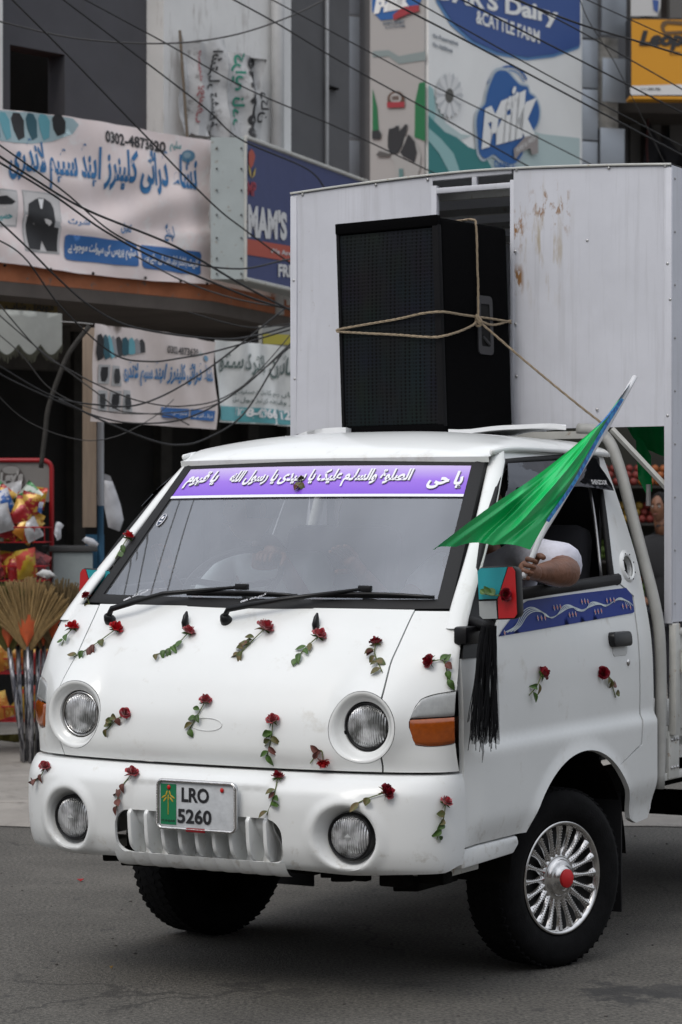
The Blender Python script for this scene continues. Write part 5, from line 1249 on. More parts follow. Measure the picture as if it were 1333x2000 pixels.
# ================================================================ GROUND
def asphalt():
    m = bpy.data.materials.new('asphalt'); m.use_nodes = True; t = m.node_tree; b = t.nodes['Principled BSDF']; N = t.nodes.new; L = t.links.new
    tc = N('ShaderNodeTexCoord'); b.inputs['Roughness'].default_value = .85
    v = N('ShaderNodeTexVoronoi'); v.inputs['Scale'].default_value = 130; L(tc.outputs['Object'], v.inputs[0])
    n = N('ShaderNodeTexNoise'); n.inputs['Scale'].default_value = 1.1; n.inputs['Detail'].default_value = 9; n.inputs['Roughness'].default_value = .7; L(tc.outputs['Object'], n.inputs[0])
    n2 = N('ShaderNodeTexNoise'); n2.inputs['Scale'].default_value = 70; n2.inputs['Detail'].default_value = 6; L(tc.outputs['Object'], n2.inputs[0])
    r = N('ShaderNodeValToRGB'); e = r.color_ramp.elements; e[0].position = .3; e[0].color = (.066, .062, .056, 1); e[1].position = .72; e[1].color = (.122, .115, .104, 1); L(n.outputs[0], r.inputs[0])
    r2 = N('ShaderNodeValToRGB'); e = r2.color_ramp.elements; e[0].position = .35; e[0].color = (.45, .45, .45, 1); e[1].position = .68; e[1].color = (1.5, 1.48, 1.42, 1); L(n2.outputs[0], r2.inputs[0])
    mx = N('ShaderNodeMix'); mx.data_type = 'RGBA'; mx.blend_type = 'MULTIPLY'; mx.inputs[0].default_value = 1; L(r.outputs[0], mx.inputs[6]); L(r2.outputs[0], mx.inputs[7])
    # cool dark oil spots and a damp patch
    n3 = N('ShaderNodeTexNoise'); n3.inputs['Scale'].default_value = 5; n3.inputs['Detail'].default_value = 7; n3.inputs['Roughness'].default_value = .75
    mp = N('ShaderNodeMapping'); mp.inputs['Scale'].default_value = (1, .8, 1); L(tc.outputs['Object'], mp.inputs[0]); L(mp.outputs[0], n3.inputs[0])
    sp_ = N('ShaderNodeSeparateXYZ'); L(tc.outputs['Object'], sp_.inputs[0])
    def win(sock, c, h):
        s = N('ShaderNodeMath'); s.operation = 'SUBTRACT'; L(sock, s.inputs[0]); s.inputs[1].default_value = c; a = N('ShaderNodeMath'); a.operation = 'ABSOLUTE'; L(s.outputs[0], a.inputs[0])
        q = N('ShaderNodeMapRange'); q.inputs[1].default_value = h; q.inputs[2].default_value = h*.2; L(a.outputs[0], q.inputs[0]); return q.outputs[0]
    w = N('ShaderNodeMath'); w.operation = 'MULTIPLY'; L(win(sp_.outputs[0], 1.12, .45), w.inputs[0]); L(win(sp_.outputs[1], 8.45, .30), w.inputs[1])
    ad = N('ShaderNodeMath'); ad.operation = 'MULTIPLY_ADD'; ad.inputs[1].default_value = .22; L(w.outputs[0], ad.inputs[0]); L(n3.outputs[0], ad.inputs[2])
    r3 = N('ShaderNodeMapRange'); r3.inputs[1].default_value = .60; r3.inputs[2].default_value = .68; L(ad.outputs[0], r3.inputs[0])
    mx2 = N('ShaderNodeMix'); mx2.data_type = 'RGBA'; L(r3.outputs[0], mx2.inputs[0]); L(mx.outputs[2], mx2.inputs[6]); mx2.inputs[7].default_value = (.032, .031, .030, 1)
    # fine cracks, broken up by noise, and pale dust
    vc = N('ShaderNodeTexVoronoi'); vc.feature = 'DISTANCE_TO_EDGE'; vc.inputs['Scale'].default_value = .55; nd = N('ShaderNodeTexNoise'); nd.inputs['Scale'].default_value = 3.0; nd.inputs['Detail'].default_value = 8; L(tc.outputs['Object'], nd.inputs[0])
    va = N('ShaderNodeVectorMath'); va.operation = 'MULTIPLY_ADD'; va.inputs[1].default_value = (.7, .7, 0); L(nd.outputs[1], va.inputs[0]); L(tc.outputs['Object'], va.inputs[2]); L(va.outputs[0], vc.inputs[0])
    ck = N('ShaderNodeMapRange'); ck.inputs[1].default_value = .004; ck.inputs[2].default_value = .010; ck.inputs[3].default_value = .55; ck.inputs[4].default_value = 0; L(vc.outputs[0], ck.inputs[0])
    nm = N('ShaderNodeTexNoise'); nm.inputs['Scale'].default_value = .8; L(tc.outputs['Object'], nm.inputs[0]); nr = N('ShaderNodeMapRange'); nr.inputs[1].default_value = .48; nr.inputs[2].default_value = .58; L(nm.outputs[0], nr.inputs[0])
    km = N('ShaderNodeMath'); km.operation = 'MULTIPLY'; L(ck.outputs[0], km.inputs[0]); L(nr.outputs[0], km.inputs[1])
    mx3 = N('ShaderNodeMix'); mx3.data_type = 'RGBA'; L(km.outputs[0], mx3.inputs[0]); L(mx2.outputs[2], mx3.inputs[6]); mx3.inputs[7].default_value = (.02, .019, .018, 1)
    n5 = N('ShaderNodeTexNoise'); n5.inputs['Scale'].default_value = .6; n5.inputs['Detail'].default_value = 10; n5.inputs['Roughness'].default_value = .75; L(tc.outputs['Object'], n5.inputs[0]); dr = N('ShaderNodeMapRange'); dr.inputs[1].default_value = .52; dr.inputs[2].default_value = .72; dr.inputs[4].default_value = .5; L(n5.outputs[0], dr.inputs[0])
    mx4 = N('ShaderNodeMix'); mx4.data_type = 'RGBA'; L(dr.outputs[0], mx4.inputs[0]); L(mx3.outputs[2], mx4.inputs[6]); mx4.inputs[7].default_value = (.16, .148, .13, 1)
    L(mx4.outputs[2], b.inputs['Base Color'])
    bp = N('ShaderNodeBump'); bp.inputs['Strength'].default_value = .7; bp.inputs['Distance'].default_value = .006; L(v.outputs[0], bp.inputs['Height']); L(bp.outputs[0], b.inputs['Normal'])
    return m
MB().grid(lambda i, j: (-60+120*i, -40+160*j, 0), 8, 8).out('road', asphalt()); tag(bpy.data.objects['road'], kind='structure')
PAVE = mat('pavement_concrete', (.27, .25, .225), .9, var=.22, vscale=2.5, bump=.25, bscale=30); mixin(PAVE, 9, .55, .7, (.17, .155, .14))
pv = MB().prism([(-30, 13.55), (-2.4, 13.62), (0, 13.8), (3.0, 16.2), (6, 20), (30, 46), (30, 60), (-30, 60)], lambda p: Vector((p[0], p[1], .075)), lambda p: Vector((p[0], p[1], -.1))).out('pavement', PAVE); tag(pv, kind='structure')
KERB = mat('kerb_concrete', (.20, .185, .165), .9, var=.3, vscale=8, bump=.3, bscale=30)
MB().grid(lambda i, j: Vector((-8+10.2*i, 13.78-.62*j+.05*math.sin(i*37)*j+.03*math.sin(i*91+j*3), .079-.074*j**1.6+.004*math.sin(i*120+j*9)*(1-j))), 120, 6).out('broken_edge', PAVE, pv, smooth=True)
# ================================================================ SHOP BUILDING AND SIGNS
GWALL = mat('grey_render', (.075, .075, .084), .9, var=.10, vscale=2, bump=.1, bscale=20); mixin(GWALL, 3, .55, .75, (.07, .07, .072), stretch=(2, 2, .4))
LWALL = mat('pale_render', (.70, .70, .69), .9, var=.08, vscale=2, bump=.1, bscale=20); mixin(LWALL, 5, .56, .74, (.42, .40, .38), stretch=(3, 3, .5))
MWALL = mat('mid_grey_render', (.10, .10, .104), .9, var=.12, vscale=2, bump=.1, bscale=20)
ORANGE = mat('orange_plaster', (.36, .125, .055), .9, var=.2, vscale=6, bump=.4, bscale=14); mixin(ORANGE, 12, .58, .66, (.16, .13, .11))
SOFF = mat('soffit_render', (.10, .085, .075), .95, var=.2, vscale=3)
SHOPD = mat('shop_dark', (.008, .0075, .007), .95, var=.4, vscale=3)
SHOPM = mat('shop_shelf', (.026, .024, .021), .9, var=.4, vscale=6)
METAL = mat('grey_cladding', (.30, .33, .37), .35, metal=.35, var=.08, vscale=2)
A = Plane.px(0, 18.0, 47.6)
A0, AZ = A.at(0), 0
bld = empty('shop_building', (A.P(0, 0).x, A.P(0, 0).y, 0), 0, 'two storey shop building with orange balcony edge and dark open shopfront', 'building')
s_end = A.at(415)[0]
def loc(s, o): q = A.o+A.d*s+A.n*o; return (q.x, q.y)
D3 = Vector((math.cos(R(68.6)), math.sin(R(68.6)), 0)); E0 = A.P(s_end, 0)
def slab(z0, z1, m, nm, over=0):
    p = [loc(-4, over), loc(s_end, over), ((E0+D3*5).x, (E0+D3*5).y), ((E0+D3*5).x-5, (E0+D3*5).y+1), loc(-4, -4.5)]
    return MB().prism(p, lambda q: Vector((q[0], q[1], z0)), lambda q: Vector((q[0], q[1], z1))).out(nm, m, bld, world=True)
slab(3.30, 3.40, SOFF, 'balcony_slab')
slab(3.402, 3.54, ORANGE, 'orange_edge', .0)
A.box('balcony_parapet', -4, s_end-.02, 3.54, 4.45, -.14, -.02, ORANGE, bld)
# upper walls
B = Plane(A.P(0, 0, -.75).x, A.P(0, 0, -.75).y, 47.6)
def zat(pl, px, py): return pl.at(px, py)
ZT_ = 7.6
x8, x20, x127, x320 = [B.at(x)[0] for x in (-14, 20, 127, 320)]
dz = B.at(80, 98)[1]
B.box('upper_wall', x8, x20, 3.5, ZT_, -.2, 0, GWALL, bld); B.box('upper_wall', x20, x127, dz, ZT_, -.2, 0, GWALL, bld); B.box('upper_wall', x127, B.at(345)[0], 3.5, ZT_, -.2, 0, GWALL, bld)
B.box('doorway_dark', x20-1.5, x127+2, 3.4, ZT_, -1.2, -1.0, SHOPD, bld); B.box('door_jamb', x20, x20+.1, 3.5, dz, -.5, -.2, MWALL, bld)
B.box('left_column', x8-5, x8, 3.5, ZT_, -.2, .12, LWALL, bld)
C_ = Plane(A.P(0, 0, -.55).x, A.P(0, 0, -.55).y, 47.6)
c1, c2, c3, c4 = [C_.at(x)[0] for x in (320, 516, 546, 569)]
C_.box('pilaster', c1, c4, 3.5, ZT_, -.4, 0, LWALL, bld)
mp_ = (C_.at(531)[0]); MB().tube([C_.P(mp_, 3.4, .07), C_.P(mp_, ZT_, .07)], .055, 14).out('drain_pipe', mat('pale_pipe', (.42, .42, .42), .5, var=.08), bld, smooth=True, world=True)
D_ = Plane(C_.P(c4, 0, -.25).x, C_.P(c4, 0, -.25).y, 60)
d1, d2 = D_.at(683)[0], D_.at(633)[0]
D_.box('side_wall', 0, d1, 2.5, 8.2, -.2, 0, MWALL, bld)
MB().tube([D_.P(d2, 2.6, .03), D_.P(d2, 8.2, .03)], .018, 8).out('thin_pipe', MATS['pale_pipe'], bld, smooth=True, world=True)
D_.box('pipe_clip', d2+.02, d2+.2, D_.at(633, 170)[1], D_.at(633, 166)[1], 0, .04, DARK, bld)
# ground floor interior
I_ = Plane(A.P(0, 0, -2.6).x, A.P(0, 0, -2.6).y, 40)
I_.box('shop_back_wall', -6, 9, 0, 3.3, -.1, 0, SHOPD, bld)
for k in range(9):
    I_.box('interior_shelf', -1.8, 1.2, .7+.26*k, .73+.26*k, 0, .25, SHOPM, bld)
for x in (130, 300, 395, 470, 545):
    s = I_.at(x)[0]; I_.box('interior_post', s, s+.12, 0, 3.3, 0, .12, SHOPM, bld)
LW = Plane.px(-20, 17.6, 47.6)
A.box('beam_below', -4, s_end, 2.92, 3.30, -1.9, -1.7, mat('beam_dark', (.05, .045, .04), .9, var=.3), bld)
# ---------------------------------------------------------------- main banner
PINK = mat('banner_vinyl', (.84, .73, .71), .55, var=.05, vscale=3); mixin(PINK, 5, .54, .70, (.87, .85, .84))
BLUT = mat('banner_blue_ink', (.03, .16, .36), .55); BLUB = mat('banner_blue_block', (.035, .14, .38), .55); TEALI = mat('banner_teal_ink', (.05, .28, .30), .55); BANW = mat('banner_white', (.76, .76, .76), .55); GREY1 = mat('print_grey', (.25, .25, .26), .5); BKI = mat('print_black', (.02, .02, .022), .5)
def wrk(a, z):
    return .02*math.sin(a*5+z*9)*.6+.018*math.sin(z*16+math.sin(a*2.3)*3.2)*math.exp(-((z-4.0)/.35)**2)+.010*math.sin(a*17+z*5)+.012*math.exp(-((z-3.92+.09*math.cos((a-1)*1.6))/.022)**2)
Sg = Plane(A.P(0, 0, .06).x, A.P(0, 0, .06).y, 47.6, wrk)
sg = empty('shop_banner', tuple(Sg.P(.8, 3.54)), 0, 'large pink laundry banner with blue Urdu lettering stretched along the orange balcony', 'banner')
Sg.poly('banner_sheet', [(-60, 205), (0, 212), (120, 226), (250, 246), (330, 262), (410, 275), (412, 555), (300, 549), (150, 533), (0, 512), (-60, 505)], PINK, sg, 0, .04)
def OFF(k): return .003+.0025*k
def grp_text(st, p0, p1, m, **k): return Sg.text(st, p0, p1, m, sg, **k)
Sg.poly('photo_oval', [(-60, 209), (0, 214), (80, 222), (140, 232), (153, 244), (140, 262), (105, 276), (60, 281), (0, 276), (-60, 265)], mat('print_pale_cyan', (.35, .47, .50), .5), sg, OFF(0), .05)
for k in range(8):   # row of hanging garments in the print
    x = -44+k*26; mm = (BKI, mat('print_dark_teal', (.02, .09, .12), .5), mat('print_cyan', (.12, .36, .42), .5))[k % 3]
    if x+14 > 150: continue
    Sg.poly('printed_garment', [(x-6, 216+k*1.2), (x+5, 216+k*1.6), (x+13, 232+k), (x+14, 268-(k > 5)*8), (x+2, 274-(k > 5)*8), (x-6, 252), (x-10, 232)], mm, sg, OFF(1), .05)
grp_text('0302-4873620', (202, 280), (325, 258), BKI, off=OFF(1), bold=.02) if 0 else None
def slant(pl, st, x0, y0, x1, y1, h0, h1, m, par, off=.010, bold=0, shear=0):
    """text whose baseline runs from (x0,y0) to (x1,y1) with heights h0,h1 px, mapped onto plane pl"""
    def f(x, y):
        px = x0+(x1-x0)*x; py = y0+(y1-y0)*x-(h0+(h1-h0)*x)*y; a, z = pl.at(px, py); return pl.P(a, z, off)
    return text(st, f, m, par, bold, shear, True)
slant(Sg, '0302-4873620', 202, 278, 325, 299, 24, 22, BKI, sg, OFF(1), .03)
slant(Sg, 'سلیم', 332, 296, 353, 299, 22, 22, TEALI, sg, OFF(1), .02)
Sg.poly('logo_oval', ell(368, 305, 14, 12, 20), mat('logo_blue', (.12, .26, .38), .5), sg, OFF(1), .05)
Sg.poly('logo_gleam', ell(366, 303, 8, 6, 16), mat('print_grey_blue', (.3, .42, .5), .5), sg, OFF(2), .05)
slant(Sg, 'نشاء ڈرائی کلینرز اینڈ سٹیم لانڈری', 18, 362, 388, 404, 96, 104, BLUT, sg, OFF(1), .035)
for (x0, y0, x1, y1, st) in ((132, 440, 170, 426, 'شرٹ'), (232, 456, 256, 434, 'کمبل'), (322, 470, 342, 434, 'لہنگے')): slant(Sg, st, x0, y0, x1, y0+4, y0-y1, y0-y1, BLUT, sg, OFF(1), .03)
Sg.poly('photo_frame', [(46, 370), (119, 381), (117, 497), (46, 490)], mat('print_frame', (.42, .42, .42), .5), sg, OFF(0), .05)
Sg.poly('photo_panel', [(48, 373), (117, 384), (115, 494), (48, 487)], mat('print_panel', (.60, .58, .57), .5), sg, OFF(1), .05)
Sg.poly('suit_print', [(56, 398), (68, 390), (76, 386), (86, 388), (98, 396), (103, 408), (103, 444), (112, 446), (112, 492), (92, 490), (84, 470), (80, 488), (56, 486), (52, 440)], BKI, sg, OFF(2), .05)
Sg.poly('suit_shirt', [(74, 388), (84, 389), (80, 408), (77, 408)], BANW, sg, OFF(3), .05)
Sg.poly('photo_frame', [(-60, 362), (34, 372), (33, 443), (-60, 440)], MATS['print_frame'], sg, OFF(0), .05)
Sg.poly('photo_panel', [(-60, 365), (32, 375), (31, 440), (-60, 437)], MATS['print_panel'], sg, OFF(1), .05)
Sg.poly('garment_print', [(-20, 385), (10, 382), (28, 394), (20, 400), (-20, 398)], BKI, sg, OFF(2), .05)
slant(Sg, 'حمید', -6, 430, 24, 432, 16, 16, TEALI, sg, OFF(2), .03)
Sg.poly('white_oval', ell(90, 330, 1, 1, 3), BANW, sg, OFF(0), .2) if 0 else None
Sg.poly('blue_block', [(128, 461), (134, 458), (262, 474), (267, 480), (267, 519), (262, 521), (133, 507), (128, 502)], BLUB, sg, OFF(1), .04)
Sg.poly('blue_block', [(274, 482), (279, 478), (387, 492), (392, 498), (393, 534), (388, 537), (280, 524), (275, 519)], BLUB, sg, OFF(1), .04)
slant(Sg, 'سٹیم پریس کی سہولت موجود ہے', 136, 496, 262, 511, 26, 28, BANW, sg, OFF(2), .03)
slant(Sg, 'کارپٹ بلائنڈز ڈرائی کلین کیے جاتے ہیں', 280, 514, 388, 528, 22, 24, BANW, sg, OFF(2), .03)
for x in (8, 95, 180, 280, 350, 402):
    for y in (0,): q = Sg.P(*Sg.at(x, 518+x*.09), .02); MB().ball(q, .012, 6).out('banner_nail', DARK, sg, world=True)
# ---------------------------------------------------------------- MAM'S sign box
Mm_ = Plane(A.P(A.at(478)[0], 0, .25).x, A.P(A.at(478)[0], 0, .25).y, 68.6)
X0 = Mm_.at(478)[0]; Mm_.o += Mm_.d*X0
NAVY = mat('sign_navy', (.045, .06, .16), .45, var=.06); PALEP = mat('sign_return_pale', (.36, .40, .40), .5, var=.08, vscale=4); mixin(PALEP, 20, .60, .7, (.2, .15, .1)); SRED = mat('sign_red', (.42, .08, .05), .5); SWHT = mat('sign_white', (.62, .62, .62), .5); GOLD = mat('sign_gold', (.45, .33, .08), .5)
ms = empty('shop_sign', tuple(Mm_.P(0, 3.6)), 0, "navy MAM'S signboard with red band and pale boxed side, right of the pink banner", 'sign')
zt, zb = Mm_.at(478, 268)[1], Mm_.at(478, 545)[1]
# return face goes left, seen frontally
rl_ = 66/FP*Mm_.o.y; Rr = Vector((-1, .02, 0)).normalized()
b = MB(); q0, q1 = Mm_.P(0, 0), Mm_.P(0, 0)+Rr*rl_; q2 = q1+Mm_.d*2.6; q3 = Mm_.P(2.7, 0)
b.prism([(q.x, q.y) for q in (q1, q0, q3, q2)], lambda p: Vector((p[0], p[1], zb)), lambda p: Vector((p[0], p[1], zt)))
b.out('sign_box', PALEP, ms, world=True)
Mm_.poly('sign_face', [(0.0, zb+.0), (2.7, zb), (2.7, zt), (0, zt)], NAVY, ms, .006, .5, px=False)
MB().tube([Mm_.P(0, zt, .01), Mm_.P(2.7, zt, .01)], .018, 6).out('edge_rail', GREYM, ms, world=True); MB().tube([Mm_.P(0, zb, .01), Mm_.P(2.7, zb, .01)], .018, 6).out('edge_rail', GREYM, ms, world=True); MB().tube([Mm_.P(0, zb, .01), Mm_.P(0, zt, .01)], .012, 6).out('edge_rail', GREYM, ms, world=True)
Mm_.poly('red_band', [(478, 466), (683, 501), (683, 530), (478, 497)], SRED, ms, .012, .5)
slant(Mm_, "MAM'S", 482, 464, 558, 470, 68, 56, SWHT, ms, .014, .05)
slant(Mm_, 'We Are Here To Help', 524, 497, 640, 514, 13, 10, SWHT, ms, .018, .02)
slant(Mm_, 'FREE HOME', 541, 541, 640, 545, 26, 20, SWHT, ms, .014, .04)
Mm_.poly('heart_logo', [(483, 298), (488, 291), (493, 296), (496, 306), (492, 322), (487, 330), (483, 318)], SRED, ms, .014, .2)
for pts in ([(482, 320), (487, 334), (488, 348), (484, 340)], [(497, 326), (492, 336), (489, 349), (495, 342)]): Mm_.poly('hand_logo', pts, GOLD, ms, .016, .2)
slant(Mm_, 'MP', 481, 382, 498, 384, 28, 28, mat('logo_red', (.3, .03, .05), .5), ms, .014, .03)
for y in (290, 330, 372, 420, 465, 505, 535):
    for x in (424, 472): w = q0+Rr*((478-x)/66*rl_); z = ZC+(HZ-y)*w.y/FP; MB().ball(Vector((w.x, w.y-.012, z)), .008, 6).out('sign_screw', DARK, ms, world=True)
# ---------------------------------------------------------------- torn banners on the pilaster
def wr2(a, z): return .03*math.sin(a*22+z*3)+.02*math.sin(z*13+a*9)+.014*math.sin(a*41)
tb = Plane(C_.P(0, 0, .05).x, C_.P(0, 0, .05).y, 47.6, wr2)
DIRT = mat('dirty_cloth', (.50, .50, .50), .9, var=.2, vscale=6, bump=.3, bscale=12); mixin(DIRT, 7, .55, .66, (.16, .15, .14))
t1 = empty('torn_banner', tuple(tb.P(*tb.at(390, 270))), 0, 'crumpled torn cloth banner with black Urdu lettering turned on its side', 'banner')
tb.poly('cloth', [(355, 62), (362, 82), (385, 78), (404, 85), (426, 76), (438, 78), (440, 270), (352, 262), (347, 230), (352, 150)], DIRT, t1, .01, .05)
def vtext(pl, st, xc, y0, y1, w, m, par, off=.02, bold=.02):   # reads bottom to top
    return text(st, lambda x, y: pl.P(*pl.at(xc+w/2-w*(1-y), y0+(y1-y0)*x), off), m, par, bold, 0, True)
vtext(tb, 'اشتہار تشریف', 416, 268, 100, 22, BKI, t1); vtext(tb, 'محمد یوسف', 384, 240, 100, 13, mat('faded_red_ink', (.30, .12, .13), .6), t1)
MB().tube([tb.P(*tb.at(350, 60), .05), tb.P(*tb.at(351, 270), .05)], .012, 6).out('wooden_batten', mat('batten_wood', (.14, .11, .08), .8), t1, world=True)
t2 = empty('torn_banner', tuple(tb.P(*tb.at(480, 270))), 0, 'torn white banner beside the drain pipe with green lettering and a black phone number', 'banner')
tb.poly('cloth', [(440, 102), (452, 100), (480, 108), (513, 118), (512, 272), (440, 266)], DIRT, t2, .012, .05)
vtext(tb, 'کرایہ نادر', 464, 246, 104, 24, mat('green_ink', (.02, .22, .15), .6), t2); vtext(tb, '00-9448', 491, 272, 112, 22, BKI, t2, bold=.05); vtext(tb, 'دکان', 512, 240, 180, 16, BKI, t2)
# ---------------------------------------------------------------- dairy corner building
K = Plane.px(833, 25.0, 47.6); K2 = Plane(K.o.x, K.o.y, 47.6-90)
cb_ = empty('corner_building', (K.o.x, K.o.y, 0), 0, 'corner building behind the dairy billboard with pale blue metal cladding panels', 'building')
kw = K.at(1133)[0]; k2 = K2.at(727)[0]
K.box('core_wall', .3, 9, 0, 9, -2, -.35, MWALL, cb_)
# cladding to the left, narrow tall panels
L1 = Plane(K2.P(k2, 0).x-.05, K2.P(k2, 0).y+.4, 20)
def clad(pl, xa, xb, ya, yb, o, nm='cladding_panel', m=METAL, par=cb_):
    a, z1 = pl.at(xa, ya); b_, z0 = pl.at(xb, yb); z0 = pl.at((xa+xb)/2, yb)[1]; z1 = pl.at((xa+xb)/2, ya)[1]; return pl.box(nm, a, b_, z0, z1, o-.03, o, m, par, bevel=.006)
for y0, y1 in ((-140, 28), (32, 270), (274, 345), (349, 520)): clad(L1, 671, 703, y0, y1, .0)
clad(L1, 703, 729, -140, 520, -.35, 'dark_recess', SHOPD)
R1 = Plane(K.P(kw, 0, .0).x, K.P(kw, 0, .0).y, 20)
for y0, y1 in ((-140, 75), (79, 172), (175, 274), (277, 345), (349, 520)): clad(R1, 1135, 1167, y0, y1, .02)
for y0, y1, o in ((-140, 72, .10), (118, 203, .12), (252, 345, .06), (349, 520, .06)): clad(R1, 1169, 1216, y0, y1, o)
clad(R1, 1169, 1212, 72, 252, -.05, 'exposed_concrete', mat('exposed_concrete', (.28, .27, .25), .95, var=.4, vscale=9, bump=.6, bscale=14))
# right hand recess with balconies
R2 = Plane(R1.P(R1.at(1214)[0], 0, -1.2).x, R1.P(R1.at(1214)[0], 0, -1.2).y, 8)
BRN = mat('brown_wall', (.075, .062, .055), .9, var=.3, vscale=3)
R2.box('recessed_wall', -1, 6, 0, 9.5, -.2, 0, BRN, cb_)
for x, w_ in ((1225, .12), (1268, .1), (1302, .25)): s = R2.at(x)[0]; R2.box('recess_post', s, s+w_, 3, 9.5, 0, .15, mat('post_grey', (.13, .125, .12), .9), cb_)
zz = R2.at(1280, 205)[1]; R2.box('balcony_edge', -.1, 6, zz-.25, zz, 0, .9, mat('edge_brown', (.05, .042, .036), .9), cb_)
for pts in ([(1240, 345), (1255, 245), (1290, 320)], [(1262, 345), (1285, 270), (1333, 330)], [(1300, 345), (1320, 290), (1350, 345)]): R2.poly('hanging_cloth', pts, mat('dark_cloth', (.02, .02, .024), .9), cb_, .3, .3)
MB().tube([R2.P(*R2.at(1238, 195), .5), R2.P(*R2.at(1244, 240), .5), R2.P(*R2.at(1241, 300), .5), R2.P(*R2.at(1243, 330), .5)], .012, 5).out('hanging_cable', mat('maroon_cable', (.1, .03, .03), .8), cb_, world=True)
# billboard
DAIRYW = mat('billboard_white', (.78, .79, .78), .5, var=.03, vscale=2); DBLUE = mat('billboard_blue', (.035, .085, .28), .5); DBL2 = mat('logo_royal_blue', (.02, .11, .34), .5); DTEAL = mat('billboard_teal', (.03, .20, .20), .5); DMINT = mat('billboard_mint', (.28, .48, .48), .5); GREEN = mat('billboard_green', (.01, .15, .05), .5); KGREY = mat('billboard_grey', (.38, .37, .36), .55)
mk = empty('dairy_billboard', (K.o.x, K.o.y, 4.8), 0, 'tall two sided dairy billboard with the Milk logo and a cow above the truck box', 'billboard')
zbm, ztm = 4.7, 8.6
Kf = Plane(K.P(0, 0, .03).x, K.P(0, 0, .03).y, 47.6)
Kf.box('panel', 0, kw, zbm, ztm, -.2, 0, DAIRYW, mk)
K2f = Plane(K2.P(0, 0, .03).x, K2.P(0, 0, .03).y, 47.6-90)
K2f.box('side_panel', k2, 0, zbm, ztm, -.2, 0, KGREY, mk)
KX = lambda x, y: (x, y)
# print on the front
Kf.poly('blue_swoosh_edge', [(838, -60), (852, 5), (880, 50), (920, 85), (970, 108), (1030, 118), (1080, 112), (1128, 96), (1132, 92), (1132, -60)], mat('swoosh_light', (.10, .25, .5), .5), mk, .006, .5)
Kf.poly('blue_swoosh', [(842, -60), (857, 3), (885, 46), (924, 80), (972, 102), (1030, 112), (1080, 106), (1128, 90), (1132, 87), (1132, -60)], DBLUE, mk, .012, .5)
slant(Kf, "DAR'S Dairy", 850, 8, 1088, 58, 44, 44, DAIRYW, mk, .018, .04)
slant(Kf, '&CATTLE FARM', 928, 46, 1052, 86, 27, 26, DAIRYW, mk, .018, .03)
slant(Kf, 'No Preservatives', 845, 74, 894, 90, 9, 9, mat('print_slate', (.10, .13, .17), .5), mk, .012, .02)
slant(Kf, 'No Additives', 845, 91, 883, 104, 9, 9, MATS['print_slate'], mk, .012, .02)
Kf.poly('mint_shape', [(836, 170), (850, 190), (870, 240), (900, 262), (940, 268), (940, 340), (1132, 345), (1132, 270), (1060, 262), (980, 240), (930, 262), (880, 280), (836, 260)], mat('billboard_pale_mint', (.45, .56, .56), .5), mk, .006, .5)
Kf.poly('mint_shape', [(836, 165), (846, 175), (850, 225), (845, 240), (836, 240)], DMINT, mk, .010, .5)
Kf.poly('teal_cloth', [(835, 225), (845, 235), (868, 258), (890, 268), (915, 288), (940, 296), (958, 325), (966, 380), (835, 380)], DTEAL, mk, .012, .4)
Kf.poly('teal_fold', [(835, 250), (860, 272), (884, 300), (900, 345), (880, 345), (856, 300), (835, 275)], DMINT, mk, .016, .4)
for k in range(20):
    t = 2*math.pi*k/20; cx, cy = 875, 187; c_, s_ = math.cos(t), math.sin(t)
    Kf.poly('daisy_petal', [(cx+c_*8-s_*2.5, cy+s_*12+c_*3), (cx+c_*24-s_*5.5, cy+s_*36+c_*6), (cx+c_*28, cy+s_*46), (cx+c_*24+s_*5.5, cy+s_*36-c_*6), (cx+c_*8+s_*2.5, cy+s_*12-c_*3)], mat('petal_white', (.68, .69, .69), .5) if k % 2 else mat('petal_shade', (.52, .54, .55), .5), mk, .018+.003*(k % 2), .5)
Kf.poly('daisy_heart', ell(875, 187, 8, 14, 16), mat('daisy_dark', (.09, .09, .08), .5), mk, .026, .5)
for r1, r2, m_ in ((58, 54, DBL2), (50, 48, MATS['swoosh_light'])):
    for a0, a1 in ((200, 318),):
        o_ = ell(988, 192, r1*.78, r1*1.12, 22, 10, a0, a1)+list(reversed(ell(988, 192, r2*.78, r2*1.12, 22, 10, a0, a1))); Kf.poly('logo_arc', o_, m_, mk, .014, .6)
def blob(pts, g_):
    cx = sum(p[0] for p in pts)/len(pts); cy = sum(p[1] for p in pts)/len(pts); C = catmull([(p[0], p[1], 0) for p in pts+[pts[0]]], 4)
    return [(cx+(q.x-cx)*g_, cy+(q.y-cy)*g_) for q in C[:-1]]
LG = [(958, 160), (968, 143), (986, 142), (1000, 156), (1012, 168), (1026, 172), (1030, 184), (1040, 192), (1048, 212), (1046, 238), (1032, 262), (1022, 272), (1016, 300), (1000, 318), (978, 312), (962, 300), (946, 308), (935, 296), (932, 270), (930, 240), (934, 218), (946, 204), (950, 184)]
Kf.poly('logo_edge', blob(LG, 1.10), mat('logo_edge_pale', (.42, .5, .56), .5), mk, .018, .4); Kf.poly('logo_shape', blob(LG, 1.03), DBL2, mk, .024, .4)
slant(Kf, 'Milk', 936, 292, 1044, 262, 76, 96, DAIRYW, mk, .034, .10, .15)
for x, y in ((990, 196), (999, 177), (1004, 188)): Kf.poly('milk_drop', ell(x, y, 3.5, 8, 10, 15), DAIRYW, mk, .040, .5)
Kf.poly('ribbon', [(998, 292), (1020, 268), (1046, 264), (1046, 300), (1034, 303), (1030, 290), (1012, 298), (1000, 314)], mat('ribbon_grey', (.30, .27, .26), .5), mk, .040, .4)
slant(Kf, 'PURE & FRESH', 1003, 300, 1042, 272, 10, 10, DAIRYW, mk, .046)
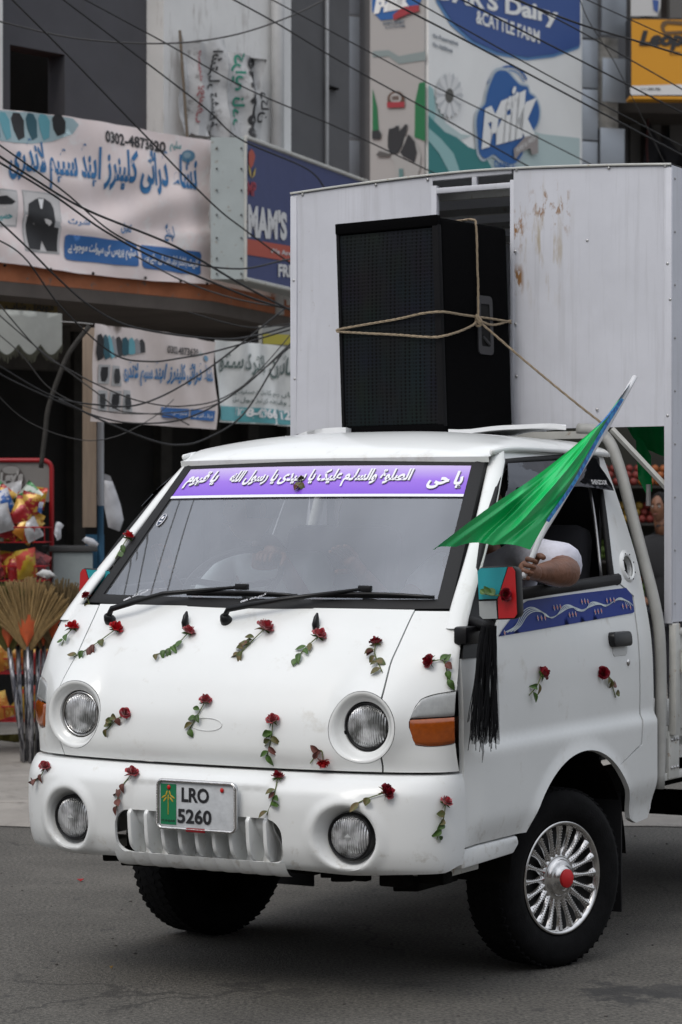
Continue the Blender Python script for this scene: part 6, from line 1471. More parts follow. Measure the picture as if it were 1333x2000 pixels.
slant(Kf, "DAR'S DAIRY", 962, 326, 1030, 345, 13, 13, DBL2, mk, .030, .03)
# print on the side panel
K2f.poly('logo_shape', [(728, 0), (734, -40), (822, -60), (824, 0), (815, 22), (780, 36), (745, 40), (728, 22)], DBL2, mk, .008, .4)
slant(K2f, 'Milk', 732, 28, 806, 14, 34, 40, DAIRYW, mk, .014, .10, .2)
K2f.poly('ribbon', [(770, 30), (790, 14), (820, 10), (822, 22), (800, 28), (772, 40)], mat('ribbon_red', (.32, .03, .04), .5), mk, .020, .4)
slant(K2f, "DAR'S DAIRY", 750, 49, 792, 46, 7, 7, MATS['print_slate'], mk, .010, .03); slant(K2f, '& CATTLE FARM', 754, 56, 792, 53, 5, 5, MATS['print_slate'], mk, .010, .02)
K2f.poly('mint_shape', [(729, 100), (760, 98), (780, 110), (832, 100), (832, 118), (780, 125), (760, 110), (729, 112)], mat('muted_mint', (.22, .27, .27), .5), mk, .006, .5)
K2f.poly('green_strip', [(729, 172), (738, 210), (741, 255), (729, 256)], GREEN, mk, .008, .4); K2f.poly('green_strip', [(832, 160), (820, 162), (812, 200), (811, 268), (832, 276)], GREEN, mk, .008, .4)
K2f.poly('badge', ell(775, 194, 17, 16, 18), mat('badge_brown', (.10, .05, .03), .5), mk, .010, .4); K2f.poly('badge_face', ell(775, 192, 11, 10, 18), KGREY, mk, .014, .4)
K2f.poly('badge_ribbon', [(758, 200), (793, 199), (792, 210), (759, 211)], MATS['ribbon_red'], mk, .018, .4); slant(K2f, '100%', 768, 196, 782, 195, 8, 8, MATS['badge_brown'], mk, .020, .03)
CWH = mat('cow_white', (.36, .36, .35), .5)
K2f.poly('cow_body', [(770, 275), (778, 268), (790, 266), (806, 272), (818, 285), (824, 305), (822, 330), (816, 350), (774, 350), (772, 320), (764, 305), (757, 300), (760, 285)], CWH, mk, .012, .4)
K2f.poly('cow_head', [(762, 252), (772, 250), (776, 246), (782, 246), (782, 258), (794, 243), (799, 244), (794, 262), (788, 285), (780, 300), (766, 302), (760, 288), (760, 268)], BKI, mk, .018, .4)
K2f.poly('cow_patch', [(800, 262), (812, 276), (817, 298), (812, 318), (802, 312), (790, 306), (784, 298), (792, 282)], BKI, mk, .018, .4)
K2f.poly('cow_muzzle', [(737, 303), (744, 295), (762, 300), (768, 302), (760, 306), (742, 306)], mat('muzzle_grey', (.09, .085, .08), .5), mk, .020, .4)
K2f.poly('cow_calf', [(729, 256), (742, 254), (747, 262), (745, 272), (729, 272)], BKI, mk, .016, .4)
K2f.poly('cow_legs', [(782, 330), (790, 330), (792, 380), (782, 380)], mat('leg_teal', (.1, .2, .2), .5), mk, .020, .4)
# courier sign
Lp = Plane(R1.P(R1.at(1228)[0], 0, .5).x, R1.P(R1.at(1228)[0], 0, .5).y, 3)
YEL = mat('sign_yellow', (.60, .27, .01), .45)
lp = empty('courier_sign', tuple(Lp.P(0, 6.3)), 0, 'yellow box sign with black Leopards lettering at the top right corner', 'sign')
a0, z1 = Lp.at(1230, 34); a1, z0 = Lp.at(1440, 190)
Lp.box('sign_box', a0, a1, z0, z1, -.25, 0, BKI, lp); Lp.poly('sign_face', [(a0+.02, z0+.02), (a1, z0+.02), (a1, z1-.02), (a0+.02, z1-.02)], YEL, lp, .006, .5, px=False)
Lp.poly('white_strip', [(1231, 168), (1440, 162), (1440, 186), (1231, 186)], SWHT, lp, .012, .5)
slant(Lp, 'Leopards', 1248, 98, 1408, 100, 38, 38, BKI, lp, .016, .06, .25); slant(Lp, 'COURIER', 1308, 108, 1360, 108, 7, 7, BKI, lp, .016, .02)
slant(Lp, '111-300-786', 1252, 177, 1290, 177, 5, 5, BKI, lp, .018, .02)
Lp.poly('leopard_print', [(1290, 52), (1293, 43), (1302, 40), (1340, 42), (1340, 50), (1303, 47), (1297, 54), (1300, 62), (1340, 60), (1340, 66), (1299, 68), (1292, 60)], mat('leopard_brown', (.12, .07, .03), .6), lp, .016, .4)
o = Lp.box('sign_below_edge', a0, a1, z0-.03, z0, -.2, .02, YEL, lp)
cs_ = empty('white_sign', tuple(Lp.P(*Lp.at(1260, 30))), 0, 'corner of a white and blue sign above the yellow sign', 'sign')
Lp.poly('sign_face', [(1232, -40), (1292, -40), (1290, 14), (1284, 32), (1232, 32)], mat('soft_white', (.5, .5, .5), .5), cs_, .02, .4); Lp.poly('blue_mark', [(1274, 0), (1286, 2), (1284, 26), (1276, 20)], DBLUE, cs_, .03, .4)
# ---------------------------------------------------------------- lower banners
def wr3(a, z): return .02*math.sin(a*7+z*5)+.012*math.sin(a*19+z*11)
G = Plane.px(180, 16.2, 55, wr3)
g1 = empty('lower_banner', tuple(G.P(*G.at(300, 820))), 0, 'smaller pink laundry banner hanging below the balcony between wires', 'banner')
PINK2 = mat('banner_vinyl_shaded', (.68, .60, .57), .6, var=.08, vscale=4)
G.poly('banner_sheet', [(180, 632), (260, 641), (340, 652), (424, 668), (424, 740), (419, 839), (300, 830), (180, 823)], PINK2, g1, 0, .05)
for k in range(9): x = 188+k*11.5; G.poly('printed_garment', [(x-4, 655+k*1.2), (x+2, 652+k*1.2), (x+7, 662+k), (x+8, 700-k*1.5), (x, 705-k*2), (x-4, 690)], (BKI, MATS['print_dark_teal'], MATS['print_cyan'], GREY1)[k % 4], g1, .008, .1)
slant(G, '0302-4873620', 321, 690, 382, 697, 15, 15, BKI, g1, .010, .02); slant(G, 'سلیم', 384, 697, 394, 698, 13, 13, TEALI, g1, .010, .02)
G.poly('logo_oval', ell(403, 700, 7, 6, 14), MATS['logo_blue'], g1, .010, .3)
slant(G, 'نشاء ڈرائی کلینرز اینڈ سٹیم لانڈری', 238, 752, 416, 762, 46, 52, BLUT, g1, .010, .035)
for q in ([(190, 712), (209, 713), (209, 750), (190, 749)], [(213, 714), (230, 715), (230, 755), (213, 754)], [(190, 762), (208, 763), (207, 804), (190, 803)], [(212, 763), (230, 764), (230, 804), (212, 803)], [(234, 762), (252, 763), (251, 808), (234, 806)]):
    G.poly('photo_frame', q, MATS['print_frame'], g1, .006, .2); cx, cy = sum(p[0] for p in q)/4, sum(p[1] for p in q)/4; G.poly('suit_print', [(cx-5, cy-14), (cx+5, cy-14), (cx+6, cy+4), (cx+3, cy+15), (cx-4, cy+14), (cx-6, cy)], BKI, g1, .010, .2)
G.poly('blue_block', [(317, 795), (365, 799), (365, 818), (317, 815)], BLUB, g1, .008, .2); G.poly('blue_block', [(368, 799), (414, 803), (413, 823), (368, 819)], BLUB, g1, .008, .2)
slant(G, 'سٹیم پریس کی سہولت', 320, 811, 362, 814, 10, 10, BANW, g1, .012, .02); slant(G, 'ڈرائی کلین کیے', 371, 815, 410, 819, 10, 10, BANW, g1, .012, .02)
G2 = Plane.px(423, 17.6, 60, lambda a, z: .03*math.sin(a*9+z*6)+.02*math.sin(a*23-z*4))
g2 = empty('lower_banner', tuple(G2.P(*G2.at(500, 830))), 0, 'crumpled white banner with turquoise phone number strip next to the truck box', 'banner')
G2.poly('banner_sheet', [(423, 664), (470, 668), (530, 672), (600, 690), (600, 835), (500, 828), (421, 824)], mat('banner_white_cloth', (.70, .71, .69), .7, var=.12, vscale=5), g2, 0, .05)
G2.poly('turquoise_strip', [(422, 792), (500, 797), (600, 806), (600, 832), (500, 826), (422, 820)], mat('turquoise_print', (.10, .35, .38), .5), g2, .008, .1)
slant(G2, '0308-42966', 461, 812, 531, 819, 17, 20, BANW, g2, .014, .05); slant(G2, '0312429', 537, 818, 590, 824, 20, 20, BANW, g2, .014, .05)
slant(G2, 'ماڈرن الیکٹرک سٹور', 430, 726, 572, 745, 46, 50, mat('print_dark_green', (.10, .14, .13), .6), g2, .012, .02)
slant(G2, 'یہاں ہر قسم کا سامان دستیاب ہے', 455, 772, 572, 780, 14, 14, MATS['print_dark_green'], g2, .012, .01); slant(G2, 'ہر وقت رابطہ کریں نیز ہول سیل', 455, 786, 572, 794, 12, 12, MATS['print_dark_green'], g2, .012, .01)
# yellow sign piece behind + Urdu yellow board left
Yb = Plane.px(20, 18.6, 47.6); yb = empty('yellow_board', tuple(Yb.P(*Yb.at(40, 606))), 0, 'dim yellow signboard with black Urdu writing under the balcony', 'sign')
Yb.poly('board', [(-60, 560), (112, 580), (114, 640), (-60, 640)], mat('dim_yellow', (.14, .10, .03), .7), yb, 0, .5, th=.03); slant(Yb, 'موبائل شاپ', 10, 612, 104, 614, 24, 24, BKI, yb, .01, .03)
Yc = Plane.px(512, 18.6, 60); yc = empty('yellow_board', tuple(Yc.P(*Yc.at(540, 670))), 0, 'small white and yellow sign above the crumpled white banner', 'sign')
Yc.poly('board', [(512, 636), (600, 640), (600, 700), (512, 690)], mat('dull_white', (.30, .30, .28), .6), yc, 0, .5, th=.03); Yc.poly('yellow_stripe', [(512, 652), (600, 655), (600, 675), (512, 672)], mat('stripe_yellow', (.42, .36, .04), .6), yc, .01, .5)
# scalloped awning
W1 = Plane.px(0, 16.6, 20, lambda a, z: .02*math.sin(a*11))
aw = empty('awning_cloth', tuple(W1.P(*W1.at(60, 680))), 0, 'scalloped grey canvas valance with dark fringe hanging over the snack stand', 'awning')
scl = [(123, 612), (123, 676)]
for k in range(8):
    xc = 123-k*44; 
    for t in range(1, 9): x = xc-44*t/8; scl.append((x, 673+20*math.sin(math.pi*t/8)))
scl.append((-229, 590))
W1.poly("cloth", scl, mat('canvas_grey', (.30, .31, .29), .9, var=.12, vscale=5, bump=.2, bscale=14), aw, 0, .06)
fb = MB()
for i in range(150):
    x = 123-i*2.3; ph = ((123-x) % 44)/44; y = 673+20*math.sin(math.pi*ph); p = W1.P(*W1.at(x, y), .01); q = W1.P(*W1.at(x+rng.uniform(-3, 3), y+rng.uniform(10, 18)), .015); fb.tube([p, q], [.006, .003], 4)
fb.out('fringe', mat('fringe_olive', (.045, .045, .03), .9), aw, world=True)
wb = Plane.px(162, 16.9, 10)
o = wb.box('wooden_board', *[wb.at(x)[0] for x in (162, 189)], wb.at(170, 1030)[1], wb.at(170, 640)[1], -.03, 0, mat('plywood', (.26, .20, .15), .8, var=.15, vscale=6, stretch=(6, 6, .6)), None, bevel=.003); tag(o, 'tall narrow plywood board standing behind the smaller pink banner', 'board')
po = MB().tube([wb.P(wb.at(199)[0], .1, -.1), wb.P(wb.at(199)[0], 2.75, -.1)], .022, 10).out('post', mat('blue_post', (.02, .09, .17), .6), None); tag(po, 'thin blue painted post with white top beside the plywood board', 'post')
s_ = wb.at(199)[0]; MB().tube([wb.P(s_, 1.75, -.1), wb.P(s_, 2.45, -.1)], .0235, 10).out('white_band', mat('post_white', (.4, .42, .45), .6), po)
wd_ = MB().tube(catmull([wb.P(*wb.at(x, y), .15) for x, y in ((78, 915), (86, 850), (92, 800), (112, 740), (134, 690), (172, 640))], 4), .017, 7).out('rope_bundle', mat('grey_rope', (.035, .033, .03), .9, var=.3, vscale=20), None, smooth=True); tag(wd_, 'grey bundle of old cable hanging in the dark shopfront above the snack stand', 'cable bundle')
# plastic bag, counter, sacks
def bagmesh(name, pts, Y, th, m, label, cat, sp=.05):
    pl = Plane.px(pts[0][0], Y, 5); q = [pl.at(*p) for p in pts]; cx = sum(p[0] for p in q)/len(q); cz = sum(p[1] for p in q)/len(q)
    v2, F = cdt(q, [], sp); ed = dens(q, sp)
    def dd(p): return min((p-e).length for e in ed)
    V = [pl.P(p.x, p.y, th*min(1, (dd(p)/(th*1.5)))**.5*(1+.25*math.sin(p.x*60+p.y*40))) for p in v2]; n = len(V)
    V += [pl.P(p.x, p.y, -th*min(1, (dd(p)/(th*1.5)))**.5) for p in v2]; F = F+[tuple(n+i for i in reversed(f)) for f in F]
    base = pl.P(cx, min(p[1] for p in q)); o = mesh(name, [v-base for v in V], F, m, None, True); o.location = base; return tag(o, label, cat)
POLY = mat('thin_polythene', (.42, .43, .46), .4, var=.15, vscale=7, bump=.5, bscale=18)
bagmesh('plastic_bag', [(204, 925), (216, 930), (224, 950), (236, 985), (242, 1015), (234, 1038), (212, 1030), (204, 990)], 16.9, .06, POLY, 'pale plastic bag hanging behind the blue post near the windscreen pillar', 'plastic bag')
bagmesh('plastic_bag', [(106, 1042), (110, 1018), (118, 1020), (126, 1026), (120, 1034), (120, 1052), (112, 1056)], 16.2, .03, POLY, 'small knotted white plastic bag tied to the side of the snack stand', 'plastic bag', .02)
bagmesh('plastic_bag', [(160, 1055), (168, 1048), (182, 1052), (194, 1062), (190, 1068), (174, 1066)], 16.2, .03, POLY, 'crumpled clear plastic bag on top of the grey counter', 'plastic bag', .02)
bagmesh('paper_packet', [(70, 1122), (84, 1112), (98, 1114), (112, 1126), (92, 1130)], 16.0, .03, mat('packet_white', (.5, .5, .5), .6), 'white packet lying on top of the grass broom heads', 'packet', .02)
cp_ = Plane.px(104, 16.8, 12); a0, a1 = cp_.at(104)[0], cp_.at(182)[0]
ct = empty('counter', tuple(cp_.P((a0+a1)/2, .075)), 0, 'grey metal cabinet counter between the snack stand and the blue post', 'counter')
cp_.box('cabinet', a0, a1, .08, cp_.at(140, 1078)[1], -.5, 0, mat('counter_grey', (.22, .25, .25), .6, var=.1), ct, bevel=.01); cp_.box('counter_top', a0-.03, a1+.03, cp_.at(140, 1078)[1]+.002, cp_.at(140, 1066)[1], -.52, .02, mat('counter_top_dark', (.05, .05, .05), .5), ct, bevel=.005)
b3 = wb.box('blue_door', *[wb.at(x)[0] for x in (174, 210)], .08, 1.55, -.3, -.26, mat('blue_board', (.02, .10, .19), .6), None); tag(b3, 'blue painted board standing behind the grey counter', 'board')
# ---------------------------------------------------------------- snack stand
RX0, RX1 = -2.85, -1.985; RY = 16.9
rk = empty('snack_stand', ((RX0+RX1)/2, RY, .075), 0, 'red wire snack display stand with a Lays header sign and bags of chips', 'display stand')
RED = mat('stand_red', (.33, .01, .015), .4)
MB().tube([(RX0, RY, .08), (RX0, RY, 2.0)]+[(RX0+.06-.06*math.cos(t), RY, 2.0+.06*math.sin(t)) for t in zs(0, math.pi/2, 4)]+[(RX1-.06+.06*math.sin(t), RY, 2.0+.06*math.cos(t)) for t in zs(0, math.pi/2, 4)]+[(RX1, RY, .08)], .016, 8).out('frame_tube', RED, rk, smooth=True, world=True)
MB().box(((RX0+RX1)/2, RY+.01, 1.91), (RX1-RX0-.03, .01, .27)).out('header_board', mat('header_grey', (.20, .19, .18), .5), rk, world=True)
hp = Plane(RX0, RY-.002, 0); q = lambda x, y: hp.at(x, y)
hp.poly('logo_disc', ell(22, 938, 26, 30, 26), mat('logo_grey_red', (.09, .075, .07), .5), rk, .004, .3); slant(hp, "Lay's", 0, 952, 46, 948, 30, 30, mat('logo_text', (.34, .33, .32), .5), rk, .010, .06, .1)
hp.poly('logo_gleam', ell(22, 918, 17, 8, 14), mat('logo_gleam', (.26, .25, .24), .5), rk, .008, .3)
for z in (.30, .62, .94, 1.24, 1.50):
    wb_ = MB(); 
    for k in range(8): y = RY-.04-.36*k/7; wb_.tube([(RX0, y, z), (RX1, y, z)], .004, 5)
    for k in range(14): x = RX0+(RX1-RX0)*k/13; wb_.tube([(x, RY, z), (x, RY-.4, z), (x, RY-.42, z+.10)], .003, 5)
    wb_.tube([(RX0, RY-.42, z+.10), (RX1, RY-.42, z+.10)], .005, 5); wb_.tube([(RX0, RY, z+.10), (RX0, RY-.42, z+.10)], .005, 5); wb_.tube([(RX1, RY, z+.10), (RX1, RY-.42, z+.10)], .005, 5)
    wb_.out('wire_shelf', RED, rk, world=True)
def foil(nm, c, c2=None): return mat('foil_'+nm, tuple(x*.75 for x in c), .3, metal=.15, var=.2, vscale=14, bump=.6, bscale=16, **({'col2': c2, 'mix': (.50, .53)} if c2 else {}))
BAGS = {'red': foil('red', (.36, .015, .02), (.50, .30, .05)), 'yellow': foil('yellow', (.55, .36, .03), (.45, .05, .03)), 'green': foil('green', (.015, .20, .05), (.4, .45, .4)), 'blue': foil('blue', (.02, .12, .42), (.5, .5, .55)), 'orange': foil('orange', (.58, .22, .03), (.6, .4, .1)), 'maroon': foil('maroon', (.12, .012, .02), (.3, .05, .05)), 'silver': foil('silver', (.45, .45, .46))}
def bag_mesh(w, h, d, g_):
    b = MB(); ph = g_.uniform(0, 6)
    for s in (1, -1):
        def f(i, j):
            e = (math.sin(math.pi*i)**.5)*(math.sin(math.pi*min(1, max(0, (j-.07)/.86)))**.55 if .07 < j < .93 else 0); x = (i-.5)*w*(1-.10*math.sin(math.pi*j)); z = j*h
            return Vector((x, -s*d/2*e*(1+.18*math.sin(i*11+ph)*math.sin(j*9+ph))-.004*math.sin(i*40)*(j < .07 or j > .93), z))
        b.grid(f, 10, 12)
    return b
bg_ = random.Random(5); bproto = []
for k in range(4): q_ = bag_mesh(.15, .19, .075, bg_); me = bpy.data.meshes.new('snack_bag'); me.from_pydata([tuple(v) for v in q_.V], [], q_.F); me.polygons.foreach_set('use_smooth', [True]*len(me.polygons)); bproto.append(me)
bcol = {}
def bag(x, y, z, col, tier):
    k = (col, bg_.randrange(4))
    if k not in bcol: me = bproto[k[1]].copy(); me.materials.append(BAGS[col]); bcol[k] = me
    o = bpy.data.objects.new('snack_bag', bcol[k]); link(o); o.location = (x, y, z); o.rotation_euler = (bg_.uniform(-.35, .15), bg_.uniform(-.7, .7), bg_.uniform(-.6, .6)); sc_b = bg_.uniform(.8, 1.15); o.scale = (sc_b, sc_b, sc_b)
    tag(o, f'{col} snack bag {tier}', 'snack bag', 'snack bags on the red wire stand')
TI_ = [(1.60, .10, ['yellow', 'red', 'orange', 'blue', 'green', 'red', 'silver', 'maroon'], 'in the topmost pile under the Lays sign', 34), (1.50, .0, ['red', 'yellow', 'orange', 'maroon', 'green', 'yellow', 'silver'], 'in the front of the upper wire basket', 16), (1.24, 0, ['maroon', 'red', 'orange', 'yellow', 'maroon', 'red'], 'in the second wire basket down', 16), (.94, 0, ['maroon', 'red', 'maroon', 'maroon'], 'in the third basket behind the grass brooms', 8), (.62, 0, ['maroon', 'silver', 'orange', 'red'], 'in the fourth basket beside the broom handles', 8), (.30, 0, ['orange', 'maroon', 'orange', 'yellow'], 'in the lowest basket beside the broom handles', 8)]
for z, dzz, cols, tier, n in TI_:
    for k in range(n):
        x = RX0+.08+(RX1-RX0-.14)*((k+.5)/n if n < 20 else ((k % 9)+.5)/9)+bg_.uniform(-.03, .03)
        yy = RY-.16-.14*(k % 2)-(.1 if n < 20 else .05*(k//9)-.14*(k % 2)*0); bag(x, yy, z+.02+(0 if n < 20 else -.05+.05*(3-k//9)), cols[(k*5+bg_.randrange(2)) % len(cols)], tier)
# ---------------------------------------------------------------- grass brooms
STR = mat('broom_straw', (.27, .18, .075), .85, var=.35, vscale=30, stretch=(3, 3, .3)); STRD = mat('broom_straw_dark', (.13, .09, .04), .85, var=.35, vscale=30); OCL = mat('broom_orange_cloth', (.42, .07, .015), .6, var=.2, vscale=20); OLV = mat('broom_olive_straw', (.10, .09, .02), .85, var=.3, vscale=30)
SIL = mat('striped_foil_handle', (.40, .40, .42), .35, metal=.5, col2=(.05, .05, .06), mix=(.48, .52), vscale=14, stretch=(5, 5, .5))
def broom(x, y, lean, spread, h, label, straw, head_h=.42, hl=.70):
    r = empty('grass_broom', (x, y, .08), 0, label, 'broom', 'grass brooms standing upside down by the snack stand')
    top = Vector((x+lean, y, .10+hl)); MB().tube([Vector((x, y, .08)), top], .016, 8).out('handle', SIL, r, smooth=True, world=True)
    b = MB(); g_ = random.Random(int(x*100)); n = 46
    for layer in range(3):
        for k in range(n):
            t = (k+.5)/n*2-1+g_.uniform(-.02, .02); a = t*spread; dv = Vector((math.sin(a)+lean*.7, -.12*(layer-1)+g_.uniform(-.04, .04), math.cos(a))).normalized(); L = head_h*(1-.10*t*t)*g_.uniform(.9, 1.04)
            p0 = top+Vector((t*.02, 0, -.02)); b.tube([p0, p0+dv*L*.4+Vector((0, -.008*layer, 0)), p0+dv*L+Vector((t*.03, -.02*layer, -.05*abs(t)**2))], [.006, .010, .005], 4)
    b.out('straw_head', straw, r, world=True)
    cb2 = MB().grid(lambda i, j: top+Vector((0, -.034-.018*math.sin(math.pi*i), 0))+Vector((math.sin((i*2-1)*spread*.72), 0, math.cos((i*2-1)*spread*.72)))*(.0+.21*j), 12, 6); cb2.out('cloth_wrap', OCL, r, smooth=True, world=True)
    MB().tube([top+Vector((math.sin(a)*.275, -.045, math.cos(a)*.275+.0)) for a in zs(-spread*.62, spread*.62, 8)], .006, 5).out('binding', DARK, r, world=True)
yb0 = 15.9
broom(-2.0, yb0, -.02, .66, yb0, 'front grass broom with wide pale fan and orange cloth wrap', STR, .46, .73)
broom(-2.05, yb0+.06, -.10, .6, yb0, 'olive grass broom leaning left beside the pale one', OLV, .44, .72)
broom(-1.93, yb0+.08, .09, .62, yb0, 'brown grass broom leaning right towards the truck', STRD, .46, .72)
for k in range(6): broom(-2.07+.030*k, yb0+.12+.03*(k % 2), (k-2.5)*.012, .5, yb0, 'dark grass broom in the back of the bundle', STRD, .40, .73)
fl_ = bagmesh('fallen_broom', [(-20, 1436), (60, 1432), (88, 1436), (86, 1446), (30, 1450), (-20, 1444)], 17.0, .03, OLV, 'flattened broom head lying on the pavement under the bundle', 'broom', .05)
# ---------------------------------------------------------------- far right: fruit stall and young man
fp = Plane.px(1240, 24, 10)
stl = empty('fruit_stall', tuple(fp.P(.2, .075)), 0, 'blurred fruit stall seen through the gap behind the cab', 'stall')
fp.box('stall_back', -1, 1.6, .0, 3.2, -.3, -.1, mat('stall_dark', (.02, .02, .015), .9), stl); 
for k in range(4): fp.box('stall_shelf', -.6, 1.4, .9+.36*k, .92+.36*k, -.1, .3, SHOPM, stl)
FR = [mat('fruit_orange', (.26, .07, .01), .6), mat('fruit_green', (.05, .09, .01), .6), mat('fruit_yellow', (.24, .15, .02), .6), mat('fruit_red', (.15, .015, .01), .6)]
fg_ = random.Random(9)
fme = []
for m_ in FR:
    q_ = MB().ball((0, 0, 0), .04, 10); me = bpy.data.meshes.new('fruit'); me.from_pydata([tuple(v) for v in q_.V], [], q_.F); me.materials.append(m_); me.polygons.foreach_set('use_smooth', [True]*len(me.polygons)); fme.append(me)
FN = ['orange', 'green', 'yellow', 'red']
for k in range(4):
    for i in range(18):
        for l in range(3):
            c = (k+i//5) % 4; p = fp.P(-.4+.085*i+.04*l, .96+.36*k+.065*l, .15-.05*l+fg_.uniform(-.02, .02)); o = bpy.data.objects.new('fruit', fme[c]); link(o); o.location = p; tag(o, f'{FN[c]} fruit on the {("lowest", "second", "third", "top")[k]} shelf of the blurred stall', 'fruit', 'fruit on the stall')
pm = Plane.px(1290, 20.5, 0); by = pm.P(*pm.at(1292, 1000)); 
bo = empty('person', (by.x, by.y, .075), 0, 'young man with dark hair and dark shirt seen between cab and truck box', 'person')
hz_ = pm.at(1290, 992)[1]-.075; hx = (1288-666.5)/FP*20.5-by.x
J = {'pel': ((0, 0, .95), .15), 'che': ((.02, 0, 1.28), .17), 'nec': ((.01, 0, hz_-.2), .05), 'nk': ((hx, 0, hz_-.1), .045), 'sl': ((-.17, 0, 1.40), .06), 'el': ((-.25, -.02, 1.08), .045), 'wl': ((-.2, -.2, .95), .03), 'sr': ((.2, 0, 1.40), .06), 'er': ((.27, 0, 1.08), .045), 'wr': ((.25, -.1, .85), .03), 'hl': ((-.09, 0, .85), .09), 'kl': ((-.1, -.02, .48), .06), 'fl': ((-.1, 0, .06), .045), 'tl': ((-.1, -.12, .03), .03), 'hr': ((.09, 0, .85), .09), 'kr': ((.1, -.02, .48), .06), 'fr': ((.1, 0, .06), .045), 'tr': ((.1, -.12, .03), .03)}
BN = [('pel', 'che'), ('che', 'nec'), ('nec', 'nk'), ('che', 'sl'), ('sl', 'el'), ('el', 'wl'), ('che', 'sr'), ('sr', 'er'), ('er', 'wr'), ('pel', 'hl'), ('hl', 'kl'), ('kl', 'fl'), ('fl', 'tl'), ('pel', 'hr'), ('hr', 'kr'), ('kr', 'fr'), ('fr', 'tr')]
SKIN2 = mat('skin_light', (.17, .075, .04), .55)
DSH = mat('dark_shirt', (.012, .012, .014), .9); skinmesh('clothed_body', J, BN, DSH, bo, 'pel'); MB().tube([(.01, .01, hz_-.22), (hx, .0, hz_-.06)], [.056, .05], 12).out('neck', SKIN2, bo, smooth=True)
JS = {k: (v[0], v[1]*1.3) for k, v in J.items() if k in ('pel', 'che', 'sl', 'el', 'sr', 'er', 'nec')}
JT = {k: (v[0], v[1]*1.18) for k, v in J.items() if k in ('pel', 'hl', 'kl', 'fl', 'hr', 'kr', 'fr')}
skinmesh('trousers', JT, [b_ for b_ in BN if b_[0] in JT and b_[1] in JT], mat('dark_trousers', (.02, .02, .026), .9), bo, 'pel'); JS['nec'] = (J['nec'][0], .055); JS['nec'] = ((.01, 0, hz_-.17), .10)
skinmesh('shirt', JS, [b_ for b_ in BN if b_[0] in JS and b_[1] in JS], DSH, bo, 'pel'); head(bo, Vector((hx, -.02, hz_)), (-.55, -1, 0), m=SKIN2)
hand(bo, Vector((-.2, -.2, .95)), (0, -1, -.2), (1, 0, 0), (0, 0, -1), m=SKIN2, fist=False); hand(bo, Vector((.25, -.1, .85)), (0, -.3, -1), (0, -1, 0), (-1, 0, 0), m=SKIN2, fist=False)
# green flags hanging under the truck box
for lb, pts, v_ in (('green flag hanging flat under the front edge of the truck box', [(1225, 834), (1300, 833), (1300, 892), (1262, 878), (1240, 856)], 1.25), ('narrow green flag hanging down behind the diagonal brace bar', [(1240, 850), (1256, 862), (1274, 890), (1272, 960), (1262, 965), (1248, 935)], 1.15)):
    q = [on_v(x, y, v_) for x, y in pts]; v2, F = cdt([(p.x, p.z) for p in q], [], .02); base = TM @ q[0]
    o = mesh('flag', [TM @ Vector((p.x, v_+.012*math.sin(p.x*60+p.y*14), p.y))-base for p in v2], F, FG, None, True); o.location = base; tag(o, lb, 'flag')
o = MB().tube([TM @ on_v(1267, 946, 1.12), TM @ on_v(1267, 988, 1.12)], .010, 8).out('flag_stick', MATS['pole_white'], None); tag(o, 'short white stick under the narrow green flag', 'stick')
# ---------------------------------------------------------------- overhead wires
WIRE = mat('cable_black', (.010, .010, .011), .6); WIREG = mat('cable_grey', (.045, .043, .042), .7)
def wire(pts, Y0, Y1, wpx, label, m=WIRE):
    n = len(pts); P = []
    for i, (x, y) in enumerate(pts):
        t = i/(n-1); Y = Y0+(Y1-Y0)*t; P.append(CAMP+ray(x, y)*Y)
    C = catmull(P, 8)
    if pts[0][0] < -5 or pts[0][1] < -5: d0 = (C[0]-C[3]).normalized(); C = [C[0]+d0*3]+C
    if pts[-1][0] > 1300 or pts[-1][1] < -5 or pts[-1][0] > 570: d0 = (C[-1]-C[-4]).normalized(); C = C+[C[-1]+d0*(1.2 if pts[-1][0] < 700 else 5)]
    base = C[0]; r = wpx/2*((Y0+Y1)/2)/FP
    o = MB().tube([c-base for c in C], r, 6).out('overhead_cable', m, None, smooth=True); o.location = base; tag(o, label, 'cable', 'overhead cables')
E_ = lambda pts, dx0=-1, dx1=1: pts
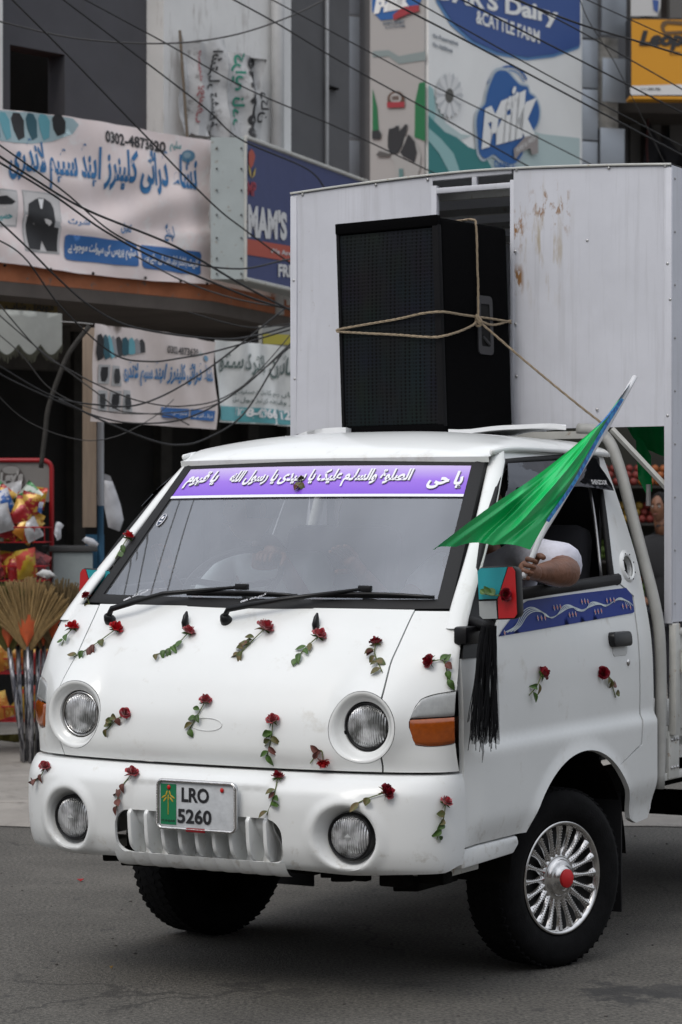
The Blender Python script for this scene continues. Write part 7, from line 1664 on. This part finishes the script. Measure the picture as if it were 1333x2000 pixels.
WI = [
 ([(-40, 33), (0, 42), (150, 75), (320, 85), (450, 70), (560, 35), (650, -8)], 15, 17, 3.2, 'sagging cable crossing the grey wall above the doorway at the top left', WIREG),
 ([(10, -15), (130, 105), (270, 250), (412, 395), (480, 450), (575, 520)], 14, 16.5, 3.6, 'straight dark cable from the top left corner across the pink banner to the MAMS sign'),
 ([(105, -15), (270, 110), (400, 210), (470, 272), (600, 330), (640, 375)], 14.5, 17, 3.4, 'dark cable passing over the torn banners and the corner of the MAMS sign'),
 ([(140, -15), (320, 82), (480, 172), (667, 252), (842, 335)], 15, 18, 3.0, 'thin cable from the top left passing right over the torn banners to the dairy billboard'),
 ([(430, -15), (540, 45), (669, 122), (850, 222), (1050, 335)], 15, 18, 3.4, 'cable crossing the dairy billboard low across the Milk logo'),
 ([(505, -15), (667, 72), (842, 165), (1000, 243), (1165, 326)], 15.5, 18, 2.6, 'thin cable crossing the billboard just under the daisy'),
 ([(725, -15), (850, 48), (987, 120), (1160, 212), (1350, 312)], 14, 15, 4.0, 'thick cable crossing the billboard just above the Milk logo'),
 ([(780, -15), (900, 52), (1067, 145), (1200, 216), (1360, 300)], 14.5, 15.5, 3.0, 'cable crossing the blue part of the billboard towards the right edge'),
 ([(875, -15), (1020, 60), (1167, 135), (1350, 229)], 14, 15, 3.6, 'cable crossing under the CATTLE FARM lettering'),
 ([(970, -15), (1127, 45), (1230, 76), (1360, 116)], 13.5, 14.5, 4.2, 'darkest cable crossing in front of the yellow sign', WIRE),
 ([(985, -15), (1090, 38), (1167, 80), (1360, 190)], 14.5, 15, 3.0, 'cable crossing the lower part of the yellow sign'),
 ([(1115, -15), (1240, 42), (1360, 96)], 15, 15.5, 2.6, 'short cable crossing the top of the yellow sign'),
 ([(1128, -15), (1150, 40), (1197, 115), (1240, 200)], 17, 18, 1.8, 'thin wire dropping over the metal cladding beside the yellow sign', WIREG),
 ([(-30, 285), (60, 345), (170, 410), (340, 480), (480, 560), (580, 612)], 13, 15, 5.0, 'thick cable across the two blue blocks of the pink banner'),
 ([(-30, 262), (120, 370), (230, 460), (360, 510), (470, 525), (555, 508), (580, 505)], 13.5, 15.5, 3.6, 'cable sagging under the MAMS sign'),
 ([(-30, 300), (100, 378), (200, 448), (300, 503), (400, 545), (500, 585), (580, 608)], 13.5, 15, 4.4, 'cable running beside the thick one over the suit picture'),
 ([(-30, 405), (50, 480), (110, 540), (180, 600), (265, 640), (420, 662), (500, 655), (580, 632)], 13.5, 15.5, 4.0, 'cable from the left edge meeting the top of the smaller pink banner'),
 ([(-30, 455), (45, 500), (120, 600), (220, 690), (290, 706), (350, 700), (425, 685), (580, 640)], 14, 15.5, 3.4, 'cable looping over the printed clothes of the smaller pink banner'),
 ([(-30, 560), (75, 682), (135, 722), (210, 760), (280, 785), (360, 793), (450, 770), (575, 672)], 14, 15.5, 2.8, 'cable drooping through the middle of the smaller pink banner', WIREG),
 ([(-30, 695), (0, 715), (100, 772), (185, 790), (280, 788), (400, 725), (560, 600)], 14, 15.5, 3.6, 'long sagging cable rising steeply to the right over the smaller pink banner'),
 ([(-30, 700), (0, 730), (100, 778), (200, 816), (280, 827), (370, 815), (470, 760), (580, 660)], 14.5, 15.5, 3.4, 'sagging cable following the bottom edge of the smaller pink banner'),
 ([(-30, 745), (50, 820), (150, 858), (225, 853), (300, 815), (340, 780)], 15, 16, 1.8, 'thin wire looping below the plywood board', WIREG),
 ([(115, 780), (215, 828), (300, 861), (350, 869), (400, 858), (475, 810), (545, 700), (580, 660)], 14.5, 15.5, 3.8, 'lowest cable loop hanging under both lower banners'),
 ([(-30, 590), (60, 668), (120, 715), (200, 775), (230, 800), (260, 806), (330, 812), (370, 830)], 15, 16, 2.6, 'loose wire end crossing the photo squares of the smaller banner', WIREG),
 ([(-30, 630), (40, 690), (100, 760), (190, 800), (300, 808), (420, 790), (500, 730), (580, 640)], 14.8, 15.6, 2.2, 'thin grey cable weaving between the others below the smaller banner lettering', WIREG),
 ([(265, 500), (350, 545), (430, 575), (500, 592), (580, 604)], 15, 15.8, 3.0, 'short cable under the balcony edge ending at the truck box', WIREG),
 ([(370, 610), (440, 630), (500, 640), (580, 630)], 15.5, 16, 2.4, 'thin cable above the crumpled white banner'),
 ([(120, 628), (150, 630), (182, 633)], 16.3, 16.2, 2.0, 'pale string tying the smaller pink banner to the canvas valance', mat('string_pale', (.3, .3, .3), .8)),
]
for w in WI: wire(*w)
# ---------------------------------------------------------------- litter
def scrap(px, py, s, m, label, cat, name):
    Y = FP*ZC/(py-HZ); x = (px-666.5)/FP*Y; g_ = random.Random(px)
    pts = [(s*(1+g_.uniform(-.2, .2))*math.cos(t), s*.7*(1+g_.uniform(-.2, .2))*math.sin(t)) for t in zs(0, 2*math.pi, 8)[:-1]]
    o = MB().prism(pts, lambda p: Vector((p[0], p[1], .006+.008*abs(p[0])/s)), lambda p: Vector((p[0], p[1], .003+.008*abs(p[0])/s))).out(name, m, None); o.location = (x, Y, 0); tag(o, label, cat)
scrap(158, 1722, .014, PETR, 'single red rose petal lying on the asphalt at the left', 'petal', 'rose_petal')
scrap(218, 1893, .007, mat('dry_leaf', (.2, .12, .03), .8), 'tiny yellow leaf fragment on the asphalt at the bottom left', 'leaf', 'leaf_fragment')
scrap(12, 1605, .03, MATS['dry_leaf'], 'small brown scrap lying against the kerb', 'scrap', 'paper_scrap')
gl_ = random.Random(4)
b = MB()
for k in range(260):
    x, y = gl_.uniform(-2.2, 2.2), gl_.uniform(7.4, 13); r = gl_.uniform(.002, .006); b.ball((x, y, r*.4), (r*1.3, r, r*.7), 5)
tag(b.out('grit', mat('grit', (.07, .065, .06), .9), None), kind='stuff')
# unseen houses added behind the camera for the paint and glass to reflect
for k, (x, w_, h) in enumerate(((-13, 9, 6), (-4, 8, 7.5), (4.5, 8, 6), (13.5, 9, 7))):
    hb = empty('unseen_house', (x, -9, 0), 0, f'{("pale grey", "buff", "dull pink", "light brown")[k]} unseen shop house added behind the viewer for paint and glass to reflect', 'building')
    MB().box((x, -11, h/2), (w_, 4, h)).out('wall', mat(f'house_wall_{k}', [(.25, .25, .25), (.3, .26, .2), (.28, .2, .18), (.22, .18, .15)][k], .9), hb, world=True)
    for f in range(3):
        for c in range(3): MB().box((x+(c-1)*w_/3.2, -8.98, 1.6+f*3.0), (1.4, .06, 1.5)).out('window', INTER, hb, world=True)
